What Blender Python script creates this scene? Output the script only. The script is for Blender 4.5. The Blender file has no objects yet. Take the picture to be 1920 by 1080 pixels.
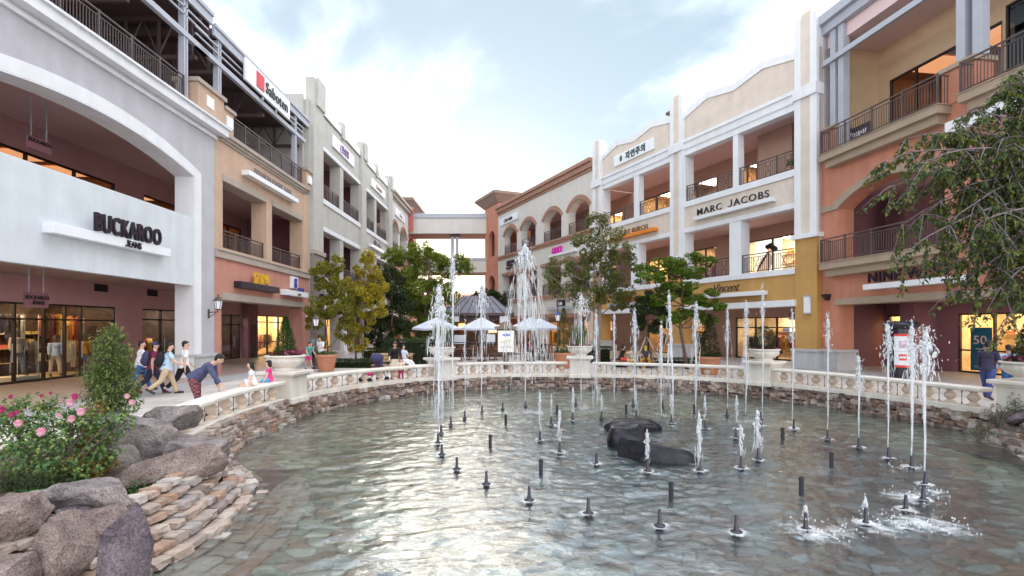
import bpy, bmesh, math, random
from mathutils import Vector, Matrix, noise, geometry
R = math.radians
random.seed(7)
S = bpy.context.scene
COL = S.collection
# ------------------------------------------------------------------ camera, sky, sun, exposure
CAMZ, FPX, HOR = 2.1, 1000.0, 614.0
cam = bpy.data.cameras.new('camera'); camo = bpy.data.objects.new('camera', cam); COL.objects.link(camo)
camo.location = (0, 0, CAMZ); camo.rotation_euler = (R(90), 0, 0)
cam.sensor_width = 36; cam.lens = FPX / 1920 * 36; cam.shift_y = (HOR - 540) / 1920
cam.clip_start = 0.05; cam.clip_end = 3000
S.camera = camo
CLOUD_SEED, CLOUD_A, CLOUD_B, CLOUD_X = 8.2, 46.0, 16.0, .42
SUN_EL, SUN_AZ = R(9), R(-7)                       # low sun beyond the far end of the court
wd = bpy.data.worlds.new('World'); S.world = wd; wd.use_nodes = True
nt = wd.node_tree; nt.nodes.clear(); N = nt.nodes.new; LK = nt.links.new
wo = N('ShaderNodeOutputWorld'); bg = N('ShaderNodeBackground'); bg.inputs[1].default_value = 0.05
sky = N('ShaderNodeTexSky'); sky.sky_type = 'NISHITA'; sky.sun_disc = False
sky.sun_elevation = SUN_EL; sky.sun_rotation = SUN_AZ; sky.air_density = 1.1; sky.dust_density = .4; sky.ozone_density = 1.5
tc = N('ShaderNodeTexCoord'); sp = N('ShaderNodeSeparateXYZ'); LK(tc.outputs['Generated'], sp.inputs[0])
def mth(op, a, b=None, clamp=False):
    n = N('ShaderNodeMath'); n.operation = op; n.use_clamp = clamp
    for i, x in enumerate((a, b)):
        if x is None: continue
        if isinstance(x, (int, float)): n.inputs[i].default_value = x
        else: LK(x, n.inputs[i])
    return n.outputs[0]
zc = mth('ADD', mth('MAXIMUM', sp.outputs[2], 0.0), 0.30)
cx = mth('DIVIDE', sp.outputs[0], zc); cy = mth('DIVIDE', sp.outputs[1], zc)
cv = N('ShaderNodeCombineXYZ'); LK(mth('ADD', cx, CLOUD_X), cv.inputs[0]); LK(cy, cv.inputs[1]); cv.inputs[2].default_value = CLOUD_SEED
ns = N('ShaderNodeTexNoise'); ns.inputs['Scale'].default_value = 1.5; ns.inputs['Detail'].default_value = 8; ns.inputs['Roughness'].default_value = 0.5; ns.inputs['Distortion'].default_value = .25
LK(cv.outputs[0], ns.inputs['Vector'])
rp = N('ShaderNodeValToRGB'); rp.color_ramp.elements[0].position = 0.40; rp.color_ramp.elements[1].position = 0.73; rp.color_ramp.interpolation = 'EASE'
LK(ns.outputs[0], rp.inputs[0])
low = mth('SUBTRACT', 1.0, mth("MULTIPLY", sp.outputs[2], 5.0), True)          # thin cloud thickening towards the horizon
msk = mth('MAXIMUM', rp.outputs[0], low, True)
back = mth('MULTIPLY_ADD', sp.outputs[1], -0.5); back.node.inputs[2].default_value = 0.5  # clouds away from the sun are front lit
bk = mth('ADD', mth('MULTIPLY', back, CLOUD_B), CLOUD_A)
cc = N('ShaderNodeCombineColor'); LK(mth('MULTIPLY', bk, 1.0), cc.inputs[0]); LK(mth('MULTIPLY', bk, 0.99), cc.inputs[1]); LK(mth('MULTIPLY', bk, 1.015), cc.inputs[2])
sc_ = N('ShaderNodeMix'); sc_.data_type = 'RGBA'; sc_.blend_type = 'ADD'; sc_.inputs[0].default_value = 1.0
LK(sky.outputs[0], sc_.inputs[6]); sc_.inputs[7].default_value = (5.0, 6.1, 6.8, 1)      # pale veil of high cloud in the blue
mx = N('ShaderNodeMix'); mx.data_type = 'RGBA'; LK(msk, mx.inputs[0]); LK(sc_.outputs[2], mx.inputs[6])
dt = N('ShaderNodeVectorMath'); dt.operation = 'DOT_PRODUCT'; LK(tc.outputs['Generated'], dt.inputs[0]); dt.inputs[1].default_value = (math.sin(SUN_AZ) * math.cos(SUN_EL), math.cos(SUN_AZ) * math.cos(SUN_EL), math.sin(SUN_EL) * .6)
wg = mth('POWER', mth('MAXIMUM', dt.outputs['Value'], 0.0), 70.0)               # sunset glow in the low cloud round the sun
gl_ = N('ShaderNodeMix'); gl_.data_type = 'RGBA'; LK(wg, gl_.inputs[0]); LK(cc.outputs[0], gl_.inputs[6]); gl_.inputs[7].default_value = (24, 13.5, 5.5, 1); LK(gl_.outputs[2], mx.inputs[7])
LK(mx.outputs[2], bg.inputs[0]); LK(bg.outputs[0], wo.inputs[0])
sl = bpy.data.lights.new('sun', 'SUN'); sl.energy = 0.8; sl.angle = R(38); sl.color = (1, .86, .68)
so = bpy.data.objects.new('sun', sl); COL.objects.link(so)
sd = Vector((math.sin(SUN_AZ) * math.cos(SUN_EL), math.cos(SUN_AZ) * math.cos(SUN_EL), math.sin(SUN_EL)))
so.rotation_euler = sd.to_track_quat('Z', 'Y').to_euler(); so.location = (-20, 160, 40)
S.view_settings.view_transform = 'Standard'; S.view_settings.look = 'None'; S.view_settings.gamma = 1; S.view_settings.exposure = 0.84
S.cycles.use_denoising = True; S.cycles.max_bounces = 7; S.cycles.transparent_max_bounces = 16
S.cycles.caustics_reflective = False; S.cycles.caustics_refractive = True; S.cycles.sample_clamp_indirect = 4

# ------------------------------------------------------------------ helpers
def gnd(px, py, z=0.0):
    Y = (z - CAMZ) / ((HOR - py) / FPX); return Vector(((px - 960) / FPX * Y, Y, z))
def at(px, py, Y): return Vector(((px - 960) / FPX * Y, Y, CAMZ + (HOR - py) / FPX * Y))

class MB:
    def __init__(s): s.v = []; s.f = []; s.m = []
    def add(s, vs, fs, m=0):
        o = len(s.v); s.v += [tuple(p) for p in vs]; s.f += [tuple(i + o for i in q) for q in fs]; s.m += [m] * len(fs); return s
    def box(s, x0, x1, y0, y1, z0, z1, m=0):
        return s.add([(x0, y0, z0), (x1, y0, z0), (x1, y1, z0), (x0, y1, z0), (x0, y0, z1), (x1, y0, z1), (x1, y1, z1), (x0, y1, z1)],
                     [(0, 3, 2, 1), (4, 5, 6, 7), (0, 1, 5, 4), (1, 2, 6, 5), (2, 3, 7, 6), (3, 0, 4, 7)], m)
    def obox(s, c, sz, rot, m=0):
        x, y, z = [q / 2 for q in sz]; c = Vector(c)
        P = [c + rot @ Vector(p) for p in [(-x, -y, -z), (x, -y, -z), (x, y, -z), (-x, y, -z), (-x, -y, z), (x, -y, z), (x, y, z), (-x, y, z)]]
        return s.add(P, [(0, 3, 2, 1), (4, 5, 6, 7), (0, 1, 5, 4), (1, 2, 6, 5), (2, 3, 7, 6), (3, 0, 4, 7)], m)
    def tube(s, pts, rad, n=8, cap=True, m=0):
        pts = [Vector(p) for p in pts]; k = len(pts)
        if not hasattr(rad, '__len__'): rad = [rad] * k
        vs = []; ref = None
        for i, p in enumerate(pts):
            d = (pts[min(i + 1, k - 1)] - pts[max(i - 1, 0)]); d = d.normalized() if d.length > 1e-9 else Vector((0, 0, 1))
            if ref is None: ref = d.orthogonal().normalized()
            a = (ref - d * ref.dot(d)); a = a.normalized() if a.length > 1e-6 else d.orthogonal().normalized(); ref = a; b = d.cross(a)
            for j in range(n):
                t = 2 * math.pi * j / n; vs.append(p + (a * math.cos(t) + b * math.sin(t)) * rad[i])
        fs = [(i * n + j, i * n + (j + 1) % n, (i + 1) * n + (j + 1) % n, (i + 1) * n + j) for i in range(k - 1) for j in range(n)]
        if cap: fs += [tuple(range(n - 1, -1, -1)), tuple(range((k - 1) * n, k * n))]
        return s.add(vs, fs, m)
    def lathe(s, prof, c=(0, 0, 0), n=16, m=0, flute=0, nf=0):
        vs = []
        for r, z in prof:
            for j in range(n):
                t = 2 * math.pi * j / n; q = r * (1 + flute * math.cos(nf * t)) if flute else r
                vs.append((c[0] + q * math.cos(t), c[1] + q * math.sin(t), c[2] + z))
        k = len(prof)
        fs = [(i * n + j, i * n + (j + 1) % n, (i + 1) * n + (j + 1) % n, (i + 1) * n + j) for i in range(k - 1) for j in range(n)]
        fs += [tuple(range(n - 1, -1, -1)), tuple(range((k - 1) * n, k * n))]
        return s.add(vs, fs, m)
    def ball(s, c, r, n=10, k=7, rot=None, m=0, jit=0.0, nsc=2.0, seed=0.0):
        if not hasattr(r, '__len__'): r = (r, r, r)
        c = Vector(c); vs = []
        for i in range(1, k):
            ph = math.pi * i / k
            for j in range(n):
                t = 2 * math.pi * j / n; d = Vector((math.sin(ph) * math.cos(t), math.sin(ph) * math.sin(t), math.cos(ph)))
                q = 1 + (jit * noise.noise(d * nsc + Vector((seed, seed * 1.7, 0))) if jit else 0)
                p = Vector((d.x * r[0], d.y * r[1], d.z * r[2])) * q
                vs.append(c + (rot @ p if rot else p))
        for sg in (1, -1):
            p = Vector((0, 0, sg * r[2])); vs.append(c + (rot @ p if rot else p))
        a = (k - 1) * n
        fs = [(i * n + j, (i + 1) * n + j, (i + 1) * n + (j + 1) % n, i * n + (j + 1) % n) for i in range(k - 2) for j in range(n)]
        fs += [(a, j, (j + 1) % n) for j in range(n)] + [(a + 1, (k - 2) * n + (j + 1) % n, (k - 2) * n + j) for j in range(n)]
        return s.add(vs, fs, m)
    def plate(s, outer, holes, y0, y1, m=0):                      # polygon in x,z with holes, extruded along y
        loops = [outer] + list(holes); flat = [p for l in loops for p in l]; n = len(flat)
        tri = geometry.tessellate_polygon([[Vector((p[0], p[1], 0)) for p in l] for l in loops])
        vs = [(p[0], y0, p[1]) for p in flat] + [(p[0], y1, p[1]) for p in flat]; fs = []
        for t in tri:
            a, b, c = [Vector((flat[i][0], flat[i][1])) for i in t]
            cr = (b.x - a.x) * (c.y - a.y) - (b.y - a.y) * (c.x - a.x)
            if abs(cr) < 1e-9: continue
            t = t if cr > 0 else (t[0], t[2], t[1])
            fs.append(tuple(t)); fs.append((t[0] + n, t[2] + n, t[1] + n))
        o = 0
        for li, l in enumerate(loops):
            k = len(l); ar = sum(l[i][0] * l[(i + 1) % k][1] - l[(i + 1) % k][0] * l[i][1] for i in range(k)); fl = (ar > 0) != (li > 0)
            for i in range(k):
                a, b = o + i, o + (i + 1) % k
                fs.append((a, a + n, b + n, b) if fl else (a, b, b + n, a + n))
            o += k
        return s.add(vs, fs, m)
    def strip(s, A, B, y0, y1, m=0):                              # band between two polylines in x,z, extruded along y
        k = len(A); vs = [(p[0], y0, p[1]) for p in A] + [(p[0], y0, p[1]) for p in B] + [(p[0], y1, p[1]) for p in A] + [(p[0], y1, p[1]) for p in B]
        fs = []
        for i in range(k - 1):
            fs += [(i, i + 1, k + i + 1, k + i), (2 * k + i, 3 * k + i, 3 * k + i + 1, 2 * k + i + 1), (i, 2 * k + i, 2 * k + i + 1, i + 1), (k + i, k + i + 1, 3 * k + i + 1, 3 * k + i)]
        fs += [(0, k, 3 * k, 2 * k), (k - 1, 3 * k - 1, 4 * k - 1, 2 * k - 1)]
        return s.add(vs, fs, m)
    def build(s, name, mat, parent=None, loc=None, smooth=False, fix=False, rotz=0):
        me = bpy.data.meshes.new(name); me.from_pydata(s.v, [], s.f)
        for mm in (mat if isinstance(mat, (list, tuple)) else [mat]): me.materials.append(mm)
        if any(s.m): me.polygons.foreach_set('material_index', s.m)
        if smooth: me.polygons.foreach_set('use_smooth', [True] * len(s.f))
        if fix:
            b = bmesh.new(); b.from_mesh(me); bmesh.ops.recalc_face_normals(b, faces=b.faces); b.to_mesh(me); b.free()
        o = bpy.data.objects.new(name, me); COL.objects.link(o)
        if parent: o.parent = parent
        if loc is not None: o.location = loc
        if rotz: o.rotation_euler = (0, 0, rotz)
        return o

def tag(o, label=None, cat=None, group=None, kind=None):
    if label: o['label'] = label
    if cat: o['category'] = cat
    if group: o['group'] = group
    if kind: o['kind'] = kind
    return o
def thing(name, label, cat, loc=(0, 0, 0), rotz=0, group=None, parent=None):
    o = bpy.data.objects.new(name, None); COL.objects.link(o); o.location = loc; o.rotation_euler = (0, 0, rotz); o.empty_display_size = .2
    return tag(o, label, cat, group)
def copy_tree(o, parent=None):
    c = o.copy(); COL.objects.link(c)
    if parent: c.parent = parent
    for ch in o.children: copy_tree(ch, c)
    return c
def arch(x0, x1, z0, zs, za, n=14):                               # opening outline, segmental head
    c = (x0 + x1) / 2; h = za - zs; w = (x1 - x0) / 2; r = (w * w + h * h) / (2 * h); t0 = math.asin(min(1, w / r))
    if h > w: t0 = math.pi - t0
    top = [(c + r * math.sin(t0 - 2 * t0 * i / n), za - r + r * math.cos(t0 - 2 * t0 * i / n)) for i in range(n + 1)]
    return [(x0, z0), (x1, z0)] + top
def rect(x0, x1, z0, z1): return [(x0, z0), (x1, z0), (x1, z1), (x0, z1)]

# ------------------------------------------------------------------ materials
MATS = {}
def mat(name, col, rough=.75, var=.10, vs=1.3, bump=.0, bs=60, metal=0, spec=.3, streak=0, col2=None, tr=0):
    if name in MATS: return MATS[name]
    m = bpy.data.materials.new(name); m.use_nodes = True; MATS[name] = m
    t = m.node_tree; n = t.nodes.new; l = t.links.new; p = t.nodes['Principled BSDF']
    p.inputs['Roughness'].default_value = rough; p.inputs['Metallic'].default_value = metal; p.inputs['Specular IOR Level'].default_value = spec
    c = n('ShaderNodeTexCoord'); a = n('ShaderNodeTexNoise'); a.inputs['Scale'].default_value = vs; a.inputs['Detail'].default_value = 6; a.inputs['Roughness'].default_value = .6
    l(c.outputs['Object'], a.inputs['Vector'])
    rm = n('ShaderNodeValToRGB'); e = rm.color_ramp.elements; e[0].position = .3; e[1].position = .7
    c2 = col2 or col
    e[0].color = tuple(max(0, x * (1 - var)) for x in col) + (1,); e[1].color = tuple(min(1, x * (1 + var)) for x in c2) + (1,)
    l(a.outputs[0], rm.inputs[0]); out = rm.outputs[0]
    if streak:                                                    # rain streaks: noise stretched down the wall
        mp = n('ShaderNodeMapping'); mp.inputs['Scale'].default_value = (2.1, 2.1, .13); l(c.outputs['Object'], mp.inputs[0])
        b = n('ShaderNodeTexNoise'); b.inputs['Scale'].default_value = 1.0; b.inputs['Detail'].default_value = 9; l(mp.outputs[0], b.inputs['Vector'])
        r2 = n('ShaderNodeValToRGB'); r2.color_ramp.elements[0].position = .38; r2.color_ramp.elements[1].position = .62
        r2.color_ramp.elements[0].color = (1 - streak * 1.1, 1 - streak * 1.15, 1 - streak * 1.2) + (1,); l(b.outputs[0], r2.inputs[0])
        x = n('ShaderNodeMix'); x.data_type = 'RGBA'; x.blend_type = 'MULTIPLY'; x.inputs[0].default_value = 1; l(out, x.inputs[6]); l(r2.outputs[0], x.inputs[7]); out = x.outputs[2]
    l(out, p.inputs['Base Color'])
    if bump:
        g = n('ShaderNodeTexNoise'); g.inputs['Scale'].default_value = bs; g.inputs['Detail'].default_value = 5; l(c.outputs['Object'], g.inputs['Vector'])
        bb = n('ShaderNodeBump'); bb.inputs['Strength'].default_value = bump; bb.inputs['Distance'].default_value = .02; l(g.outputs[0], bb.inputs['Height']); l(bb.outputs[0], p.inputs['Normal'])
    return m
def emat(name, col, st):
    if name in MATS: return MATS[name]
    m = bpy.data.materials.new(name); m.use_nodes = True; MATS[name] = m
    p = m.node_tree.nodes['Principled BSDF']; p.inputs['Base Color'].default_value = col + (1,); p.inputs['Emission Color'].default_value = col + (1,); p.inputs['Emission Strength'].default_value = st
    return m
def glassmat(name, tint=(.9, .92, .92), refl=1.0):
    if name in MATS: return MATS[name]
    m = bpy.data.materials.new(name); m.use_nodes = True; MATS[name] = m; t = m.node_tree; t.nodes.clear(); n = t.nodes.new; l = t.links.new
    o = n('ShaderNodeOutputMaterial'); x = n('ShaderNodeMixShader'); a = n('ShaderNodeBsdfTransparent'); g = n('ShaderNodeBsdfGlossy'); f = n('ShaderNodeFresnel')
    f.inputs[0].default_value = 1.5; a.inputs[0].default_value = tint + (1,); g.inputs['Roughness'].default_value = .02; g.inputs['Color'].default_value = (refl,) * 3 + (1,)
    ge = n('ShaderNodeNewGeometry'); k = n('ShaderNodeMath'); k.operation = 'MULTIPLY_ADD'; l(ge.outputs['Backfacing'], k.inputs[0]); k.inputs[1].default_value = -1; k.inputs[2].default_value = 1
    k2 = n('ShaderNodeMath'); k2.operation = 'MULTIPLY'; l(k.outputs[0], k2.inputs[0]); l(f.outputs[0], k2.inputs[1])
    l(k2.outputs[0], x.inputs[0]); l(a.outputs[0], x.inputs[1]); l(g.outputs[0], x.inputs[2]); l(x.outputs[0], o.inputs[0]); return m
def leafmat(name, cols, tr=.35, rough=.5):
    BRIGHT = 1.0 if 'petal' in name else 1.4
    if name in MATS: return MATS[name]
    m = bpy.data.materials.new(name); m.use_nodes = True; MATS[name] = m; t = m.node_tree; n = t.nodes.new; l = t.links.new; p = t.nodes['Principled BSDF']
    p.inputs['Roughness'].default_value = rough; p.inputs['Specular IOR Level'].default_value = .35
    g = n('ShaderNodeNewGeometry'); r = n('ShaderNodeValToRGB'); e = r.color_ramp.elements
    while len(e) < len(cols): e.new(.5)
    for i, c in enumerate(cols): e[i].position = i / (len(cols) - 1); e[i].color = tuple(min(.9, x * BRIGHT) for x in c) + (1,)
    l(g.outputs['Random Per Island'], r.inputs[0]); l(r.outputs[0], p.inputs['Base Color'])
    tb = n('ShaderNodeBsdfTranslucent'); l(r.outputs[0], tb.inputs[0]); x = n('ShaderNodeMixShader'); x.inputs[0].default_value = tr
    l(p.outputs[0], x.inputs[1]); l(tb.outputs[0], x.inputs[2]); l(x.outputs[0], t.nodes['Material Output'].inputs[0]); return m

W_LILAC = mat('stucco_lilac', (.49, .475, .515), var=.08, bump=.25, streak=.06)
W_WHITE = mat('stucco_white', (.635, .68, .715), var=.06, bump=.2, streak=.07)
W_TRIM = mat('trim_white', (.78, .79, .82), var=.04, bump=.12, streak=.05)
W_SAND = mat('stucco_sand', (.56, .39, .29), var=.08, bump=.25, streak=.06)
W_TERRA = mat('stucco_terracotta', (.54, .255, .20), var=.06, bump=.25, streak=.07)
W_TAUPE = mat('trim_taupe', (.42, .36, .31), var=.05, bump=.15, streak=.05)
W_GREY = mat('stucco_greygreen', (.50, .49, .455), var=.08, bump=.25, streak=.06)
W_GREYD = mat('stucco_dark_taupe', (.25, .215, .20), var=.06, bump=.25, streak=.05)
W_CREAM = mat('stucco_cream', (.69, .60, .52), var=.08, bump=.22, streak=.05)
W_OCHRE = mat('stucco_ochre', (.53, .305, .105), var=.10, bump=.25, streak=.07)
W_PALE = mat('stucco_pale', (.66, .63, .59), var=.04, bump=.22, streak=.05)
W_BROWN = mat('trim_brown', (.36, .20, .14), var=.07, bump=.15)
W_RED = mat('stucco_red', (.58, .25, .165), var=.11, bump=.25, streak=.08)
W_TAN = mat('trim_tan', (.40, .31, .23), var=.06, bump=.15, streak=.05)
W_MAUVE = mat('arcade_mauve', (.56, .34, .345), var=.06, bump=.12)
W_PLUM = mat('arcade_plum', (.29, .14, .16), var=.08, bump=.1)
W_BACK = mat('arcade_peach', (.50, .33, .26), var=.06, bump=.12)
CEIL = mat('arcade_ceiling', (.74, .56, .56), var=.04)
W_TAN2 = mat('stucco_tan', (.58, .42, .27), var=.07, bump=.2)
FLOORM = mat('gallery_floor', (.42, .33, .31), var=.1)
PLINTH = mat('plinth_stone', (.52, .52, .53), var=.07, bump=.2, streak=.08)
DARKFR = mat('dark_frame', (.035, .025, .025), rough=.4, var=.1)
IRON = mat('wrought_iron', (.10, .075, .075), rough=.5, var=.2)
STEEL = mat('painted_steel', (.42, .44, .50), rough=.45, var=.06)
STEELD = mat('dark_steel', (.11, .075, .08), rough=.6, var=.1)
SHOPW = mat('shop_wall', (.70, .54, .34), var=.25, vs=2.5)
SHOPB = mat('shop_wall_brown', (.30, .18, .10), var=.3, vs=3)
SHOPC = mat('shop_wall_white', (.80, .76, .70), var=.08, vs=2)
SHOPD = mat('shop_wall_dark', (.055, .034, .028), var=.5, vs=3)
SHOPF = mat('shop_floor', (.40, .28, .17), var=.15, vs=2)
GLASS = glassmat('shop_glass')
GLASSD = glassmat('tinted_glass', (.42, .36, .34), 1.0)
GLOW = emat('shop_light_warm', (1, .73, .40), 11.0)
GLOW2 = emat('shop_light_white', (1, .88, .70), 11.0)
GLOW3 = emat('shop_light_dim', (1, .62, .32), 2.6)
SIGNW = mat('sign_white', (.80, .82, .86), rough=.4, var=.03)
SIGNK = mat('sign_black', (.03, .02, .03), rough=.4, var=.1)
PLUMTXT = mat('sign_plum', (.022, .012, .024), rough=.4, var=.1)

def text(body, size, m, parent, x, y, z, ext=.03, align='CENTER', bold=0, sx=1, sp=1, shear=0, name='lettering'):
    cu = bpy.data.curves.new(name, 'FONT'); cu.body = body; cu.size = size; cu.extrude = ext; cu.align_x = align; cu.offset = bold; cu.space_character = sp; cu.shear = shear; cu.resolution_u = 3
    if 'J' in body:                                                 # the wide J stands on the baseline
        cu.body = body.replace('J', '\uff2a'); i = body.index('J'); cu.body_format[i].kerning = -8
        if i: cu.body_format[i - 1].kerning = -8
    t = bpy.data.objects.new(name, cu); COL.objects.link(t); bpy.context.view_layer.update()
    me = bpy.data.meshes.new_from_object(t.evaluated_get(bpy.context.evaluated_depsgraph_get())); bpy.data.objects.remove(t); bpy.data.curves.remove(cu)
    me.transform(Matrix.Diagonal((sx, 1, 1, 1))); me.transform(Matrix.Rotation(R(90), 4, 'X')); me.materials.clear(); me.materials.append(m)
    o = bpy.data.objects.new(name, me); COL.objects.link(o); o.parent = parent; o.location = (x, y, z); return o

class Frame:                                                       # a facade line: x to the right along it, y into the building
    def __init__(s, o, rz): s.o = Vector((o[0], o[1], 0)); s.rz = rz; s.m = Matrix.Rotation(rz, 3, 'Z')
    def w(s, x, y, z): return s.o + s.m @ Vector((x, y, z))
FL = Frame((-13.2, 0), R(90))
FM = Frame((15, 28), math.atan2(-.91021, .41415))
FN = Frame((15.7, 27), math.atan2(-.9882, .15317))
# ------------------------------------------------------------------ building kit
class Bld:
    def __init__(s, FR, x, name, label, cat='building'):
        s.F = FR; s.x = x; s.e = thing(name, label, cat, FR.w(x, 0, 0), FR.rz)
    def put(s, mb, name, m, parent=None, **k):
        if parent: return mb.build(name, m, parent, **k)
        return mb.build(name, m, s.e, loc=(-s.x, 0, 0), **k)
    def box(s, name, m, *b, bev=0):
        o = s.put(MB().box(*b), name, m)
        if bev: add_bevel(o, bev)
        return o
def add_bevel(o, w=.02, seg=2):
    b = o.modifiers.new('bevel', 'BEVEL'); b.width = w; b.segments = seg; b.limit_method = 'ANGLE'; return o
def railing(b, x0, x1, y, z0, h=1.1, gap=.125, style=0, name='railing', ends=True):
    q = MB(); t = .022
    q.box(x0, x1, y - .03, y + .03, z0 + h - .05, z0 + h); q.box(x0, x1, y - .02, y + .02, z0 + h - .2, z0 + h - .17); q.box(x0, x1, y - .02, y + .02, z0 + .08, z0 + .12)
    n = max(1, round((x1 - x0) / 1.5)); P = [x0 + (x1 - x0) * i / n for i in range(n + 1)]
    for x in P: q.box(x - .03, x + .03, y - .032, y + .032, z0, z0 + h + .02)
    for i in range(n):
        a, c = P[i], P[i + 1]; k = max(2, round((c - a) / gap))
        for j in range(1, k):
            x = a + (c - a) * j / k
            if style and (j == k // 2 or j == k // 2 + 1): continue
            q.box(x - t / 2, x + t / 2, y - t / 2, y + t / 2, z0 + .1, z0 + h - .18)
        if style:                                                  # crossed panel
            xa, xb = a + (c - a) * (k // 2 - 1) / k, a + (c - a) * (k // 2 + 2) / k
            for s1 in (0, 1): q.tube([(xa if s1 else xb, y, z0 + .14), (xb if s1 else xa, y, z0 + h - .22)], .014, 4)
            q.box(xa + .04, xb - .04, y - .013, y + .013, z0 + h * .36, z0 + h * .36 + .02); q.box(xa + .04, xb - .04, y - .013, y + .013, z0 + h * .6, z0 + h * .6 + .02)
    return b.put(q, name, IRON)
def window(b, x0, x1, z0, z1, y, mull=(), trans=(), glass=None, t=.07, name='shop_window', handle=()):
    q = MB()
    q.box(x0, x1, y - .06, y + .06, z1 - t, z1); q.box(x0, x1, y - .06, y + .06, z0, z0 + t * 1.3)
    for x in [x0 + t / 2, x1 - t / 2] + list(mull): q.box(x - t / 2, x + t / 2, y - .063, y + .063, z0 + t * 1.3, z1 - t)
    for z in trans: q.box(x0 + t, x1 - t, y - .055, y + .055, z - t / 2, z + t / 2)
    f = b.put(q, name, DARKFR)
    b.put(MB().box(x0 + .03, x1 - .03, y - .006, y + .006, z0 + .05, z1 - .05), 'pane', glass or GLASS, parent=f)
    for x in handle: b.put(MB().tube([(x, y - .14, z0 + .8), (x, y - .14, z0 + 1.5)], .02, 6), 'door_handle', STEEL, parent=f)
    return f
def room(b, x0, x1, z0, z1, y0, y1, glow=None, wall=None, n=2):
    q = MB(); w = .08
    q.box(x0 - .3, x1 + .3, y1, y1 + w, z0, z1 + .3); q.box(x0 - .38, x0 - .3, y0, y1 + w, z0, z1 + .3); q.box(x1 + .3, x1 + .38, y0, y1 + w, z0, z1 + .3)
    q.box(x0 - .3, x1 + .3, y0, y1, z1 + .3, z1 + .38); q.box(x0 - .3, x1 + .3, y0, y1, z0 - .06, z0 + .02, 1)
    for k in range(3): q.box(x0, x1, y1 - .32, y1 - .002, z0 + .55 + .62 * k, z0 + .58 + .62 * k, 1)   # wall shelves
    r = b.put(q, 'shop_interior', [wall or SHOPW, SHOPF])
    rs = random.Random(x0 * 7 + z0); st = MB(); pal = [(.55, .12, .08), (.08, .10, .22), (.65, .60, .52), (.08, .06, .06), (.50, .32, .12), (.72, .68, .62)]
    for k in range(3):                                                # folded stock and boxes along the shelves
        xx = x0 + .1
        while xx < x1 - .4:
            ww = rs.uniform(.22, .5); hh = rs.uniform(.10, .42)
            if rs.random() < .8: st.box(xx, xx + ww, y1 - .29, y1 - .06, z0 + .582 + .62 * k, z0 + .582 + .62 * k + hh, rs.randrange(6))
            xx += ww + rs.uniform(.03, .3)
    tag(b.put(st, 'shelf_stock', [cloth(c) for c in pal], parent=r), kind='stuff')
    g = MB()
    for i in range(n):
        c = x0 + (x1 - x0) * (i + .5) / n; hw = min(.75 if wall is not SHOPD else .4, (x1 - x0) / n * .32)
        g.box(c - hw, c + hw, y0 + .35, y1 - .45, z1 + .22, z1 + .27)
    b.put(g, 'ceiling_light', glow or GLOW, parent=r)
    return r
def cloth(c): return mat('cloth_%d_%d_%d' % tuple(int(x * 100) for x in c), c, rough=.9, var=.18, vs=9, bump=.3, bs=90)
GP = {'dark': [(.03, .03, .05), (.10, .07, .06), (.30, .26, .22), (.06, .05, .12), (.45, .42, .38)], 'warm': [(.5, .2, .05), (.6, .4, .12), (.1, .06, .05), (.65, .55, .4), (.35, .08, .05)],
      'mix': [(.5, .1, .08), (.08, .12, .3), (.6, .55, .5), (.1, .1, .1), (.55, .35, .1), (.7, .65, .6)]}
def cloth(c): return mat('cloth_%d_%d_%d' % tuple(int(x * 100) for x in c), c, rough=.9, var=.18, vs=9, bump=.3, bs=90)
def garment(w, h, d, long=True):
    q = MB(); s = w / 2
    P = [(-s * .72, -h), (s * .72, -h), (s * .7, -.25 * h)] + ([(s * .95, -h * .72), (s * 1.28, -h * .68)] if long else [(s * 1.1, -h * .36), (s * 1.35, -h * .28)]) + [(s * .98, -.02), (s * .3, .03), (-s * .3, .03), (-s * .98, -.02)] + ([(-s * 1.28, -h * .68), (-s * .95, -h * .72)] if long else [(-s * 1.35, -h * .28), (-s * 1.1, -h * .36)]) + [(-s * .7, -.25 * h)]
    return q.plate(P, [], -d / 2, d / 2)
def rack(FR, x0, x1, y, z, label, pal='mix', h=1.45, n=None, ang=None):
    t = thing('clothes_rack', label, 'clothes rack', FR.w((x0 + x1) / 2, y, z), FR.rz, 'clothes racks in the lit shops'); w = x1 - x0
    q = MB(); q.tube([(-w / 2, 0, 0), (-w / 2, 0, h), (w / 2, 0, h), (w / 2, 0, 0)], .018, 6); q.box(-w / 2 - .02, -w / 2 + .02, -.25, .25, 0, .03); q.box(w / 2 - .02, w / 2 + .02, -.25, .25, 0, .03)
    q.build('rail', STEEL, t)
    n = n or max(3, min(9, int(w / .22))); rr = random.Random(label)
    for i in range(n):
        o = garment(.44, rr.uniform(.7, 1.15), .09, rr.random() < .7).build('garment', cloth(rr.choice(GP[pal])), t, loc=(-w / 2 + w * (i + .5) / n, 0, h - .05))
        o.rotation_euler = (0, 0, R(rr.uniform(25, 75)) if ang is None else R(ang)); add_bevel(o, .025, 2)
    return t
def sign(FR, x, y, z, label, name='shop_sign', group='shop signs on the facades'):
    return thing(name, label, 'sign', FR.w(x, y, z), FR.rz, group)
def bar(t, x0, x1, z0, z1, m, y0=-.25, y1=0, name='backing_bar'):
    return add_bevel(MB().box(x0, x1, y0, y1, z0, z1).build(name, m, t), .012)
def moulding(b, x0, x1, steps, m, name, ret=True):                 # steps: (z0, z1, out)
    q = MB()
    for i, (a, c, o) in enumerate(steps): q.box(x0 - (o if ret else 0), x1 + (o if ret else 0), -o, .35, a, c)
    return b.put(q, name, m)

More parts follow.
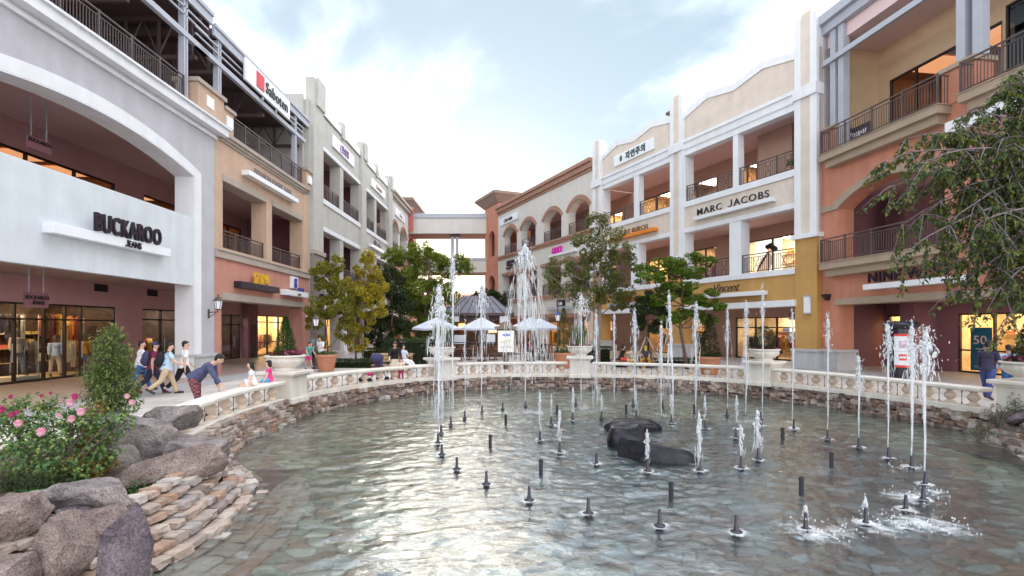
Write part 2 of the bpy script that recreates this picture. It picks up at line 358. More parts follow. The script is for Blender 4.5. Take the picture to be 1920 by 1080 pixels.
# ------------------------------------------------------------------ lilac building with the great arch (left front)
A = Bld(FL, 17, 'arched_building', 'lilac grey building with a great white trimmed arch and steel roof terrace')
OP = arch(12.0, 22.1, -.02, 8.38, 9.02, 20)
A.put(MB().plate([(8, 0), (12, 0)] + OP[2:][::-1] + [(22.1, 0), (23.66, 0), (23.66, 10.5), (8, 10.5)], [], 0, .72), 'wall', W_LILAC)
inner = [(22.1, 0)] + OP[2:] + [(12, 0)]
OO = arch(11.55, 22.56, 0, 8.60, 9.47, 20); outer = [(22.56, 0)] + OO[2:] + [(11.55, 0)]
A.put(MB().strip(outer, inner, -.06, .0), 'arch_trim', W_TRIM)
A.put(MB().strip([(p[0] - (.01 if p[0] > 17 else -.01), p[1] - .005) for p in inner], [(p[0] - (.05 if p[0] > 17 else -.05), p[1] - .04) for p in inner], -.058, .74), 'arch_reveal', W_TRIM)
A.box('parapet_panel', W_WHITE, 12.06, 22.04, -.02, .22, 3.82, 6.63, bev=.01)
moulding(A, 8, 23.66, [(10.44, 10.56, .10), (10.56, 10.66, .05), (10.66, 10.98, .42), (10.98, 11.06, .52)], W_TRIM, 'cornice')
A.put(MB().box(22.06, 23.64, -.14, .86, 0, .86).box(22.0, 23.655, -.2, .92, .86, .98), 'plinth', PLINTH)
A.box('floor_slab', FLOORM, 8, 30, .25, 5.28, 4.08, 5.45); A.box('ceiling', CEIL, 8, 30, .73, 5.28, 9.85, 10.0)
A.box('roof_slab', FLOORM, 8, 23.66, .36, 9, 10.5, 10.98)
wn = [(13.6, 24.9, .0, 3.05), (26.7, 29.6, .0, 3.05), (13.6, 24.9, 5.8, 8.8), (26.8, 29.8, 5.8, 8.8)]
A.put(MB().plate(rect(8, 30, -.01, 11), [rect(a, c, max(d, .0), e) for a, c, d, e in wn], 5.3, 5.5), 'arcade_wall', W_MAUVE)
w = window(A, 13.6, 24.9, 0, 3.05, 5.4, mull=(16.4, 18.0, 19.91, 21.17, 22.16, 22.98), trans=(2.42,), handle=(19.7, 22.9))
A.put(MB().box(20.05, 21.0, 5.34, 5.37, .0, 2.34).box(20.1, 20.95, 5.33, 5.36, .05, .12), 'door_leaf', GLASS, parent=w)
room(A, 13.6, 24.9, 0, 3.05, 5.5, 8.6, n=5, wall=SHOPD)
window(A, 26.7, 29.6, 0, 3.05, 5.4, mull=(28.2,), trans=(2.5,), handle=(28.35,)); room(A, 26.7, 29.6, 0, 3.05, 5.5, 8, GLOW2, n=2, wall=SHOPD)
for a, c in ((13.6, 24.9), (26.8, 29.8)):
    k = int((c - a) / 2.2); window(A, a, c, 5.8, 8.8, 5.4, mull=[a + (c - a) * i / k for i in range(1, k)], name='upper_window', glass=GLASSD); room(A, a, c, 5.8, 8.8, 5.5, 8.2, GLOW3, n=k)
for x in (23.98, 27.4): A.box('vent', SIGNK, x - .36, x + .36, 5.24, 5.31, 3.71, 4.03)
# steel roof terrace over the cornice
railing(A, 8.2, 21.4, -.02, 11.07, 1.15)
A.box('terrace_wall', mat('terrace_brown', (.34, .175, .15), var=.08, bump=.1), 6, 34.6, 6.0, 6.3, 10.98, 15.9)
def canopy(b, x0, x1, z, posts, bx0, bx1):
    q = MB().box(x0, x1, -.08, .02, z, z + .5); q.box(x0, x1, -.16, -.08, z + .36, z + .52); b.put(q, 'roof_fascia', STEEL); b.put(MB().box(x0 + .02, x1 - .02, .03, 7, z + .05, z + .3), 'canopy_roof', STEELD)
    q = MB()
    for zz in (z - .32, z - .62): q.box(bx0, bx1, .0, .07, zz, zz + .06)
    q.box(bx0, bx1, -.04, .14, 13.86, 14.08); b.put(q, 'louvre_beam', STEEL)
    for x in posts: b.put(MB().box(x - .13, x - .04, 0, .24, 10.98, z).box(x + .04, x + .13, 0, .24, 10.98, z).box(x - .04, x + .04, .08, .16, 10.98, z), 'post', STEEL)
    q = MB(); k = int((x1 - x0) / 4.2)
    for i in range(k + 1):
        x = x0 + .6 + (x1 - x0 - 1.2) * i / k
        q.box(x - .07, x + .07, .1, 6, z - .16, z + .06); q.box(x - .07, x + .07, .3, 6, 13.55, 13.72)
        for j in range(4):
            y = .5 + 1.4 * j; q.tube([(x, y, 13.7), (x, y + .7, z - .1), (x, y + 1.4, 13.7)], .05, 4); q.box(x - .05, x + .05, y - .05, y + .05, 13.7, z - .1)
    q.box(x0, x1, 5.85, 6.0, 13.5, 13.75); b.put(q, 'roof_truss', STEELD)
canopy(A, 6, 23.4, 15.35, (21.6, 14.0), 6, 23.2); A.box('roof_step', STEELD, 23.41, 23.47, .1, 7, 14.9, 15.84)
# ------------------------------------------------------------------ sand and terracotta building
Bb = Bld(FL, 29, 'sand_building', 'sand coloured building with terracotta ground floor and a roof terrace')
Bb.put(MB().plate(rect(23.68, 34.64, 5.3, 10.64), [rect(24.33, 28.64, 5.75, 8.80), rect(29.33, 33.6, 5.75, 8.80)], 0, .8), 'upper_wall', W_SAND)
Bb.put(MB().plate([(23.68, 0), (24.22, 0), (24.22, 3.37), (33.6, 3.37), (33.6, 0), (34.64, 0), (34.64, 5.28), (23.68, 5.28)], [], 0, .85), 'lower_wall', W_TERRA)
Bb.box('belt_course', W_TAUPE, 23.67, 34.65, -.12, .1, 5.24, 5.56, bev=.015); Bb.box('belt_top', W_TAUPE, 23.67, 34.65, -.17, .1, 5.56, 5.63)
Bb.box('lintel', W_TAUPE, 24.22, 33.7, -.07, .83, 3.36, 3.70, bev=.01)
for x0, x1 in ((24.3, 28.66), (29.3, 33.62)): Bb.box('lintel', W_TAUPE, x0, x1, -.06, .79, 8.79, 9.10, bev=.01); railing(Bb, x0 + .04, x1 - .04, .18, 5.62, 1.0)
moulding(Bb, 23.9, 33.9, [(10.55, 10.66, .08), (10.66, 10.80, .16), (10.80, 10.97, .26)], W_TAUPE, 'cornice', ret=False)
railing(Bb, 24.95, 33.4, .0, 10.97, 1.1)
for bx in ((22.0, 24.0, -.24, .7, 11.07, 12.25), (24.0, 24.9, -.2, .6, 10.98, 11.98), (33.85, 34.66, -.15, .6, 10.97, 12.08)): Bb.box('roof_pier', W_SAND, *bx)
for bx in ((21.9, 24.1, -.34, .8, 12.25, 12.42), (24.1, 25.0, -.3, .7, 11.98, 12.14), (33.75, 34.70, -.25, .7, 12.08, 12.26)): Bb.box('pier_cap', W_TAUPE, *bx, bev=.01)
for x, z in ((22.9, 11.75), (24.5, 11.5), (34.25, 11.55)): Bb.box('wall_tile', SIGNW, x - .26, x + .26, -.27, -.14, z - .24, z + .24)
Bb.box('floor_slab', FLOORM, 30.05, 46, .86, 5.28, 4.3, 5.5); Bb.box('ceiling', CEIL, 30.02, 46, .86, 5.28, 9.6, 9.8); Bb.box('roof_slab', FLOORM, 23.7, 34.6, .36, 9, 10.5, 10.96)
wn = [(34.0, 36.4, 0, 2.95), (38.2, 44.2, 0, 3.0), (31.5, 36.5, 5.6, 8.8), (38.4, 42.6, 5.6, 8.4)]
Bb.put(MB().plate(rect(30.02, 46, -.01, 10.6), [rect(a, c, d, e) for a, c, d, e in wn], 5.3, 5.5), 'arcade_wall', W_MAUVE)
Bb.put(MB().box(36.5, 37.9, 4.85, 5.29, 0, 4.29), 'lift_shaft', W_PLUM); Bb.put(MB().box(36.8, 37.6, 4.80, 4.84, 0, 2.3), 'lift_door', STEELD)
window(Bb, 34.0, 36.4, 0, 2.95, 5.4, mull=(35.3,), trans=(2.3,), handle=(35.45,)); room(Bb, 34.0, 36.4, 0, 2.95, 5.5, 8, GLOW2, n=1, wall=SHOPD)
window(Bb, 38.2, 44.2, 0, 3.0, 5.4, mull=(40.5, 42.4, 43.4), trans=(1.0, 2.5)); room(Bb, 38.2, 44.2, 0, 3.0, 5.5, 8.4, GLOW, n=3)
window(Bb, 31.5, 36.5, 5.6, 8.8, 5.4, mull=(33.2, 34.9), trans=(8.0,), name='upper_window', glass=GLASSD); room(Bb, 31.5, 36.5, 5.6, 8.8, 5.5, 8, GLOW3)
window(Bb, 38.4, 42.6, 5.6, 8.4, 5.4, mull=(40.0, 41.4), name='upper_window', glass=GLASSD); room(Bb, 38.4, 42.6, 5.6, 8.4, 5.5, 8, GLOW3)
canopy(Bb, 23.5, 34.5, 15.0, (24.1, 32.6), 22.3, 34.0)
Bb.box('end_wall', W_GREY, 34.40, 34.62, .3, 6.6, 10.97, 17.2)

# ------------------------------------------------------------------ grey green building in two bays
Cc = Bld(FL, 46, 'greygreen_building', 'pale grey green three storey building with white sills and parapet bands')
H = [rect(a, c, z0, z1) for a, c in ((36.97, 40.95), (41.75, 46.17), (47.65, 51.2), (51.95, 56.5)) for z0, z1 in ((5.6, 8.85), (11.08, 14.47))]
H += [[(a, .001), (c, .001), (c, 3.4), (a, 3.4)] for a, c in ((36.97, 40.95), (41.75, 46.17), (47.65, 51.2), (51.95, 56.5))]
Cc.put(MB().plate(rect(34.66, 58.0, 0, 16.95), H, 0, .8), 'wall', W_GREY)
for a, c in ((36.7, 46.2), (47.5, 56.4)):
    for z0, z1, o in ((5.2, 5.6, .1), (8.84, 9.16, .07), (10.74, 11.09, .1), (14.46, 14.76, .07)): Cc.box('sill_band', W_TRIM, a, c, -o, .05, z0, z1, bev=.012)
    Cc.box('parapet_band', W_TRIM, a, c, -.06, .5, 16.95, 17.55, bev=.01); Cc.box('parapet_line', W_GREYD, a, c, -.09, .1, 16.86, 16.95)
    m_ = (a + c) / 2; Cc.box('parapet_stub', W_GREY, m_ - .35, m_ + .35, -.16, .55, 16.7, 17.95, bev=.01)
    Cc.box('shop_lintel', W_TRIM, a + .3, c, -.12, .1, 3.38, 3.7)
for a, c, zt in ((34.86, 36.68, 18.5), (46.2, 47.5, 18.2), (56.42, 57.95, 18.2)):
    Cc.box('pilaster', W_GREY, a, c, -.24, .3, 7.2, zt, bev=.01); Cc.box('pilaster_cap', W_GREY, a + .4, c + .05, -.38, -.23, 16.8, zt + .12)
    Cc.box('pilaster_foot', W_GREYD, a - .03, c + .03, -.3, .3, 0, 6.93); Cc.box('pilaster_band', W_TAUPE, a - .1, c + .1, -.4, .3, 6.93, 7.2, bev=.01)
for a, c in ((36.97, 40.95), (41.75, 46.17), (47.65, 51.2), (51.95, 56.5)):
    for z in (5.6, 11.09): railing(Cc, a + .03, c - .03, .12, z, 1.1)
for x in (41.35, 51.6, 46.9, 56.8): Cc.put(MB().box(x - .38, x + .38, -.3, .46, .35, 3.3).box(x - .5, x + .5, -.42, .58, 0, .35).box(x - .46, x + .46, -.38, .54, 3.3, 3.39), 'shop_column', W_TRIM)
for z0 in (4.3, 9.8, 15.2): Cc.box('floor_slab', FLOORM, 46.05 if z0 < 5 else 34.7, 67, .82, 5.25, z0, z0 + (1.2 if z0 < 15 else .4))
for x in (37.0, 43.8, 49.0): Cc.box('cross_wall', W_PLUM, x, x + .2, .9, 5.2, 5.6, 15)
wn = [(47.5, 55, 0, 3), (56, 60.3, 0, 3), (61, 66, 0, 3), (48, 52, 5.6, 8.4), (57, 63, 5.6, 8.4), (40, 46, 11.1, 13.6), (50, 56, 11.1, 13.6)]
Cc.put(MB().plate(rect(46.02, 70, -.01, 15.5), [rect(a, c, d, e) for a, c, d, e in wn if a > 46.1], 5.3, 5.5), 'arcade_wall', W_MAUVE)
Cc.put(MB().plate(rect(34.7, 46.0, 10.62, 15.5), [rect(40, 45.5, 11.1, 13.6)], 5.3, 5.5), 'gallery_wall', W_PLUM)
for a, c, d, e in wn:
    k = max(2, int((c - a) / 1.7)); window(Cc, a, min(c, 69), d, e, 5.4, mull=[a + (c - a) * i / k for i in range(1, k)], trans=(d + 2.3,) if d < 1 else (), name='shop_window' if d < 1 else 'upper_window')
    room(Cc, a, c, d, e, 5.5, 8.2, GLOW if d < 1 else GLOW3, n=k // 2 + 1, wall=SHOPW if a < 50 else SHOPB)
# ------------------------------------------------------------------ pale arched block at the far left
Dd = Bld(FL, 63, 'pale_arched_block', 'pale block with two small arches beside the left brick tower', 'building')
Dd.put(MB().plate(rect(58.02, 67.9, 0, 16.4), [arch(58.4, 62.0, 10.7, 13.0, 14.0), arch(62.8, 67.0, 10.7, 13.0, 14.0), rect(58.6, 62, 5.6, 8.6), rect(62.8, 67, 5.6, 8.6), rect(58.6, 67, .001, 3.3)], 0, .8), 'wall', W_PALE)
moulding(Dd, 58.02, 67.9, [(16.3, 16.5, .1), (16.5, 16.9, .3), (16.9, 17.2, .5)], W_TAUPE, 'cornice', ret=False)
for a, c in ((58.4, 62.0), (62.8, 67.0)):
    i_ = arch(a, c, 10.7, 13.0, 14.0)[2:]; o_ = arch(a - .25, c + .25, 10.7, 13.05, 14.3)[2:]; Dd.put(MB().strip(o_, i_, -.07, 0), 'arch_trim', W_BROWN)
    railing(Dd, a + .05, c - .05, .1, 10.7, 1.1); railing(Dd, a + .25, c - .05, .1, 5.6, 1.1)
Dd.box('sill_band', W_BROWN, 58.05, 67.9, -.1, .05, 10.3, 10.68); Dd.box('sill_band', W_BROWN, 58.05, 67.9, -.1, .05, 5.2, 5.58); Dd.box('lower_panel', W_TERRA, 58.05, 67.9, -.03, .02, 8.8, 10.2)

# ------------------------------------------------------------------ cream and ochre building (right)
Mm = Bld(FM, -9, 'cream_building', 'cream upper storeys with white frames over an ochre ground floor')
bays = ((-18.0, -9.6), (-8.38, -.05))
cols3 = ((-13.8, -13.25), (-4.29, -3.92)); cols2 = ((-14.17, -13.27), (-4.56, -3.72))
H = []
for (a, c), (p, r), (s_, u) in zip(bays, cols3, cols2):
    H += [rect(a, c, 10.47, 13.56), rect(a, c, 5.25, 8.41)]
Mm.put(MB().plate(rect(-19.24, 1.2, 4.98, 16.3), H, 0, .3), 'wall', W_CREAM)
Mm.put(MB().plate([(-19.24, 0), (-18, 0), (-18, 3.3), (-9.6, 3.3), (-9.6, 0), (-8.38, 0), (-8.38, 3.3), (-.05, 3.3), (-.05, 0), (1.2, 0), (1.2, 4.96), (-19.24, 4.96)], [], -.04, .75), 'ground_wall', W_OCHRE)
for a, c in bays:
    for z0, z1, o in ((13.55, 13.92, .05), (8.40, 8.68, .06), (10.08, 10.45, .09), (4.92, 5.24, .12)): Mm.box('white_band', W_TRIM, a - .02, c + .02, -o, .5, z0, z1, bev=.012)
    Mm.put(MB().box(a - .02, c + .02, -.12, .3, 13.95, 14.36).box(a - .02, c + .02, -.2, .3, 14.36, 14.56).box(a, c, -.1, .3, 13.9, 13.95), 'frieze', W_TRIM)
    w_ = c - a; pr = [(a, 16.42), (a + w_ * .25, 17.0), (a + w_ * .5, 16.62), (a + w_ * .75, 17.03), (c, 16.62)]
    Mm.put(MB().strip(pr, [(x, z - .42) for x, z in pr], -.1, .4), 'parapet_cap', W_TRIM)
    Mm.put(MB().strip([(x, z - .42) for x, z in pr], [(x, 14.5) for x, z in pr], -.02, .3), 'parapet_panel', W_CREAM)
    for z0, z1 in ((10.45, 13.56), (5.24, 8.41)):
        Mm.box('white_jamb', W_TRIM, a - .01, a + .05, -.03, .75, z0, z1); Mm.box('white_jamb', W_TRIM, c - .05, c + .01, -.03, .75, z0, z1)
    Mm.box('awning_band', W_TRIM, a + .05, c + .1, -.34, .4, 3.21, 3.55, bev=.015)
for p, r in cols3: Mm.box('column', W_TRIM, p, r, -.02, .5, 10.44, 13.56, bev=.012)
for p, r in cols2: Mm.box('column', W_TRIM, p, r, -.02, .72, 5.23, 8.41, bev=.012)
for (a, c), (p, r), (s_, u) in zip(bays, cols3, cols2):
    railing(Mm, a + .06, p, .14, 10.45, 1.1, style=1); railing(Mm, r, c - .06, .14, 10.45, 1.1, style=1)
    railing(Mm, a + .06, s_, .14, 5.24, 1.1, style=1); railing(Mm, u, c - .06, .14, 5.24, 1.1, style=1)
for a, c in ((-.05, 1.2), (-9.6, -8.38), (-19.24, -18.0)):
    d = (c - a) * .29
    q = MB().box(a, a + d, -.2, .4, 6.9, 18.1 - (.5 if a < -1 else 0)).box(c - d, c, -.2, .4, 6.9, 18.1 - (.5 if a < -1 else 0)).box(a - .05, c + .05, -.32, .3, 13.92, 14.5).box(a - .12, c + .12, -.34, .4, 6.68, 6.92)
    Mm.put(q, 'white_pilaster', W_TRIM); Mm.box('pilaster_core', W_CREAM, a + d, c - d, -.17, .42, 6.92, 18.3 - (.5 if a < -1 else 0))
    Mm.box('ochre_pier', W_OCHRE, a + .01, c - .01, -.16, .8, .95, 6.68); Mm.put(MB().box(a - .1, c + .1, -.28, .9, 0, .88).box(a - .15, c + .15, -.34, .95, .88, 1.0), 'plinth', PLINTH)
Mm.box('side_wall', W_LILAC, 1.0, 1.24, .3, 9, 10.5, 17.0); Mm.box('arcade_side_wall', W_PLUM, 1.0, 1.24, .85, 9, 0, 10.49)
DEP = 4.3
for z0, h_ in ((3.6, 1.6), (8.7, 1.7), (14.0, .4)): Mm.box('floor_slab', CEIL, -19.2, 1.0, .76 if z0 < 5 else .5, DEP, z0, z0 + h_)
wn = [(-17.6, -10.9, 0, 2.78), (-8.1, -3.2, 0, 2.78), (-2.9, -.4, 0, 2.78), (-18.3, -14.6, 10.5, 13.2), (-13.8, -9.8, 10.5, 13.1), (-8.0, -6.3, 10.5, 13.1), (-17.5, -15, 5.3, 7.8), (-12, -9.9, 5.3, 8.0), (-7.1, -3.2, 5.3, 7.9)]
Mm.put(MB().plate(rect(-19.6, 1.0, -.01, 14.2), [rect(*w_) for w_ in wn], DEP, DEP + .2), 'arcade_wall', W_BACK)
for i, (a, c, d, e) in enumerate(wn):
    k = max(2, int((c - a) / 1.4)); window(Mm, a, c, d, e, DEP + .1, mull=[a + (c - a) * j / k for j in range(1, k)], trans=(2.1,) if d < 1 else (), name='shop_window' if d < 1 else 'upper_window')
    room(Mm, a, c, d, e, DEP + .2, DEP + 3, GLOW2 if i % 3 == 1 else GLOW, n=max(1, k // 2), wall=(SHOPB, SHOPW, SHOPC, SHOPW, SHOPB, SHOPB, SHOPW, SHOPB, SHOPC)[i])
Mm.put(MB().box(-4.6, -2.2, 2.4, DEP - .01, 10.4, 13.99), 'gallery_core', W_BACK)

# ------------------------------------------------------------------ pale arcaded building (right, far)
Pp = Bld(FM, -30, 'pale_arcade_building', 'pale building with four brown trimmed arches under a brown cornice')
ar = ((-38.45, -34.9), (-33.8, -30.3), (-28.55, -24.9), (-23.65, -20.05))
H = [arch(a, c, 10.62, 12.75, 13.6) for a, c in ar] + [rect(-38.8, -35, 5.4, 8.2), rect(-33.8, -29.95, 5.4, 8.2), rect(-28.9, -25, 5.3, 8.2), rect(-24.2, -20, 5.3, 8.2)]
H += [[(a, .001), (c, .001), (c, 3.1), (a, 3.1)] for a, c in ((-39, -30), (-28.9, -20))]
Pp.put(MB().plate(rect(-40.3, -19.26, 0, 15.7), H, 0, .8), 'wall', W_PALE)
for a, c in ar:
    Pp.put(MB().strip(arch(a - .35, c + .35, 0, 12.85, 13.98)[2:], arch(a, c, 0, 12.75, 13.6)[2:], -.08, .02), 'arch_trim', W_BROWN); railing(Pp, a, c, .12, 10.62, 1.1)
for a, c in ((-38.8, -35), (-33.8, -29.95), (-28.9, -25), (-24.2, -20)): railing(Pp, a + .02, c - .02, .12, 5.35, 1.05)
moulding(Pp, -40.3, -19.3, [(15.6, 15.85, .12), (15.85, 16.3, .3), (16.3, 16.6, .5)], W_BROWN, 'cornice', ret=False)
moulding(Pp, -40.3, -19.3, [(10.16, 10.4, .1), (10.4, 10.62, .18)], W_BROWN, 'string_course', ret=False)
for a, c in ((-39, -29.8), (-29.1, -19.8)): Pp.box('window_lintel', W_BROWN, a, c, -.1, .1, 8.2, 8.5); Pp.box('window_sill', W_BROWN, a, c, -.14, .1, 4.9, 5.3); Pp.box('shop_lintel', W_BROWN, a, c, -.1, .1, 3.08, 3.4)
for z0, h_ in ((3.7, 1.5), (8.8, 1.7), (14.1, .4)): Pp.box('floor_slab', CEIL, -40.2, -19.7, .82, DEP, z0, z0 + h_)
wn = [(-37, -31, 0, 2.8), (-28, -22.8, 0, 2.8), (-36, -31, 5.3, 8), (-27, -22, 5.3, 8), (-35, -30.5, 10.6, 13), (-24.0, -21.2, 10.6, 12.8)]
Pp.put(MB().plate(rect(-40.2, -19.65, -.01, 14.3), [rect(*w_) for w_ in wn], DEP, DEP + .2), 'arcade_wall', W_BACK)
for a, c, d, e in wn:
    k = max(2, int((c - a) / 1.6)); window(Pp, a, c, d, e, DEP + .1, mull=[a + (c - a) * j / k for j in range(1, k)], name='shop_window' if d < 1 else 'upper_window', glass=GLASS if (d < 1 or a > -25) else GLASSD)
    room(Pp, a, c, d, e, DEP + .2, DEP + 3, GLOW if d < 1 or a > -25 else GLOW3, n=2, wall=SHOPB if a < -25 else SHOPW)

# ------------------------------------------------------------------ terracotta red building (right front)
Nn = Bld(FN, 5, 'red_building', 'terracotta red building with balconies and a steel framed roof terrace')
X1 = 13.5
ap = arch(1.07, 6.5, 5.2, 7.86, 8.72, 18); ap2 = arch(8.4, 13.3, 5.2, 7.86, 8.72, 18)
Nn.put(MB().plate([(0, 0), (1.08, 0), (1.08, 3.3), (8.6, 3.3), (X1, 3.3), (X1, 10.6), (0, 10.6)], [ap, ap2], 0, .85), 'wall', W_RED)
Nn.put(MB().strip([(-.02, 8.16), (.75, 8.16)] + arch(.75, 6.8, 0, 8.16, 9.05, 18)[2:][::-1] + [(7.4, 8.16), (8.1, 8.16)], [(-.02, 7.86), (1.07, 7.86)] + ap[2:][::-1] + [(7.4, 7.86), (8.1, 7.86)], -.08, .02), 'arch_band', W_TAN)
Nn.put(MB().strip(arch(8.1, 13.4, 0, 8.16, 9.05, 18)[2:][::-1], arch(8.4, 13.3, 0, 7.86, 8.72, 18)[2:][::-1], -.08, .02), 'arch_band', W_TAN)
Nn.put(MB().box(-.02, 1.14, -.1, .95, 0, .9).box(-.06, 1.2, -.16, 1.0, .9, 1.02), 'plinth', PLINTH)
Nn.box('lintel', W_TAN, .95, X1, -.1, .83, 3.19, 3.5, bev=.01)
for x0, x1, z in ((.55, 6.75, 10.6), (.55, 6.75, 5.27), (7.55, 13.4, 10.6), (7.9, 13.4, 5.27)):
    Nn.put(MB().box(x0 + .18, x1 - .18, -.42, .6, z - .68, z - .34).box(x0, x1, -.62, .6, z - .34, z - .03).box(x0 - .05, x1 + .05, -.66, .6, z - .03, z), 'balcony', W_TAN)
    railing(Nn, x0 + .05, x1 - .05, -.55, z, 1.15)
    for xx in (x0 + .05, x1 - .05):
        q = MB().box(xx - .02, xx + .02, -.55, .0, z + 1.08, z + 1.13); [q.box(xx - .011, xx + .011, -.5 + .13 * j, -.48 + .13 * j, z, z + 1.1) for j in range(4)]
        Nn.put(q, 'railing_return', IRON)
for x0, x1 in ((-.03, .9), (6.42, 7.65)):
    Nn.box('roof_pier', W_RED, x0, x1, -.05, .8, 10.6, 11.86); Nn.box('pier_cap', W_TAN, x0 - .1, x1 + .1, -.16, .9, 11.86, 12.04, bev=.01)
for x in (.55, 1.08, 7.0, 7.62): Nn.box('steel_column', STEEL, x - .17, x + .17, .12, .48, 12.04 if x != 1.08 else 10.6, 16.9, bev=.01)
Nn.put(MB().box(-.2, X1, -.02, .3, 16.86, 17.3).box(-.35, X1, -.25, .3, 17.3, 17.75).box(-.05, X1, -.05, .1, 15.25, 15.5), 'steel_eave', STEEL)
Nn.box('terrace_ceiling', CEIL, 0, X1, .31, 4.6, 16.2, 17.2); Nn.box('terrace_floor', FLOORM, 0.02, X1, .2, 4.4, 9.9, 10.55)
Nn.box('terrace_side', W_TAN2, .02, .2, .5, 3.2, 10.6, 16.2)
Nn.put(MB().plate(rect(.2, X1, 10.55, 16.2), [rect(.49 + .4, 6.2, 10.6, 14.4), rect(6.3, 13, 10.6, 14.9)], 3.0, 3.2), 'terrace_wall', W_TAN2)
window(Nn, .89, 6.2, 10.6, 14.4, 3.1, mull=(2.3, 5.5), name='upper_window', glass=GLASSD); room(Nn, .89, 6.2, 10.6, 14.4, 3.2, 6, GLOW3, n=2)
window(Nn, 6.3, 13, 10.6, 14.9, 3.1, mull=(7.6, 9.2, 10.9), name='upper_window', glass=glassmat('mirror_glass', (.10, .11, .12), 1.0)); Nn.box('room_shade_sheet', SIGNK, 6.3, 13, 3.6, 3.7, 10.6, 15)  # black sheet standing in for the darkness inside the room
Nn.box('floor_slab', CEIL, 0.02, X1, .86, 4.88, 3.35, 5.1); Nn.box('gallery_ceiling', CEIL, 0.02, X1, .86, 4.88, 8.9, 9.8)
wn = [(2.7, 9.5, 0, 2.75), (-1.2, -.1, 0, 2.75), (.9, 1.6, 5.3, 7.6), (9.5, 12.5, 5.3, 7.8)]
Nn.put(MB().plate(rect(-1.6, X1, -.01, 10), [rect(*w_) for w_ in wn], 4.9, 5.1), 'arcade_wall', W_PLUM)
for (a, c, d, e), ml in zip(wn, ((4.3, 6.0, 7.7), (), (), (11,))):
    window(Nn, a, c, d, e, 5.0, mull=ml, trans=(1.05,) if a == 2.7 else ()); room(Nn, a, c, d, e, 5.1, 7.6, GLOW, n=1 if a != 2.7 else 3)
Nn.put(MB().box(.9, 1.7, 3.6, 4.89, 0, 3.34).box(.9, 2.2, 3.8, 4.89, 5.11, 8.89), 'arcade_pier', W_PLUM)

# ------------------------------------------------------------------ brick towers and two level bridge at the far end
def tower(name, label, FR, x0, x1, y0, y1, fl):
    t = Bld(FR, x0, name, label, 'tower')
    holes = [arch(x0 + 1.2, x1 - 1.2, 11, 13.2, 14.2), arch(x0 + 1.2, x1 - 1.2, 5.6, 7.6, 8.6)]
    t.put(MB().plate(rect(x0, x1, 0, 17.4), holes, y0, y0 + .5), 'wall', W_RED)
    t.put(MB().box(x0, x0 + .5, y0 + .5, y1, 0, 17.4).box(x1 - .5, x1, y0 + .5, y1, 0, 17.4).box(x0 + .5, x1 - .5, y1 - .5, y1, 0, 17.4), 'side_wall', W_RED)
    e = .85; q = MB(); a, b_, c, d = (x0 - .1, x1 + .1, y0 - .1, y1 + .1)
    q.add([(a, c, 17.3), (b_, c, 17.3), (b_, d, 17.3), (a, d, 17.3), (a - e, c - e, 18.2), (b_ + e, c - e, 18.2), (b_ + e, d + e, 18.2), (a - e, d + e, 18.2)], [(0, 3, 2, 1), (0, 1, 5, 4), (1, 2, 6, 5), (2, 3, 7, 6), (3, 0, 4, 7), (4, 5, 6, 7)])
    q.box(a - e - .1, b_ + e + .1, c - e - .1, d + e + .1, 18.2, 18.55); t.put(q, 'roof', mat('roof_brown', (.24, .17, .14), var=.1))
    return t
tl = tower('brick_tower', 'red brick tower with flared roof at the left end of the bridge', FL, 68.2, 75.5, .3, 5.5, 0)
q = MB()
for i in range(3):
    for j in range(2): q.box(68.05, 68.14, -.55 + .55 * j, -.1 + .55 * j, 14.6 + .95 * i, 15.4 + .95 * i)
tl.put(q, 'lattice_panel', mat('lattice_pink', (.55, .16, .17), rough=.5))
tl.put(MB().box(68.14, 68.2, -.6, .6, 14.4, 17.5), 'lattice_back', W_RED)
tr_ = tower('brick_tower', 'red brick tower with flared roof at the right end of the bridge', FM, -45.0, -40.5, .15, 6.5, 0)
Br = thing('footbridge', 'two level covered footbridge between the brick towers', 'bridge', (-7.5, 70, 0))
def bbox(name, m, x0, x1, y0, y1, z0, z1): return MB().box(x0 + 7.5, x1 + 7.5, y0 - 70, y1 - 70, z0, z1).build(name, m, Br)
BX0, BX1 = -13.4, -1.6
bbox('upper_parapet', W_PALE, BX0, BX1, 68.6, 69.0, 14.2, 16.2); bbox('parapet_coping', STEEL, BX0, BX1, 68.45, 69.1, 16.2, 16.75); bbox('upper_deck', W_BROWN, BX0, BX1, 69.0, 73, 14.2, 14.6)
bbox('lower_parapet', W_PALE, BX0, BX1, 68.6, 69.0, 9.2, 10.75); bbox('parapet_coping', STEEL, BX0, BX1, 68.5, 69.1, 10.75, 11.05); bbox('lower_deck', W_BROWN, BX0, BX1, 69.0, 73, 9.2, 9.6)
for x in (-7.75, -7.15): bbox('steel_column', STEEL, x - .2, x + .2, 69.3, 69.7, 10.7, 14.2)
bbox('column_head', STEELD, -8.1, -6.8, 69.2, 69.8, 13.9, 14.19)
hb = Bld(Frame((-13, 115), 0), 0, 'far_building', 'tan building seen under the footbridge in the sunset glow')
hb.put(MB().plate(rect(-8, 26, 0, 7.6), [rect(-6 + 4 * i, -4 + 4 * i, 4, 6.4) for i in range(8)], 0, .4), 'wall', W_BROWN)
hb.put(MB().box(-8, 26, .41, 8, 0, 7.5), 'core', STEELD); hb.put(MB().add([(-9, -1, 7.5), (27, -1, 7.5), (27, 5, 9.6), (-9, 5, 9.6), (-9, 11, 7.5), (27, 11, 7.5)], [(0, 1, 2, 3), (3, 2, 5, 4), (0, 3, 4), (1, 5, 2), (0, 4, 5, 1)]), 'roof', W_TERRA)

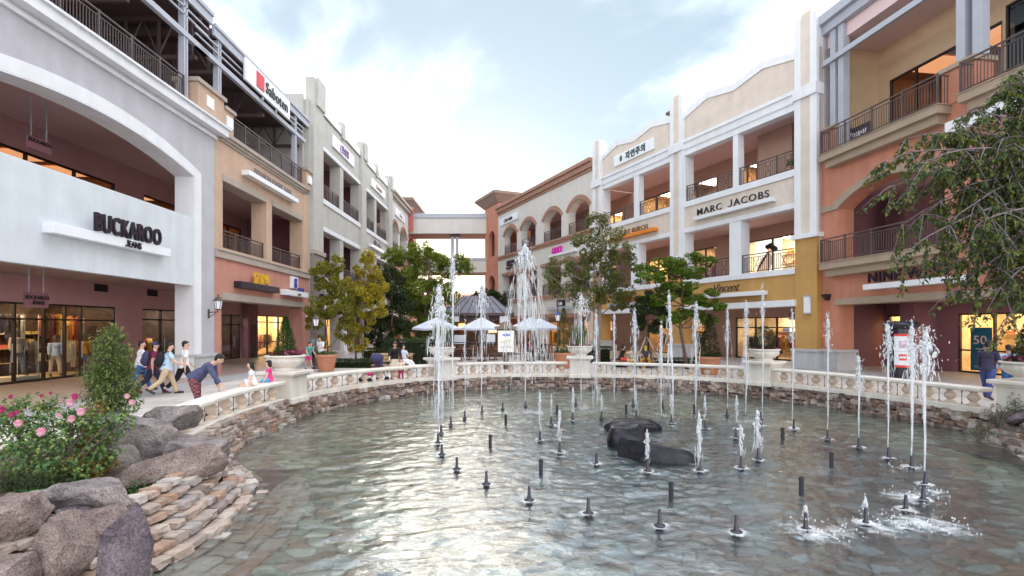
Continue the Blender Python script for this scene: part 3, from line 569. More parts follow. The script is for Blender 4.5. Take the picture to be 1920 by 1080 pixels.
# ------------------------------------------------------------------ lettering and signs
t = sign(FL, 17.5, 0, 4.9, 'heavy black condensed letters on a pale bar across the white panel')
bar(t, -2.55, 2.6, -.14, .16, SIGNW, -.35, -.02); text('BUCKAROO', .80, PLUMTXT, t, .45, -.36, .20, .05, bold=.014, sx=.66, sp=1.1); text('JEANS', .30, PLUMTXT, t, .55, -.38, -.10, .015, bold=.006, sx=.85, name='small_lettering')
t = sign(FL, 28.9, 0, 9.65, 'white bar with thin grey spaced letters above it on the sand wall')
bar(t, -2.9, 3.1, -.1, .14, SIGNW, -.4, 0); text('PREMIUM EVENT HALL', .42, W_GREYD, t, .3, -.2, .22, .03, sx=1.05, sp=1.05)
t = sign(FL, 28.6, -.1, 14.75, 'white board with a red square hung from the steel roof beam')
bar(t, -2.6, 2.6, -.55, .55, SIGNW, -.12, 0, 'board'); add_bevel(MB().box(-1.5, -.7, -.16, -.1, -.36, .42).build('red_mark', mat('sign_red', (.65, .03, .05), rough=.4), t), .01); text('Saboten', .82, PLUMTXT, t, .85, -.15, -.26, .02, bold=.006, sp=1.04)
MB().box(-.7, -.6, -.06, .0, -.75, -.5).box(.9, 1, -.06, 0, -.75, -.5).build('bracket', STEEL, t)
t = sign(FL, 27.4, 0, 4.15, 'yellow emblem over a dark bar on the terracotta wall')
bar(t, -2.1, 2.1, -.16, .16, SIGNK, -.35, 0); YEL = mat('sign_yellow', (.75, .42, .03), rough=.4); text('닭갈비', .62, YEL, t, .2, -.25, .2, .04, bold=.02)
t = sign(FL, 31.9, 0, 4.12, 'blue badge over a white bar on the terracotta wall')
bar(t, -1.5, 1.75, -.16, .16, SIGNW, -.35, 0); BLU = mat('sign_blue', (.02, .035, .35), rough=.4); bar(t, -.3, .55, .32, 1.02, SIGNW, -.2, -.02, 'badge'); text('S', .75, BLU, t, .12, -.22, .38, .03, bold=.04); text('SPORTS', .26, BLU, t, .7, -.3, .18, .03, bold=.02, name='small_lettering'); text('outlet', .2, SIGNK, t, .3, -.37, -.1, .01, name='small_lettering')
t = sign(FL, 41.6, 0, 15.8, 'white board with purple crescent and Korean letters on the first grey green bay')
bar(t, -2.6, 2.6, -.45, .45, SIGNW, -.14, 0, 'board'); PUR = mat('sign_purple', (.16, .05, .22), rough=.4); text('( 한솥집', .62, PUR, t, 0, -.16, -.22, .02, bold=.015)
t = sign(FL, 52.3, 0, 15.7, 'white board with thin brown script on the second grey green bay')
bar(t, -2.6, 2.6, -.4, .4, SIGNW, -.14, 0, 'board'); text('Cornetto', .6, W_BROWN, t, 0, -.16, -.2, .02, shear=.3)
t = sign(FL, 51.5, 0, 9.75, 'dark bar with italic black letters low on the second grey green bay')
bar(t, -2.4, 2.4, -.2, .08, SIGNW, -.3, 0); text('TBoutlo', .75, PLUMTXT, t, 0, -.2, .1, .04, shear=.25, bold=.01)
t = sign(FL, 62.6, 0, 15.2, 'cream board over the two small arches by the brick tower')
bar(t, -2.6, 2.6, -.45, .45, SIGNW, -.14, 0, 'board'); text('Cleio', .6, W_TAUPE, t, 0, -.16, -.2, .02, shear=.2)
t = sign(FM, -4.2, -.02, 9.2, 'widely spaced black capitals over a white bar on the cream wall')
bar(t, -3.05, 2.9, -.2, .02, W_TRIM, -.34, 0); text('MARC JACOBS', .57, PLUMTXT, t, -.1, -.2, .1, .03, bold=.001, sx=1.2, sp=1.2)
t = sign(FM, -13.8, -.02, 9.2, 'bronze letters over an orange bar beside the tall tree')
bar(t, -2.8, 2.75, -.2, .04, mat('sign_orange', (.75, .22, .02), rough=.4), -.34, 0); text('TORY BURCH', .5, mat('sign_bronze', (.30, .17, .07), rough=.4, metal=.4), t, .1, -.2, .1, .04, bold=.004, sx=1.05, sp=1.12)
t = sign(FM, -13.8, -.02, 15.35, 'white board with green leaf and Korean letters on the scalloped parapet')
bar(t, -2.4, 2.4, -.42, .42, SIGNW, -.14, 0, 'board'); GRN = mat('sign_green', (.02, .12, .06), rough=.4); text('자연주의', .62, mat('sign_darkgreen', (.03, .06, .05), rough=.4), t, .35, -.16, -.22, .02, bold=.018, sp=1.15)
MB().ball((-1.45, -.16, 0), (.17, .03, .24), 10, 6).ball((-1.38, -.17, -.12), (.1, .03, .1), 8, 5).build('leaf_mark', GRN, t, smooth=True)
t = sign(FM, -37.0, -.02, 14.6, 'white board with black italic letters over the last brown arch')
bar(t, -2.4, 2.4, -.4, .4, SIGNW, -.14, 0, 'board'); text('Cafe Italia', .6, SIGNK, t, 0, -.16, -.2, .02, shear=.25, bold=.01)
t = sign(FM, -24.5, -.02, 9.15, 'magenta letters over a white bar on the pale wall')
bar(t, -2.5, 2.5, -.2, .02, W_TRIM, -.3, 0); text('OILILY', .75, mat('sign_magenta', (.72, .02, .42), rough=.4), t, -.9, -.2, .1, .05, bold=.03, sx=.9)
t = sign(FM, -35.3, -.02, 9.3, 'black bold letters on the pale wall behind the tallest jet')
text('MON-SOON', .85, SIGNK, t, 0, -.1, -.1, .06, bold=.035, sx=.9); bar(t, -2.2, -.6, -.45, -.25, SIGNK, -.2, 0)
t = sign(FM, -25, -.02, 4.0, 'small black framed letters over a grey blue bar near the lamp post')
bar(t, -2.2, 2.2, -.22, .08, STEEL, -.3, 0); bar(t, -.6, .9, .1, .7, SIGNK, -.12, 0, 'plaque'); text('LAB', .4, SIGNW, t, .15, -.14, .22, .02, bold=.01)
t = sign(FM, -14.9, -.06, 3.98, 'red letters over a grey bar on the ochre wall')
bar(t, -1.9, 1.9, -.22, .0, STEEL, -.3, 0); text('GUESS', .72, mat('sign_deep_red', (.5, .03, .03), rough=.4), t, 0, -.2, .08, .05, bold=.03, sx=1.05)
t = sign(FM, -4.0, -.06, 4.05, 'black handwritten letters over a white bar on the ochre wall')
bar(t, -2.4, 2.2, -.14, .1, W_TRIM, -.45, 0); text('Vincent', .7, SIGNK, t, -.6, -.3, .2, .02, shear=.4, sp=.95)
t = sign(FN, 5.3, 0, 3.9, 'black letters over a white bar on the red wall above the arcade')
bar(t, -2.25, 2.5, -.12, .12, W_TRIM, -.45, 0); text('NINE WEST', .6, PLUMTXT, t, -.2, -.3, .2, .04, bold=.008, sx=1.12, sp=1.14)
t = sign(FN, 9.2, 0, 9.6, 'white slanted sign bar partly hidden by the drooping branches')
bar(t, -2.3, 2.3, -.25, .2, SIGNW, -.45, 0)
t = sign(FN, 3.2, 3.0, 11.3, 'orange letters low inside the roof terrace window', group='shop signs on the facades')
text('EDGE.COM', .55, mat('sign_bright_orange', (.80, .16, .03), rough=.4), t, .8, -.1, .0, .02, bold=.02, sp=1.1)
t = sign(FN, .75, .9, 11.5, 'small black sign with white script behind the roof terrace railing')
bar(t, -.15, 1.4, -.35, .35, SIGNK, -.05, 0, 'board'); text('Pepper', .38, SIGNW, t, .6, -.07, -.1, .01, bold=.01)
def hanging(FR, x, y, z, h, w, hh, label, lines):
    t = thing('hanging_sign', label, 'sign', FR.w(x, y, z), FR.rz, 'boards hung from the gallery ceilings')
    add_bevel(MB().box(-w / 2, w / 2, -.04, .04, -hh / 2, hh / 2).build('board', W_PLUM, t), .01); MB().box(-w * .34, -w * .3, -.01, .01, hh / 2, h).box(w * .3, w * .34, -.01, .01, hh / 2, h).build('rod', STEEL, t)
    for i, s_ in enumerate(lines): text(s_, .16, SIGNK, t, 0, -.05, .03 - .17 * i, .006, bold=.008)
hanging(FL, 17.6, 2.5, 3.0, 1.06, .85, .5, 'grey board hung under the white panel by two rods', ['BUCKAROO', 'JEANS'])
hanging(FL, 17.7, 2.5, 8.15, 1.6, .9, .42, 'grey board hung inside the great arch above the white panel', ['BUCKAROO'])
hanging(FM, -10.5, 2.2, 13.0, .9, 1.3, .5, 'pale board hung in the upper gallery left of the middle pilaster', ['STUDIO'])
hanging(FM, -2.0, 2.4, 2.75, .8, .8, .42, 'dark board hung over the shop door under the white awning', ['Vincent'])
hanging(FM, -1.4, 2.4, 8.05, .5, .8, .3, 'small plum board hung in the first floor gallery by the poster', ['MARC'])
# ------------------------------------------------------------------ pond, plaza, balustrade
WZ, BEDZ = -.5, -.86
def crom(P, n=10):
    out = []
    for i in range(len(P) - 1):
        a, b, c, d = [Vector(P[max(0, min(len(P) - 1, k))]) for k in (i - 1, i, i + 1, i + 2)]
        for j in range(n):
            t = j / n; out.append(.5 * ((2 * b) + (c - a) * t + (2 * a - 5 * b + 4 * c - d) * t * t + (3 * b - a - 3 * c + d) * t ** 3))
    return out + [Vector(P[-1])]
RING = crom([(-5.55, 8.6), (-6.1, 10.6), (-6.38, 12.6), (-6.3, 14.6), (-6.0, 16.6), (-5.35, 18.3), (-4.3, 20.0), (-2.7, 21.7), (-.3, 22.75), (2.9, 22.8), (6.3, 21.75), (8.7, 20.2), (10.1, 17.9), (10.95, 15.5), (11.45, 13.2), (11.7, 11.5)], 8)
def arcl(P):
    s = [0]
    for i in range(1, len(P)): s.append(s[-1] + (P[i] - P[i - 1]).length)
    return s
RS = arcl(RING)
def rat(s):                                                        # point and outward normal on the ring
    i = 0
    while i < len(RS) - 2 and RS[i + 1] < s: i += 1
    t = (s - RS[i]) / (RS[i + 1] - RS[i]); p = RING[i].lerp(RING[i + 1], t); d = (RING[i + 1] - RING[i]).normalized()
    return p, Vector((-d.y, d.x)), d
def near_s(p):
    return RS[min(range(len(RING)), key=lambda i: (RING[i] - Vector(p)).length)]
def off(s, o, z): p, n, d = rat(s); q = p + n * o; return Vector((q.x, q.y, z))
# ground and pond bed
left_bank = [(-6.15, 8.5), (-5.95, 7.6), (-5.75, 6.6), (-5.75, 5.0), (-5.75, 3.0), (-5.75, 1.2)]
right_bank = [(11.7, 11.2), (11.6, 10.2), (10.8, 9.0), (10.2, 8), (10.2, 5), (10.2, 1.2)]
hole = [off(s, .05, 0).xy for s in RS[1:-1]] + [Vector(p) for p in right_bank] + [Vector(p) for p in left_bank[::-1]]
G = 900
outer_ = [(-G, -G), (G, -G), (G, G), (-G, G)]
pm = MB(); loops = [outer_, [tuple(p) for p in hole]]; flat = [p for l in loops for p in l]
tri = geometry.tessellate_polygon([[Vector((p[0], p[1], 0)) for p in l] for l in loops])
fs = []
for t in tri:
    a, b, c = [Vector(flat[i]) for i in t]; fs.append(t if (b.x - a.x) * (c.y - a.y) - (b.y - a.y) * (c.x - a.x) > 0 else (t[0], t[2], t[1]))
pm.add([(p[0], p[1], 0) for p in flat], fs)
def pave():
    m = bpy.data.materials.new('plaza_paving'); m.use_nodes = True; t = m.node_tree; n = t.nodes.new; l = t.links.new; p = t.nodes['Principled BSDF']
    c = n('ShaderNodeTexCoord'); b = n('ShaderNodeTexBrick'); b.inputs['Scale'].default_value = 1; b.inputs['Brick Width'].default_value = .62; b.inputs['Row Height'].default_value = .42; b.inputs['Mortar Size'].default_value = .009; b.inputs['Bias'].default_value = -.2
    b.inputs['Color1'].default_value = (.57, .53, .50, 1); b.inputs['Color2'].default_value = (.70, .655, .615, 1); b.inputs['Mortar'].default_value = (.27, .245, .23, 1)
    l(c.outputs['Object'], b.inputs['Vector']); a = n('ShaderNodeTexNoise'); a.inputs['Scale'].default_value = .5; a.inputs['Detail'].default_value = 7; l(c.outputs['Object'], a.inputs['Vector'])
    r = n('ShaderNodeValToRGB'); r.color_ramp.elements[0].color = (.74, .73, .74, 1); r.color_ramp.elements[1].color = (1.08, 1.06, 1.04, 1); r.color_ramp.elements[0].position = .3; r.color_ramp.elements[1].position = .7; l(a.outputs[0], r.inputs[0])
    x = n('ShaderNodeMix'); x.data_type = 'RGBA'; x.blend_type = 'MULTIPLY'; x.inputs[0].default_value = 1; l(b.outputs[0], x.inputs[6]); l(r.outputs[0], x.inputs[7]); l(x.outputs[2], p.inputs['Base Color'])
    p.inputs['Roughness'].default_value = .55; u = n('ShaderNodeBump'); u.inputs['Strength'].default_value = .25; u.inputs['Distance'].default_value = .01; l(b.outputs['Fac'], u.inputs['Height']); u.invert = True; l(u.outputs[0], p.inputs['Normal']); return m
tag(pm.build('plaza', pave()), kind='structure')
def strip_ground(name, pts, z, m): tag(MB().add([(x, y, z) for x, y in pts], [tuple(range(len(pts)))]).build(name, m), kind='structure')
GREYPAVE = mat('grey_paving', (.38, .375, .40), rough=.5, var=.16, vs=1.8, bump=.15, bs=30)
BRPAVE = mat('arcade_paving', (.34, .25, .23), rough=.4, var=.12, vs=1.5, bump=.1)
strip_ground('arcade_pavement', [(-21, 8), (-12.4, 8), (-12.4, 70), (-21, 70)], .004, BRPAVE)
strip_ground('arcade_pavement', [(-12.4, 8), (-11.0, 8), (-11.0, 70), (-12.4, 70)], .004, GREYPAVE)
strip_ground('arcade_pavement', [FM.w(-41, 5, 0).xy, FM.w(-41, -1.6, 0).xy, FM.w(1.2, -1.6, 0).xy, FM.w(1.2, 5, 0).xy], .004, GREYPAVE)
strip_ground('arcade_pavement', [FN.w(-1.4, 5.2, 0).xy, FN.w(0, -1.2, 0).xy, FN.w(13.5, -1.2, 0).xy, FN.w(13.5, 5.2, 0).xy], .008, GREYPAVE)
# pond bed: flagstones under the water
def stonebed():
    m = bpy.data.materials.new('flagstone_bed'); m.use_nodes = True; t = m.node_tree; n = t.nodes.new; l = t.links.new; p = t.nodes['Principled BSDF']
    c = n('ShaderNodeTexCoord'); w = n('ShaderNodeTexNoise'); w.inputs['Scale'].default_value = 3; l(c.outputs['Object'], w.inputs['Vector'])
    mm = n('ShaderNodeMix'); mm.data_type = 'RGBA'; mm.blend_type = 'ADD'; mm.inputs[0].default_value = .16; l(c.outputs['Object'], mm.inputs[6]); l(w.outputs['Color'], mm.inputs[7])
    mp = n('ShaderNodeMapping'); mp.inputs['Scale'].default_value = (1, 1.25, 0); mp.inputs['Rotation'].default_value = (0, 0, .5); l(mm.outputs[2], mp.inputs[0])
    v = n('ShaderNodeTexVoronoi'); v.inputs['Scale'].default_value = 3.3; l(mp.outputs[0], v.inputs['Vector'])
    e = n('ShaderNodeTexVoronoi'); e.feature = 'DISTANCE_TO_EDGE'; e.inputs['Scale'].default_value = 3.3; l(mp.outputs[0], e.inputs['Vector'])
    r = n('ShaderNodeValToRGB'); els = r.color_ramp.elements; cols = [(.15, .18, .14), (.38, .36, .27), (.095, .10, .085), (.32, .21, .15), (.22, .29, .25), (.52, .53, .47), (.18, .22, .19)]
    while len(els) < len(cols): els.new(.5)
    for i, q in enumerate(cols): els[i].position = i / 6; els[i].color = q + (1,)
    l(v.outputs['Color'], r.inputs[0]); k = n('ShaderNodeValToRGB'); k.color_ramp.elements[0].color = (.42, .42, .42, 1); k.color_ramp.elements[1].position = .07; l(e.outputs['Distance'], k.inputs[0])
    x = n('ShaderNodeMix'); x.data_type = 'RGBA'; x.blend_type = 'MULTIPLY'; x.inputs[0].default_value = 1; l(r.outputs[0], x.inputs[6]); l(k.outputs[0], x.inputs[7])
    g = n('ShaderNodeTexNoise'); g.inputs['Scale'].default_value = 14; g.inputs['Detail'].default_value = 6; l(c.outputs['Object'], g.inputs['Vector']); y = n('ShaderNodeMix'); y.data_type = 'RGBA'; y.blend_type = 'OVERLAY'; y.inputs[0].default_value = .45; l(x.outputs[2], y.inputs[6]); l(g.outputs[0], y.inputs[7])
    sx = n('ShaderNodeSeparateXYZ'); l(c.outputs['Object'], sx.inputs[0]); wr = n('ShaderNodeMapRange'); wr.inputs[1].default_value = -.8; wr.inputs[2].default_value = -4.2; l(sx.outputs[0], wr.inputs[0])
    wn_ = n('ShaderNodeMix'); wn_.data_type = 'RGBA'; wn_.blend_type = 'MULTIPLY'; l(wr.outputs[0], wn_.inputs[0]); l(y.outputs[2], wn_.inputs[6]); wn_.inputs[7].default_value = (1.08, .92, .76, 1); dv = n('ShaderNodeVectorMath'); dv.operation = 'DISTANCE'; l(c.outputs['Object'], dv.inputs[0]); dv.inputs[1].default_value = (3.4, 10.6, BEDZ); dr = n('ShaderNodeMapRange'); dr.inputs[1].default_value = 5.6; dr.inputs[2].default_value = 4.6; l(dv.outputs['Value'], dr.inputs[0])   # bed tinted darker and bluer in a disc under the nozzles
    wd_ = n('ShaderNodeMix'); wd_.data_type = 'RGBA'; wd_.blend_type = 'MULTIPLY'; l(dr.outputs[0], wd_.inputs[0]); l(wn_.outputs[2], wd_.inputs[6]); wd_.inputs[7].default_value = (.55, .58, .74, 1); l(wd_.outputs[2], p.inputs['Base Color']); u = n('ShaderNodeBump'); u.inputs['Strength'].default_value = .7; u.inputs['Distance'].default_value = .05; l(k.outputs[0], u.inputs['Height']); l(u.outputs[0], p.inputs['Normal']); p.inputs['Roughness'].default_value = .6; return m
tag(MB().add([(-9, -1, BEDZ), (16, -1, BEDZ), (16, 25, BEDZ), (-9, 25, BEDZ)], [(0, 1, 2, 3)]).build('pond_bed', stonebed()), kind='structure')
# water: real ripples on a grid plus fine bump
def watermat():
    m = bpy.data.materials.new('pond_water'); m.use_nodes = True; t = m.node_tree; t.nodes.clear(); n = t.nodes.new; l = t.links.new
    o = n('ShaderNodeOutputMaterial'); x = n('ShaderNodeMixShader'); a = n('ShaderNodeBsdfRefraction'); g = n('ShaderNodeBsdfGlossy'); f = n('ShaderNodeFresnel'); a.inputs['IOR'].default_value = 1.33; a.inputs['Roughness'].default_value = .02
    f.inputs[0].default_value = 3.6; a.inputs[0].default_value = (.86, .95, .94, 1); g.inputs['Roughness'].default_value = .035; g.inputs['Color'].default_value = (.97, .99, 1, 1)
    c = n('ShaderNodeTexCoord'); mp = n('ShaderNodeMapping'); mp.inputs['Rotation'].default_value = (0, 0, .6); mp.inputs['Scale'].default_value = (1, 1.7, 1); l(c.outputs['Object'], mp.inputs[0])
    q = n('ShaderNodeTexNoise'); q.inputs['Scale'].default_value = 5.0; q.inputs['Detail'].default_value = 5; q.inputs['Roughness'].default_value = .62; q.inputs['Distortion'].default_value = .5; l(mp.outputs[0], q.inputs['Vector'])
    b = n('ShaderNodeBump'); b.inputs['Strength'].default_value = 1.0; b.inputs['Distance'].default_value = .008; vo = n('ShaderNodeTexVoronoi'); vo.inputs['Scale'].default_value = 3.6; wq = n('ShaderNodeMix'); wq.data_type = 'RGBA'; wq.blend_type = 'ADD'; wq.inputs[0].default_value = .35; l(mp.outputs[0], wq.inputs[6]); l(q.outputs['Color'], wq.inputs[7]); l(wq.outputs[2], vo.inputs['Vector'])
    hs = n('ShaderNodeMath'); hs.operation = 'MULTIPLY_ADD'; l(vo.outputs['Distance'], hs.inputs[0]); hs.inputs[1].default_value = .9; l(q.outputs[0], hs.inputs[2]); fq = n('ShaderNodeTexNoise'); fq.inputs['Scale'].default_value = 15; fq.inputs['Detail'].default_value = 4; l(mp.outputs[0], fq.inputs['Vector'])
    dv = n('ShaderNodeVectorMath'); dv.operation = 'DISTANCE'; l(c.outputs['Object'], dv.inputs[0]); dv.inputs[1].default_value = (3.3, 10.8, -.5); dr = n('ShaderNodeMapRange'); dr.inputs[1].default_value = 6.0; dr.inputs[2].default_value = 4.0; dr.inputs[3].default_value = .08; dr.inputs[4].default_value = .75; l(dv.outputs['Value'], dr.inputs[0])
    fm_ = n('ShaderNodeMath'); fm_.operation = 'MULTIPLY_ADD'; l(fq.outputs[0], fm_.inputs[0]); l(dr.outputs[0], fm_.inputs[1]); l(hs.outputs[0], fm_.inputs[2]); l(fm_.outputs[0], b.inputs['Height'])
    b2 = n('ShaderNodeBump'); b2.inputs['Strength'].default_value = .5; b2.inputs['Distance'].default_value = .02; l(q.outputs[0], b2.inputs['Height']); l(b.outputs[0], g.inputs['Normal']); l(b2.outputs[0], a.inputs['Normal']); l(b.outputs[0], f.inputs['Normal'])
    df = n('ShaderNodeBsdfDiffuse'); df.inputs[0].default_value = (.36, .42, .44, 1); y = n('ShaderNodeMixShader'); y.inputs[0].default_value = .03; l(a.outputs[0], y.inputs[1]); l(df.outputs[0], y.inputs[2])
    ge = n('ShaderNodeNewGeometry'); k = n('ShaderNodeMath'); k.operation = 'MULTIPLY_ADD'; l(ge.outputs['Backfacing'], k.inputs[0]); k.inputs[1].default_value = -1; k.inputs[2].default_value = 1; k2 = n('ShaderNodeMath'); k2.operation = 'MULTIPLY'; l(k.outputs[0], k2.inputs[0]); l(f.outputs[0], k2.inputs[1])
    l(k2.outputs[0], x.inputs[0]); l(y.outputs[0], x.inputs[1]); l(g.outputs[0], x.inputs[2]); l(x.outputs[0], o.inputs[0]); return m
JC = Vector((3.4, 11.5))
def wave(x, y):
    d = (Vector((x, y)) - JC).length; k = max(0, min(1, (6.2 - d) / 2)); u, v = x * .83 + y * .56, y * .83 - x * .56
    a = .0135 + .003 * k; w = noise.noise(Vector((u * 1.6, v * 2.4, 0))) * 1.1 + noise.noise(Vector((u * 3.6 + 3, v * 5.6, 2))) * .75 + noise.noise(Vector((u * 7.5, v * 10.5, 7))) * (.30 + .75 * k)
    return WZ + a * w
wm_ = MB(); nx, ny = 330, 370; x0, x1, y0, y1 = -6.9, 12.6, .9, 23.2
wm_.add([(x0 + (x1 - x0) * i / nx, y0 + (y1 - y0) * j / ny, wave(x0 + (x1 - x0) * i / nx, y0 + (y1 - y0) * j / ny)) for j in range(ny + 1) for i in range(nx + 1)],
        [(j * (nx + 1) + i, j * (nx + 1) + i + 1, (j + 1) * (nx + 1) + i + 1, (j + 1) * (nx + 1) + i) for j in range(ny) for i in range(nx)])
# ------------------------------------------------------------------ stone work
def stonemat(name, cols, wet=.7):
    m = bpy.data.materials.new(name); m.use_nodes = True; MATS[name] = m; t = m.node_tree; n = t.nodes.new; l = t.links.new; p = t.nodes['Principled BSDF']
    g = n('ShaderNodeNewGeometry'); r = n('ShaderNodeValToRGB'); e = r.color_ramp.elements
    while len(e) < len(cols): e.new(.5)
    for i, c in enumerate(cols): e[i].position = i / (len(cols) - 1); e[i].color = c + (1,)
    l(g.outputs['Random Per Island'], r.inputs[0]); c = n('ShaderNodeTexCoord'); a = n('ShaderNodeTexNoise'); a.inputs['Scale'].default_value = 7; a.inputs['Detail'].default_value = 9; a.inputs['Roughness'].default_value = .65; l(c.outputs['Object'], a.inputs['Vector'])
    x = n('ShaderNodeMix'); x.data_type = 'RGBA'; x.blend_type = 'OVERLAY'; x.inputs[0].default_value = .8; l(r.outputs[0], x.inputs[6]); l(a.outputs[0], x.inputs[7]); l(x.outputs[2], p.inputs['Base Color'])
    b = n('ShaderNodeBump'); b.inputs['Strength'].default_value = .7; b.inputs['Distance'].default_value = .03; l(a.outputs[0], b.inputs['Height']); l(b.outputs[0], p.inputs['Normal']); p.inputs['Roughness'].default_value = wet; return m
LEDGE = stonemat('ledge_stone', [(.28, .18, .13), (.44, .37, .32), (.17, .125, .11), (.50, .45, .41), (.33, .19, .12), (.31, .28, .27), (.40, .31, .25)])
RUBBLE = stonemat('rubble_stone', [(.20, .13, .10), (.40, .32, .27), (.11, .085, .085), (.30, .20, .15), (.50, .44, .40), (.26, .16, .11), (.16, .13, .13), (.36, .27, .22)])
MORTAR = mat('dark_joint', (.045, .035, .033), rough=.9)
def stone(mb, c, ux, uy, L, D, H, rr, m=0, k=2):                    # one irregular rounded block: ux along, uy outwards
    P = []; ux = Vector((ux.x, ux.y, 0)); uy = Vector((uy.x, uy.y, 0)); uz = Vector((0, 0, 1)); o = Vector((rr.uniform(0, 99), rr.uniform(0, 99), rr.uniform(0, 99)))
    N_ = [(-1, 0, 0), (1, 0, 0)]
    n = 5; g = {}; vs = []; fs = []
    def pt(a, b, cc):
        key = (round(a, 3), round(b, 3), round(cc, 3))
        if key not in g:
            v = Vector((a, b, cc)); q = v * (1 - .07 * (abs(a) * abs(b) + abs(b) * abs(cc) + abs(a) * abs(cc)) / 1.6); w = noise.noise_vector(v * 1.3 + o) * .27
            g[key] = len(vs); vs.append(c + ux * ((q.x + w.x) * L / 2) + uy * ((q.y + w.y) * D / 2) + uz * ((q.z + w.z * .9) * H / 2))
        return g[key]
    st = [-1, -.6, .6, 1] if k == 2 else [-1, 0, 1]
    for ax in range(3):
        for sg in (-1, 1):
            for i in range(len(st) - 1):
                for j in range(len(st) - 1):
                    co = []
                    for (a, b) in ((st[i], st[j]), (st[i + 1], st[j]), (st[i + 1], st[j + 1]), (st[i], st[j + 1])):
                        v = [0, 0, 0]; v[ax] = sg; v[(ax + 1) % 3] = a; v[(ax + 2) % 3] = b; co.append(pt(*v))
                    fs.append(tuple(co if sg > 0 else co[::-1]))
    mb.add(vs, fs, m)
def course(mb, path, z, H, D, rr, lmin=.18, lmax=.5, jz=.02, jo=.05, k=2):
    s = arcl(path); tot = s[-1]; u = 0
    while u < tot - .1:
        L = min(rr.uniform(lmin, lmax), tot - u); mid = u + L / 2; i = 0
        while i < len(s) - 2 and s[i + 1] < mid: i += 1
        p = path[i].lerp(path[i + 1], (mid - s[i]) / (s[i + 1] - s[i])); d = (path[i + 1] - path[i]).normalized(); nn = Vector((-d.y, d.x))
        h = H * rr.uniform(.72, 1.15); q = p + nn * rr.uniform(-jo, jo)
        a = rr.uniform(-.08, .08); d2 = Vector((d.x * math.cos(a) - d.y * math.sin(a), d.x * math.sin(a) + d.y * math.cos(a))); n2 = Vector((-d2.y, d2.x))
        stone(mb, Vector((q.x, q.y, z + rr.uniform(-jz, jz))), d2, n2, L * 1.03, D * rr.uniform(.85, 1.15), h, rr, 0, k); u += L * .985
rr = random.Random(3)
# ring wall under the balustrade (rubble), from the left pedestal round to the right bank
wl = MB(); sA, sB = near_s((-6.3, 14.4)), RS[-1]
for zi, (z, h) in enumerate(((-.62, .16), (-.49, .17), (-.35, .16), (-.22, .17), (-.08, .15))):
    path = [off(sA + (sB - sA) * i / 90,   .20 - .025 * (4 - zi), 0).xy for i in range(91)]
    course(wl, path, z, h, .42, rr, .09, .34, .035, .05)
tag(wl.build('rubble_wall', RUBBLE), 'dark mortared rubble wall round the far side of the pond under the balustrade', 'stone wall')
bk_ = MB()
for i in range(90):
    a, b = off(sA + (sB - sA) * i / 90, .24, 0), off(sA + (sB - sA) * (i + 1) / 90, .24, 0); bk_.add([(a.x, a.y, -.9), (b.x, b.y, -.9), (b.x, b.y, .02), (a.x, a.y, .02)], [(0, 3, 2, 1)])
tag(bk_.build('pond_lining', MORTAR), kind='structure')
# stepped ledges on the left bank
prom = crom([(-3.95, 3.6), (-3.85, 4.8), (-3.72, 5.7), (-3.62, 6.5), (-3.72, 7.4), (-4.0, 8.5), (-4.6, 9.4), (-5.4, 10.3), (-5.85, 11.2), (-6.02, 12.4), (-6.02, 13.6), (-6.05, 14.9)], 8)
lg = MB()
for i in range(7):
    ins = .02 + .15 * i; z = -.56 + .10 * i
    path = []
    for j in range(len(prom)):
        d = (prom[min(j + 1, len(prom) - 1)] - prom[max(j - 1, 0)]).normalized(); n_ = Vector((-d.y, d.x)); w_ = 1 if prom[j].y < 9 else max(.28, 1 - (prom[j].y - 9) * .30)
        path.append(prom[j] + n_ * ins * w_)
    course(lg, path, z, .10, .22, rr, .11, .36, .014, .05)
for i in range(3):                                                  # drowned courses
    path = [p - Vector((-(prom[min(j + 1, len(prom) - 1)] - prom[max(j - 1, 0)]).normalized().y, (prom[min(j + 1, len(prom) - 1)] - prom[max(j - 1, 0)]).normalized().x)) * (.16 + .2 * i) for j, p in enumerate(prom)]
    course(lg, path, -.68 - .07 * i, .1, .34, rr, .16, .46, .012, .05)
tag(lg.build('stone_ledge', LEDGE), 'stepped dry stone ledge curving out from the left bank below the boulders', 'stone wall')
rp_ = crom([(11.75, 13.0), (11.3, 12.75), (10.9, 12.2), (10.55, 11.2), (10.1, 10.2), (9.5, 9.4), (9.1, 8.4), (9.0, 6.5)], 8)[::-1]
rl_ = MB()
for i in range(7):
    path = [p - Vector((-(rp_[min(j + 1, len(rp_) - 1)] - rp_[max(j - 1, 0)]).normalized().y, (rp_[min(j + 1, len(rp_) - 1)] - rp_[max(j - 1, 0)]).normalized().x)) * (.02 + .13 * i) for j, p in enumerate(rp_)]
    course(rl_, path, -.56 + .1 * i, .115, .32, rr, .16, .42, .012, .05)
tag(rl_.build('stone_ledge', LEDGE), 'stepped dry stone ledge on the right bank below the corner urn', 'stone wall')
SOIL = mat('soil', (.075, .05, .038), rough=.95, var=.35, vs=6, bump=.8, bs=30)
def bank(name, base, f):
    q = MB(); xs, ys = base; nx_, ny_ = 26, 34
    q.add([(xs[0] + (xs[1] - xs[0]) * i / nx_, ys[0] + (ys[1] - ys[0]) * j / ny_, f(xs[0] + (xs[1] - xs[0]) * i / nx_, ys[0] + (ys[1] - ys[0]) * j / ny_)) for j in range(ny_ + 1) for i in range(nx_ + 1)],
          [(j * (nx_ + 1) + i, j * (nx_ + 1) + i + 1, (j + 1) * (nx_ + 1) + i + 1, (j + 1) * (nx_ + 1) + i) for j in range(ny_) for i in range(nx_)])
    tag(q.build(name, SOIL, smooth=True), kind='structure')
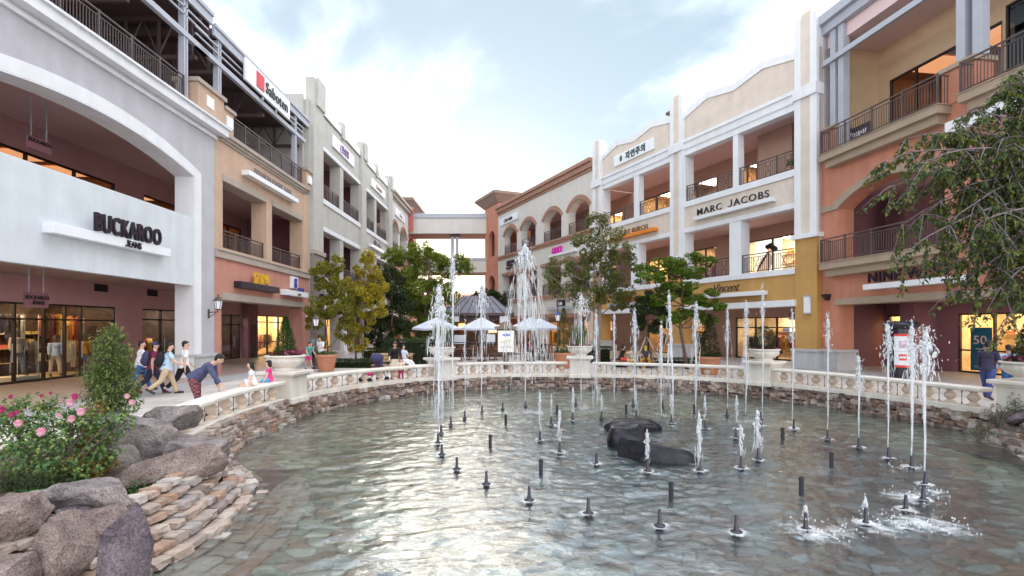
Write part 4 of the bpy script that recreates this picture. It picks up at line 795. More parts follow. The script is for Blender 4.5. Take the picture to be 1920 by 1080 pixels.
def pd(x, y, P): return min((Vector((x, y)) - p).length for p in P)
def fl_(x, y):
    d = pd(x, y, prom); inside = x < -3.4 and y < 10.6
    e = min(1, max(0, (d - 1.0) / .8)); hill = .10 * max(0, 1 - ((x + 6) / 2.4) ** 2) * max(0, 1 - ((y - 6.2) / 3.6) ** 2)
    return -.62 + (.66 + hill) * e + .03 * noise.noise(Vector((x * 3, y * 3, 0)))
bank('soil_bank', ((-8.6, -3.9), (2.5, 9.9)), fl_)
def fr_(x, y):
    xs = min(rp_, key=lambda p: abs(p.y - y)).x; e = min(1, max(0, (pd(x, y, rp_) - .5) / .6)) if x > xs else 0; return -.62 + .72 * e + .18 * e * max(0, 1 - ((x - 12.6) / 1.8) ** 2) + .03 * noise.noise(Vector((x * 3, y * 3, 5)))
bank('soil_bank', ((9.6, 14.5), (6.5, 12.0)), fr_)
# ------------------------------------------------------------------ balustrade
CAST = mat('cast_stone', (.76, .71, .64), rough=.75, var=.06, vs=2, bump=.12, bs=90, streak=.10)
CASTB = mat('baluster_stone', (.62, .50, .40), rough=.75, var=.08, vs=3, bump=.12, bs=90)
PED = [near_s(p) for p in ((-6.28, 15.35), (-2.75, 21.65), (3.1, 22.8), (9.2, 19.6))]
PEDS = [(off(s, .32, 0), rat(s)[2]) for s in PED] + [(Vector((12.1, 12.45, 0)), Vector((.30, -.95)).normalized())]
plab = ['left stone pedestal under the urn with the bright cone of conifer', 'stone pedestal left of the café under the grassy urn', 'stone pedestal at the far middle of the ring under the grassy urn', 'stone pedestal in front of the ochre pier under the round conifer urn', 'stone pedestal at the right edge under the pink flowered urn']
for (p, d), lb in zip(PEDS, plab):
    t = thing('pedestal', lb, 'pedestal', p, math.atan2(d.y, d.x), 'pedestals of the pond balustrade'); w_ = .43
    add_bevel(MB().box(-w_, w_, -w_, w_, -.06, .72).build('shaft', CAST, t), .015); add_bevel(MB().box(-w_ - .05, w_ + .05, -w_ - .05, w_ + .05, -.05, .1).build('base', CAST, t), .015)
    add_bevel(MB().box(-w_ - .06, w_ + .06, -w_ - .06, w_ + .06, .70, .76).box(-w_ - .14, w_ + .14, -w_ - .14, w_ + .14, .76, .86).build('cap', CAST, t), .02)
bp = [(.055, 0), (.12, .0), (.125, .04), (.115, .055), (.07, .075), (.06, .09), (.085, .115), (.125, .16), (.138, .205), (.125, .25), (.085, .29), (.06, .31), (.07, .33), (.095, .35), (.095, .375)]
lim = [(near_s((-5.93, 9.9)), PED[0] - .52), (PED[0] + .52, PED[1] - .5), (PED[1] + .5, PED[2] - .5), (PED[2] + .5, PED[3] - .5), (PED[3] + .5, near_s((11.45, 13.2)) + .1)]
nb = (7, 9, 9, 10, 11)
slab = ['curving balustrade run that the father leans on by the boulders', 'balustrade run in front of the pushchair and the low hedge', 'balustrade run in front of the café pavilion', 'balustrade run in front of the bench with two sitting people', 'right hand balustrade run in front of the poster pillar']
bal0 = None
for (a, b), k, lb in zip(lim, nb, slab):
    m_ = off((a + b) / 2, .2, 0); t = thing('balustrade', lb, 'balustrade', m_, 0, 'balustrade runs round the pond')
    def band(name, o0, o1, z0, z1, bev):
        q = MB(); n_ = 24; vs = []
        for i in range(n_ + 1):
            s = a + (b - a) * i / n_
            for o, z in ((o0, z0), (o1, z0), (o1, z1), (o0, z1)): vs.append(off(s, o, z) - m_)
        q.add(vs, [(4 * i + j, 4 * i + (j + 1) % 4, 4 * i + 4 + (j + 1) % 4, 4 * i + 4 + j) for i in range(n_) for j in range(4)] + [(0, 3, 2, 1), (4 * n_, 4 * n_ + 1, 4 * n_ + 2, 4 * n_ + 3)])
        return add_bevel(q.build(name, CAST, t, fix=True), bev, 3)
    band('plinth', .02, .42, -.03, .13, .02); band('rail', 0, .44, .50, .61, .035)
    rods = MB()
    for i in range(k):
        s = a + (b - a) * (i + .5) / k; p = off(s, .22, .128) - m_
        if bal0 is None: bal0 = MB().lathe(bp, n=18).build('baluster', CASTB, t, loc=p, smooth=True)
        else: o = bal0.copy(); COL.objects.link(o); o.parent = t; o.location = p
        if i:
            p = off(a + (b - a) * i / k, .22, .12) - m_; q = MB().tube([p, p + Vector((0, 0, .4))], .009, 5).ball(p + Vector((0, 0, .05)), .022, 6, 4).ball(p + Vector((0, 0, .33)), .022, 6, 4); q.build('iron_rod', IRON, t)
# ------------------------------------------------------------------ urns
UR = [(.30, 0), (.33, .0), (.34, .04), (.28, .07), (.30, .10), (.42, .17), (.50, .25), (.52, .31), (.50, .35), (.505, .37), (.56, .395), (.565, .44), (.52, .445), (.47, .42), (.40, .38), (.1, .37)]
ulab = ['cast stone urn holding the bright cone of conifer and pink flowers', 'cast stone urn with tall grass left of the café jets', 'cast stone urn with grass at the far middle of the ring', 'cast stone urn with round dark conifer and red flowers before the ochre building', 'large cast stone urn with pink flowers at the right edge']
URNS = []
for (p, d), lb in zip(PEDS, ulab):
    t = thing('urn', lb, 'urn', p + Vector((0, 0, .86)), 0, 'urns on the pedestals'); URNS.append(p + Vector((0, 0, .86)))
    MB().lathe([UR[0], UR[1], UR[2], UR[3], UR[4]], n=24).build('foot', CAST, t, smooth=True)
    MB().lathe(UR[4:10], n=96, flute=.018, nf=24).build('bowl', CAST, t, smooth=True); MB().lathe(UR[9:], n=32).build('rim', CAST, t, smooth=True)

# ------------------------------------------------------------------ fountain nozzles and jets
CHROME = mat('nozzle_metal', (.075, .07, .085), rough=.28, var=.2, metal=.9)
def zpt(zx, zy): return (760 + zx / 2.4541, 640 + zy / 2.4541)
def rpt(zx, zy): return (1440 + zx / 3.6, 780 + zy / 3.6)
cone = [zpt(*p) for p in ((150, 475), (165, 430), (168, 530), (237, 598), (373, 668), (570, 742), (842, 805), (1170, 862), (1523, 892), (209, 390), (273, 360), (353, 333), (448, 318), (553, 305), (785, 298), (1048, 300), (1185, 308), (620, 464), (710, 520), (671, 390), (770, 370), (903, 360), (1062, 355), (1115, 606), (1355, 605), (1380, 408), (1520, 450), (1545, 592), (1623, 552), (1225, 382), (1635, 366), (1481, 348), (1787, 405), (880, 575))]
cone += [rpt(*p) for p in ((402, 168), (614, 228), (812, 300), (970, 362), (1062, 480), (1047, 585), (255, 788), (660, 752), (930, 655), (175, 102))]
pipe = [zpt(*p) for p in ((391, 487), (462, 384), (698, 336), (624, 614), (1223, 730), (1016, 333), (1330, 332), (1735, 452))] + [rpt(428, 342), rpt(225, 528), rpt(100, 157)]
def ordin(i): return ['first', 'second', 'third', 'fourth', 'fifth', 'sixth', 'seventh', 'eighth', 'ninth', 'tenth', 'eleventh', 'twelfth', 'thirteenth', 'fourteenth', 'fifteenth', 'sixteenth', 'seventeenth', 'eighteenth', 'nineteenth', 'twentieth'][i]
def rows(P, cuts):                                                  # split by row (image y), order left to right
    out = {}
    for lo, hi, nm in cuts:
        L = sorted([p for p in P if lo <= p[1] < hi])
        for i, p in enumerate(L): out[p] = '%s from the left %s' % (ordin(i), nm)
    return out
CUTS = ((0, 790, 'in the farthest row'), (790, 830, 'in the row behind the dark rocks'), (830, 885, 'in the middle row'), (885, 1200, 'in the nearest row'))
jetn = set()
def nozzle(px, py, kind, lb):
    p = gnd(px, py, WZ); t = thing('fountain_nozzle', lb, 'fountain nozzle', p, 0, 'fountain nozzles standing in the pond')
    if kind == 'pipe': add_bevel(MB().lathe([(.036, -.06), (.036, .22), (.041, .23), (.041, .27), (.025, .27), (.025, .23)], n=12).build('pipe', CHROME, t, smooth=False), .004)
    else:
        MB().lathe([(.05, -.06), (.05, .05), (.036, .07), (.028, .10), (.019, .25), (.013, .255)], n=10).build('spout', CHROME, t, smooth=True); MB().lathe([(.06, .03), (.075, .035), (.075, .055), (.04, .06)], n=12).build('collar', CHROME, t, smooth=True)
    return p
for p, s in rows(cone, CUTS).items(): nozzle(p[0], p[1], 'cone', 'slim tapered nozzle, ' + s)
for p, s in rows(pipe, CUTS).items(): nozzle(p[0], p[1], 'pipe', 'thick straight dark nozzle pipe, ' + s)
def jetmat(name, lo, hi, stretch):
    m = bpy.data.materials.new(name); m.use_nodes = True; t = m.node_tree; t.nodes.clear(); n = t.nodes.new; l = t.links.new
    o = n('ShaderNodeOutputMaterial'); x = n('ShaderNodeMixShader'); a = n('ShaderNodeBsdfTransparent'); p = n('ShaderNodeBsdfPrincipled'); p.inputs['Base Color'].default_value = (.90, .92, .95, 1); p.inputs['Roughness'].default_value = .25
    p.inputs['Subsurface Weight'].default_value = 0; tl_ = n('ShaderNodeBsdfTranslucent'); tl_.inputs[0].default_value = (.92, .94, .96, 1); y = n('ShaderNodeMixShader'); y.inputs[0].default_value = .45; l(p.outputs[0], y.inputs[1]); l(tl_.outputs[0], y.inputs[2])
    c = n('ShaderNodeTexCoord'); mp = n('ShaderNodeMapping'); mp.inputs['Scale'].default_value = (1, 1, stretch); l(c.outputs['Object'], mp.inputs[0]); q = n('ShaderNodeTexNoise'); q.inputs['Scale'].default_value = 26; q.inputs['Detail'].default_value = 3; l(mp.outputs[0], q.inputs['Vector'])
    r = n('ShaderNodeMapRange'); r.inputs[1].default_value = .35; r.inputs[2].default_value = .65; r.inputs[3].default_value = lo; r.inputs[4].default_value = hi; l(q.outputs[0], r.inputs[0]); l(r.outputs[0], x.inputs[0]); l(a.outputs[0], x.inputs[1]); l(y.outputs[0], x.inputs[2]); l(x.outputs[0], o.inputs[0]); return m
JETW = jetmat('jet_water', .22, .85, .12); FROTH = jetmat('froth', .35, .95, .7); FALL = jetmat('falling_water', .18, .85, .3)
def jet(px, py, top, lb, spread=.18, fall=12, heavy=1.0, lean=0, froth=26, fl=.75):
    p = gnd(px, py, WZ); Y = p.y; h = (CAMZ + (HOR - top) / FPX * Y) - WZ; rr = random.Random(lb)
    t = thing('water_jet', lb, 'water jet', p, 0, 'water jets of the fountain'); r0 = .0125 * heavy; ln = lean * h
    ax = lambda u: Vector((ln * u * u + .006 * math.sin(9 * u + px), .006 * math.cos(7 * u), .2 + (h - .2) * u))
    col = MB()
    for q in range(2):
        e = min(1, .84 + .07 * q); o = Vector((rr.uniform(-.010, .010), rr.uniform(-.010, .010), 0)) * heavy
        col.tube([ax(e * i / 14) + o * (i / 7) for i in range(15)], [r0 * (.8 + .9 * i / 14) * rr.uniform(.7, 1.25) for i in range(15)], 6)
    col.build('column', JETW, t, smooth=True)
    fr = MB(); c = ax(.97); big = h > .6
    for i in range(int(froth * (2.2 if big else 1.2))):              # tumbling foam at the head
        u = rr.random() ** 1.2; dz = u * min(.34 * h, .62); w_ = spread * (.05 + .42 * u); s2 = rr.uniform(.007, .026) * (1.35 - .75 * u) * heavy
        fr.ball((c.x + rr.gauss(0, w_ * .55), rr.gauss(0, w_ * .55), h - dz + rr.gauss(0, .025)), (s2 * rr.uniform(.7, 1.3), s2, s2 * rr.uniform(.9, 2.6)), 6, 5, jit=.8, nsc=3, seed=i + px)
    for i in range(int(froth * 3.5)):                                # thrown drops
        u = rr.random(); w_ = spread * (.12 + .75 * u); s2 = rr.uniform(.003, .009); fr.ball((c.x + rr.gauss(0, w_ * .6), rr.gauss(0, w_ * .6), h * (1.04 - fl * .8 * u * u) + rr.gauss(0, .04)), (s2, s2, s2 * rr.uniform(1, 3)), 5, 4)
    tag(fr.build('froth', FROTH, t, smooth=True), kind='stuff')
    if fall:
        fm = MB()
        for i in range(int(fall * 4.2)):                             # broken strands dropping on parabolas
            a = rr.uniform(0, 6.28); sp_ = spread * rr.uniform(.10, 1.0) ** .8; u = rr.random() ** .8 * .93; du = rr.uniform(.04, .17); k = 5; P = []; z0 = h * (1 - abs(rr.gauss(0, .05))); wv = rr.uniform(-.012, .012)
            for j in range(k + 1):
                v = u + du * j / k; P.append(Vector((c.x + sp_ * v ** .62 * math.cos(a) + wv * math.sin(3 * v * 9), sp_ * v ** .62 * math.sin(a) + wv * math.cos(21 * v), max(.01, z0 - h * fl * v * v))))
            w = rr.uniform(.0025, .0095) * heavy * (1.15 - .55 * u); fm.tube(P, [w * (.3 + math.sin(math.pi * (.1 + .8 * j / k))) * rr.uniform(.6, 1.4) for j in range(k + 1)], 5)
        tag(fm.build('falling_water', FALL, t, smooth=True), kind='stuff')
    return t
J = [ # base px, base y, top y, spread, strands, weight, lean, fall length
 (822, 828, 545, .40, 30, 1.2, 0, .8, 'frothy tall jet left of the café, with foam tumbling down its left side'), (830, 812, 572, .14, 8, .9, 0, .6, 'slim companion just right of the frothy left jet'),
 (849, 790, 490, .26, 12, 1.1, 0, .3, 'thin tall jet with a foam crown before the bridge columns'), (872, 772, 605, .10, 6, .7, 0, .7, 'thin jet rising between the grassy urn and the café roof'),
 (903, 776, 535, .40, 24, 1.1, 0, .62, 'jet with a forked foam head in front of the café roof'), (985, 765, 466, .85, 74, 1.7, -.004, .72, 'tallest and widest jet, a bell of falling water before the pale arches'),
 (1090, 764, 556, .46, 30, 1.0, 0, .7, 'jet falling in a curtain over the far middle urn'), (1119, 772, 590, .16, 12, 1.0, -.01, .9, 'steep white jet just right of the far middle urn'), (1152, 764, 592, .14, 10, .9, 0, .8, 'jet in front of the tall tree trunk'),
 (1190, 768, 586, .22, 20, 1.2, 0, .6, 'plump white jet over the bench with two people'), (1240, 790, 612, .16, 12, .9, 0, .8, 'jet close on the left of the leaning bright jet'), (1262, 800, 558, .12, 10, 1.3, -.035, .7, 'leaning bright jet in front of the green tiered tree'),
 (1305, 786, 576, .2, 18, 1.1, 0, .7, 'jet with long streaks left of the square terracotta pot'), (1364, 782, 586, .14, 9, .8, 0, .4, 'jet with separated blobs left of the ochre shop door'), (1399, 790, 574, .16, 14, 1.1, 0, .7, 'misty jet in front of the lit ochre shop'),
 (1430, 800, 545, .12, 7, .8, 0, .3, 'blobby jet reaching up to the white awning'), (1486, 808, 590, .12, 7, .8, 0, .35, 'blobby jet by the ochre pier'), (1552, 824, 600, .12, 7, .95, 0, .3, 'thin jet with a splashing top before the grey plinth'),
 (1610, 841, 676, .13, 10, 1.0, 0, .22, 'lower thin jet with a pointed head left of the poster pillar'), (1665, 862, 618, .18, 16, 1.05, 0, .3, 'thin jet crossing the left side of the poster pillar'), (1709, 880, 616, .14, 12, 1.15, 0, .35, 'thick jet crossing the right side of the poster pillar'), (1734, 912, 628, .34, 26, 1.15, 0, .3, 'jet with wide flying spray right of the poster pillar'),
 (1214, 886, 812, .09, 12, 1.0, 0, .7, 'short jet in front of the dark smooth rock'), (1311, 886, 780, .10, 12, 1.1, 0, .85, 'short jet with a curved veil right of the dark rocks'), (1389, 880, 798, .09, 10, 1.0, 0, .7, 'short jet second of three right of the dark rocks'), (1420, 864, 776, .13, 16, 1.2, 0, .8, 'plump short jet third of three right of the dark rocks'),
 (1381, 806, 746, .07, 7, .8, 0, .7, 'small far jet above the three short ones'), (1322, 806, 748, .07, 6, .8, 0, .7, 'small far jet right of the leaning jet'), (1259, 795, 745, .08, 6, .8, 0, .7, 'small far jet beside the foot of the leaning jet'), (1192, 784, 738, .07, 7, .8, 0, .7, 'small far jet just behind the dark rocks'),
 (1074, 790, 730, .06, 6, .7, 0, .7, 'small far jet below the far middle urn'), (1128, 786, 745, .05, 5, .7, 0, .7, 'small far jet between the far urn and the dark rocks'), (1012, 828, 740, .07, 6, .7, 0, .8, 'misty small jet in the left middle of the pond'), (1049, 851, 772, .07, 8, .8, 0, .8, 'misty small jet nearest the left of the dark rocks'), (1034, 798, 745, .05, 5, .6, 0, .7, 'faint small jet behind the two misty ones'),
 (1511, 992, 955, .07, 5, .9, 0, .5, 'stubby spurt in the near right foam'), (1623, 985, 938, .06, 5, .9, 0, .5, 'stubby spurt second in the near right foam')]
for px, py, top, spd, fa, hv, le, fl, lb in J: jet(px, py, top, lb, spd, fa, hv, le, 10 + 18 * spd * 6 if py < 850 or top < 700 else 8, fl)
# rings spreading from the nozzles and jets, then the water surface itself
for px, py in list(cone) + list(pipe) + [(j[0], j[1]) for j in J]:
    c = gnd(px, py, WZ); fx, fy = (c.x - x0) / (x1 - x0) * nx, (c.y - y0) / (y1 - y0) * ny; rx_ = int(.75 / (x1 - x0) * nx); ry_ = int(.75 / (y1 - y0) * ny)
    for jj in range(max(0, int(fy) - ry_), min(ny, int(fy) + ry_) + 1):
        for ii in range(max(0, int(fx) - rx_), min(nx, int(fx) + rx_) + 1):
            k = jj * (nx + 1) + ii; v = wm_.v[k]; d = math.hypot(v[0] - c.x, v[1] - c.y)
            if d < .75: wm_.v[k] = (v[0], v[1], v[2] + .011 * math.exp(-d / .28) * math.cos(d * 31))
tag(wm_.build('pond_water', watermat(), smooth=True), kind='structure')
# foam where the jets land
def foammat():
    m = bpy.data.materials.new('foam'); m.use_nodes = True; t = m.node_tree; t.nodes.clear(); n = t.nodes.new; l = t.links.new
    o = n('ShaderNodeOutputMaterial'); x = n('ShaderNodeMixShader'); a = n('ShaderNodeBsdfTransparent'); d = n('ShaderNodeBsdfDiffuse'); d.inputs[0].default_value = (.85, .88, .91, 1)
    c = n('ShaderNodeTexCoord'); q = n('ShaderNodeTexNoise'); q.inputs['Scale'].default_value = 9; q.inputs['Detail'].default_value = 8; q.inputs['Roughness'].default_value = .7; l(c.outputs['Object'], q.inputs['Vector'])
    at_ = n('ShaderNodeAttribute'); at_.attribute_name = 'dens'; s_ = n('ShaderNodeMath'); s_.operation = 'MULTIPLY_ADD'; l(at_.outputs['Fac'], s_.inputs[0]); s_.inputs[1].default_value = .55; l(q.outputs[0], s_.inputs[2])
    r = n('ShaderNodeMapRange'); r.inputs[1].default_value = .64; r.inputs[2].default_value = 1.15; l(s_.outputs[0], r.inputs[0]); l(r.outputs[0], x.inputs[0]); l(a.outputs[0], x.inputs[1]); l(d.outputs[0], x.inputs[2]); l(x.outputs[0], o.inputs[0]); return m
fo = MB(); dens = []; rr = random.Random(11)
spots = [(1525, 1003, .5, .8), (1575, 1000, .4, .6), (1640, 990, .45, .75), (1735, 985, .6, .8), (1690, 985, .4, .6), (1705, 935, .55, .75), (1750, 925, .35, .6), (1790, 990, .4, .45), (1690, 880, .45, .4), (1490, 990, .35, .5)] + [(x, y, .22, .75) for x, y, *_ in J if y > 795] + [(990, 775, 1.6, .45), (900, 775, 1.2, .40), (1100, 768, 1.5, .4), (830, 780, .9, .4), (1240, 780, 1.2, .3), (1400, 795, 1.0, .3)] + [(p[0], p[1], .20, 1.15) for p in cone if p[1] > 790]
for si, (x, y, r_, dn) in enumerate(spots):
    c = gnd(x, y, WZ); n_ = 18; k = 5; o = len(fo.v); vs = [(c.x, c.y, wave(c.x, c.y) + .016 + .0006 * si)]; dd = [dn]
    for i in range(1, k + 1):
        for j in range(n_):
            a = 6.2832 * j / n_; q = r_ * i / k * (1 + .3 * noise.noise(Vector((math.cos(a) * 1.5, math.sin(a) * 1.5, x)))); X, Yy = c.x + q * math.cos(a), c.y + q * math.sin(a); vs.append((X, Yy, wave(X, Yy) + .016 + .0006 * si)); dd.append(dn * (1 - i / k))
    fo.add(vs, [(0, 1 + j, 1 + (j + 1) % n_) for j in range(n_)] + [(1 + (i - 1) * n_ + j, 1 + i * n_ + j, 1 + i * n_ + (j + 1) % n_, 1 + (i - 1) * n_ + (j + 1) % n_) for i in range(1, k) for j in range(n_)]); dens += dd
rr = random.Random(4); sd_ = MB()
for x, y, r_, dn in spots:
    if r_ < .3 or dn < .25: continue
    c = gnd(x, y, WZ)
    for i in range(int(60 * r_)):
        a = rr.uniform(0, 6.28); e = r_ * .8 * rr.random(); s2 = rr.uniform(.004, .013); sd_.ball((c.x + e * math.cos(a), c.y + e * math.sin(a), WZ + .01 + abs(rr.gauss(0, .06))), (s2, s2, s2 * rr.uniform(.8, 2)), 5, 4)
tag(sd_.build('splash_drops', FROTH, smooth=True), 'drops splashing over the pond where the jets land', 'splash', kind='stuff')
fobj = tag(fo.build('foam', foammat(), smooth=True), 'white foam floating on the pond where the jets land', 'foam', kind='stuff')
fa = fobj.data.attributes.new('dens', 'FLOAT', 'POINT'); fa.data.foreach_set('value', dens)
# ------------------------------------------------------------------ boulders
def rockmat(name, c1, c2, rough=.85, bs=14, spec=.3, bump=.9):
    m = bpy.data.materials.new(name); m.use_nodes = True; MATS[name] = m; t = m.node_tree; n = t.nodes.new; l = t.links.new; p = t.nodes['Principled BSDF']
    c = n('ShaderNodeTexCoord'); a = n('ShaderNodeTexNoise'); a.inputs['Scale'].default_value = 3; a.inputs['Detail'].default_value = 9; a.inputs['Roughness'].default_value = .65; l(c.outputs['Object'], a.inputs['Vector'])
    r = n('ShaderNodeValToRGB'); r.color_ramp.elements[0].color = c1 + (1,); r.color_ramp.elements[1].color = c2 + (1,); r.color_ramp.elements[0].position = .34; r.color_ramp.elements[1].position = .66; l(a.outputs[0], r.inputs[0])
    v = n('ShaderNodeTexVoronoi'); v.inputs['Scale'].default_value = bs * 2.6; l(c.outputs['Object'], v.inputs['Vector']); k = n('ShaderNodeMapRange'); k.inputs[1].default_value = .0; k.inputs[2].default_value = .35; k.inputs[3].default_value = .55; k.inputs[4].default_value = 1; l(v.outputs['Distance'], k.inputs[0])
    x = n('ShaderNodeMix'); x.data_type = 'RGBA'; x.blend_type = 'MULTIPLY'; x.inputs[0].default_value = .8; l(r.outputs[0], x.inputs[6]); l(k.outputs[0], x.inputs[7]); sk = n('ShaderNodeTexNoise'); sk.inputs['Scale'].default_value = 55; sk.inputs['Detail'].default_value = 3; l(c.outputs['Object'], sk.inputs['Vector']); sr = n('ShaderNodeMapRange'); sr.inputs[1].default_value = .35; sr.inputs[2].default_value = .68; sr.inputs[3].default_value = .62; sr.inputs[4].default_value = 1.45; l(sk.outputs[0], sr.inputs[0]); xs = n('ShaderNodeMix'); xs.data_type = 'RGBA'; xs.blend_type = 'MULTIPLY'; xs.inputs[0].default_value = .9 if bump > .5 else 0; l(x.outputs[2], xs.inputs[6]); l(sr.outputs[0], xs.inputs[7]); l(xs.outputs[2], p.inputs['Base Color'])
    g = n('ShaderNodeTexNoise'); g.inputs['Scale'].default_value = bs; g.inputs['Detail'].default_value = 8; g.inputs['Roughness'].default_value = .7; l(c.outputs['Object'], g.inputs['Vector']); s_ = n('ShaderNodeMath'); s_.operation = 'MULTIPLY_ADD'; l(k.outputs[0], s_.inputs[0]); s_.inputs[1].default_value = .25; l(g.outputs[0], s_.inputs[2])
    b = n('ShaderNodeBump'); b.inputs['Strength'].default_value = bump; b.inputs['Distance'].default_value = .09; l(s_.outputs[0], b.inputs['Height']); l(b.outputs[0], p.inputs['Normal']); p.inputs['Roughness'].default_value = rough; p.inputs['Specular IOR Level'].default_value = spec; return m
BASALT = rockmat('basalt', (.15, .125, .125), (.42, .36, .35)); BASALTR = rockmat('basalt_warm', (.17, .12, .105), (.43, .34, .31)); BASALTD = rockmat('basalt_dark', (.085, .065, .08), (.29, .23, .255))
WETROCK = rockmat('wet_black_rock', (.005, .005, .009), (.018, .016, .026), .2, 7, .35, .15)
def boulder(name, label, c, r, m, rot=(0, 0, 0), seed=0, cuts=9, jit=.22, sub=5, fine=1.0, group='boulders on the left bank', cat='boulder'):
    bm = bmesh.new(); bmesh.ops.create_icosphere(bm, subdivisions=sub, radius=1); rr = random.Random(seed); pl = []
    for i in range(cuts):
        d = Vector((rr.gauss(0, 1), rr.gauss(0, 1), rr.gauss(0, .8))).normalized(); pl.append((d, rr.uniform(.52, .84)))
    pl.append((Vector((rr.uniform(-.2, .2), rr.uniform(-.2, .2), 1)).normalized(), rr.uniform(.55, .75)))
    o = Vector((seed * 3.1, seed * 1.3, 0)); Mr = Matrix.Rotation(R(rot[2]), 3, 'Z') @ Matrix.Rotation(R(rot[1]), 3, 'Y') @ Matrix.Rotation(R(rot[0]), 3, 'X')
    for v in bm.verts:
        p = v.co.copy()
        for d, h in pl:
            e = p.dot(d) - h
            if e > 0: p -= d * e * .985
        p *= 1 + jit * .55 * noise.noise(p * 1.4 + o) + fine * (.06 * noise.noise(p * 4 + o) + .035 * noise.noise(p * 9 + o) + .018 * noise.noise(p * 22 + o))
        v.co = Mr @ Vector((p.x * r[0], p.y * r[1], p.z * r[2])) * 1.22
    me = bpy.data.meshes.new(name); bm.to_mesh(me); bm.free(); me.polygons.foreach_set('use_smooth', [True] * len(me.polygons)); me.materials.append(m)
    ob = bpy.data.objects.new(name, me); COL.objects.link(ob); ob.location = c; return tag(ob, label, cat, group)
BL = [(150, 968, 5.9, .24, .22, .15, BASALTD, (0, 6, 0), 14, 'wedge shaped filler stone, its dark tone standing in for shade, between the long pitted boulder and the purple ones'), (250, 822, 8.6, .58, .5, .42, BASALT, (0, 8, 0), 1, 'large rounded grey boulder behind the small one, right of the roses'), (325, 788, 9.5, .42, .4, .26, BASALT, (0, -6, 10), 2, 'grey boulder touching the end of the balustrade rail'),  # first stone is filler, its dark tone put in for shade between boulders
 (362, 842, 8.7, .50, .45, .22, BASALT, (0, 10, 0), 3, 'flat grey slab boulder highest on the ledge stones'), (312, 888, 7.7, .66, .46, .30, BASALTR, (0, -16, 8), 4, 'long sloping slab boulder with a groove, above the ledge stones'),
 (222, 862, 7.9, .30, .3, .20, BASALT, (0, 4, 0), 5, 'small rounded boulder wedged beside the rose bush'), (172, 936, 6.2, .52, .40, .24, BASALT, (0, 4, 0), 6, 'long pitted boulder lying level under the rose bush'),
 (18, 975, 5.2, .30, .34, .25, BASALTR, (0, 0, 0), 7, 'reddish boulder cut by the left edge of the view'), (130, 1040, 5.1, .235, .25, .40, BASALTR, (0, 12, 0), 8, 'tall dark purple boulder second from the bottom left corner'),
 (234, 1040, 4.95, .19, .22, .42, BASALTD, (0, -8, 20), 9, 'upright purple grey boulder next to the lowest ledge stones'), (22, 1085, 4.7, .24, .25, .22, BASALTR, (0, 0, 0), 10, 'low boulder in the bottom left corner'),
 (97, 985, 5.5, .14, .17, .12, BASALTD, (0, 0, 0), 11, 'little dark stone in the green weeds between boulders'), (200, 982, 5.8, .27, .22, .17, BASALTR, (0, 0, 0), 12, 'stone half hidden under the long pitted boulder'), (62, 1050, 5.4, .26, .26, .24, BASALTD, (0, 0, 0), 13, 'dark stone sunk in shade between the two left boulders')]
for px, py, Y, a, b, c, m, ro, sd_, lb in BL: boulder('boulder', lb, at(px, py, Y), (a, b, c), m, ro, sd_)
boulder('boulder', 'purple grey mossy boulder at the right edge below the corner urn', at(1902, 783, 12.0), (.42, .34, .15), BASALTD, (0, -6, 0), 21, group='boulders on the right bank')
boulder('boulder', 'weathered boulder low on the right bank under the mossy one', at(1965, 800, 11.0), (.40, .34, .18), BASALT, (0, 0, 0), 22, group='boulders on the right bank')
boulder('pond_rock', 'flat dark wet rock farthest back of the three in the pond', gnd(1186, 805, WZ) + Vector((0, 0, .02)), (.60, .3, .26), WETROCK, (0, 0, 8), 31, 3, .25, fine=.25, group='wet rocks in the pond', cat='rock')
boulder('pond_rock', 'humped black wet rock in the middle of the three in the pond', gnd(1176, 833, WZ) + Vector((0, 0, .06)), (.40, .28, .42), WETROCK, (0, -14, 25), 32, 2, .18, fine=.25, group='wet rocks in the pond', cat='rock')
boulder('pond_rock', 'long black wet rock nearest of the three in the pond', gnd(1232, 860, WZ) + Vector((0, 0, .02)), (.64, .27, .30), WETROCK, (0, 9, -14), 33, 3, .2, fine=.25, group='wet rocks in the pond', cat='rock')

# ------------------------------------------------------------------ foliage kit
BARK = mat('bark', (.13, .09, .075), rough=.9, var=.3, vs=9, bump=.8, bs=40); BARKP = mat('pale_bark', (.27, .22, .20), rough=.85, var=.25, vs=8, bump=.5, bs=40)
def leaf(mb, p, d, up, L, W, droop=.15):
    d = d.normalized(); s = d.cross(up); s = s.normalized() if s.length > 1e-4 else d.orthogonal().normalized(); nrm = s.cross(d)
    a = p; b = p + d * L * .45 + s * W * .5 + nrm * W * .12; c = p + d * L - nrm * L * droop; e = p + d * L * .45 - s * W * .5 + nrm * W * .12; m = p + d * L * .5 - nrm * L * droop * .2
    o = len(mb.v); mb.v += [tuple(a), tuple(b), tuple(c), tuple(e), tuple(m)]; mb.f += [(o, o + 1, o + 4), (o + 1, o + 2, o + 4), (o + 2, o + 3, o + 4), (o + 3, o, o + 4)]; mb.m += [0] * 4
def rv(rr): 
    while 1:
        v = Vector((rr.uniform(-1, 1), rr.uniform(-1, 1), rr.uniform(-1, 1)))
        if .05 < v.length < 1: return v
def clump(mb, c, r, n, L, W, rr, up=.25, flat=1.0, surf=.45):
    for i in range(n):
        v = rv(rr); v = v.normalized() * (v.length ** surf); p = c + Vector((v.x * r, v.y * r, v.z * r * flat)); d = (v.normalized() * .7 + rv(rr) * .9 + Vector((0, 0, -.25))).normalized()
        leaf(mb, p, d, Vector((rr.uniform(-.5, .5), rr.uniform(-.5, .5), 1)), L * rr.uniform(.7, 1.2), W * rr.uniform(.7, 1.2))
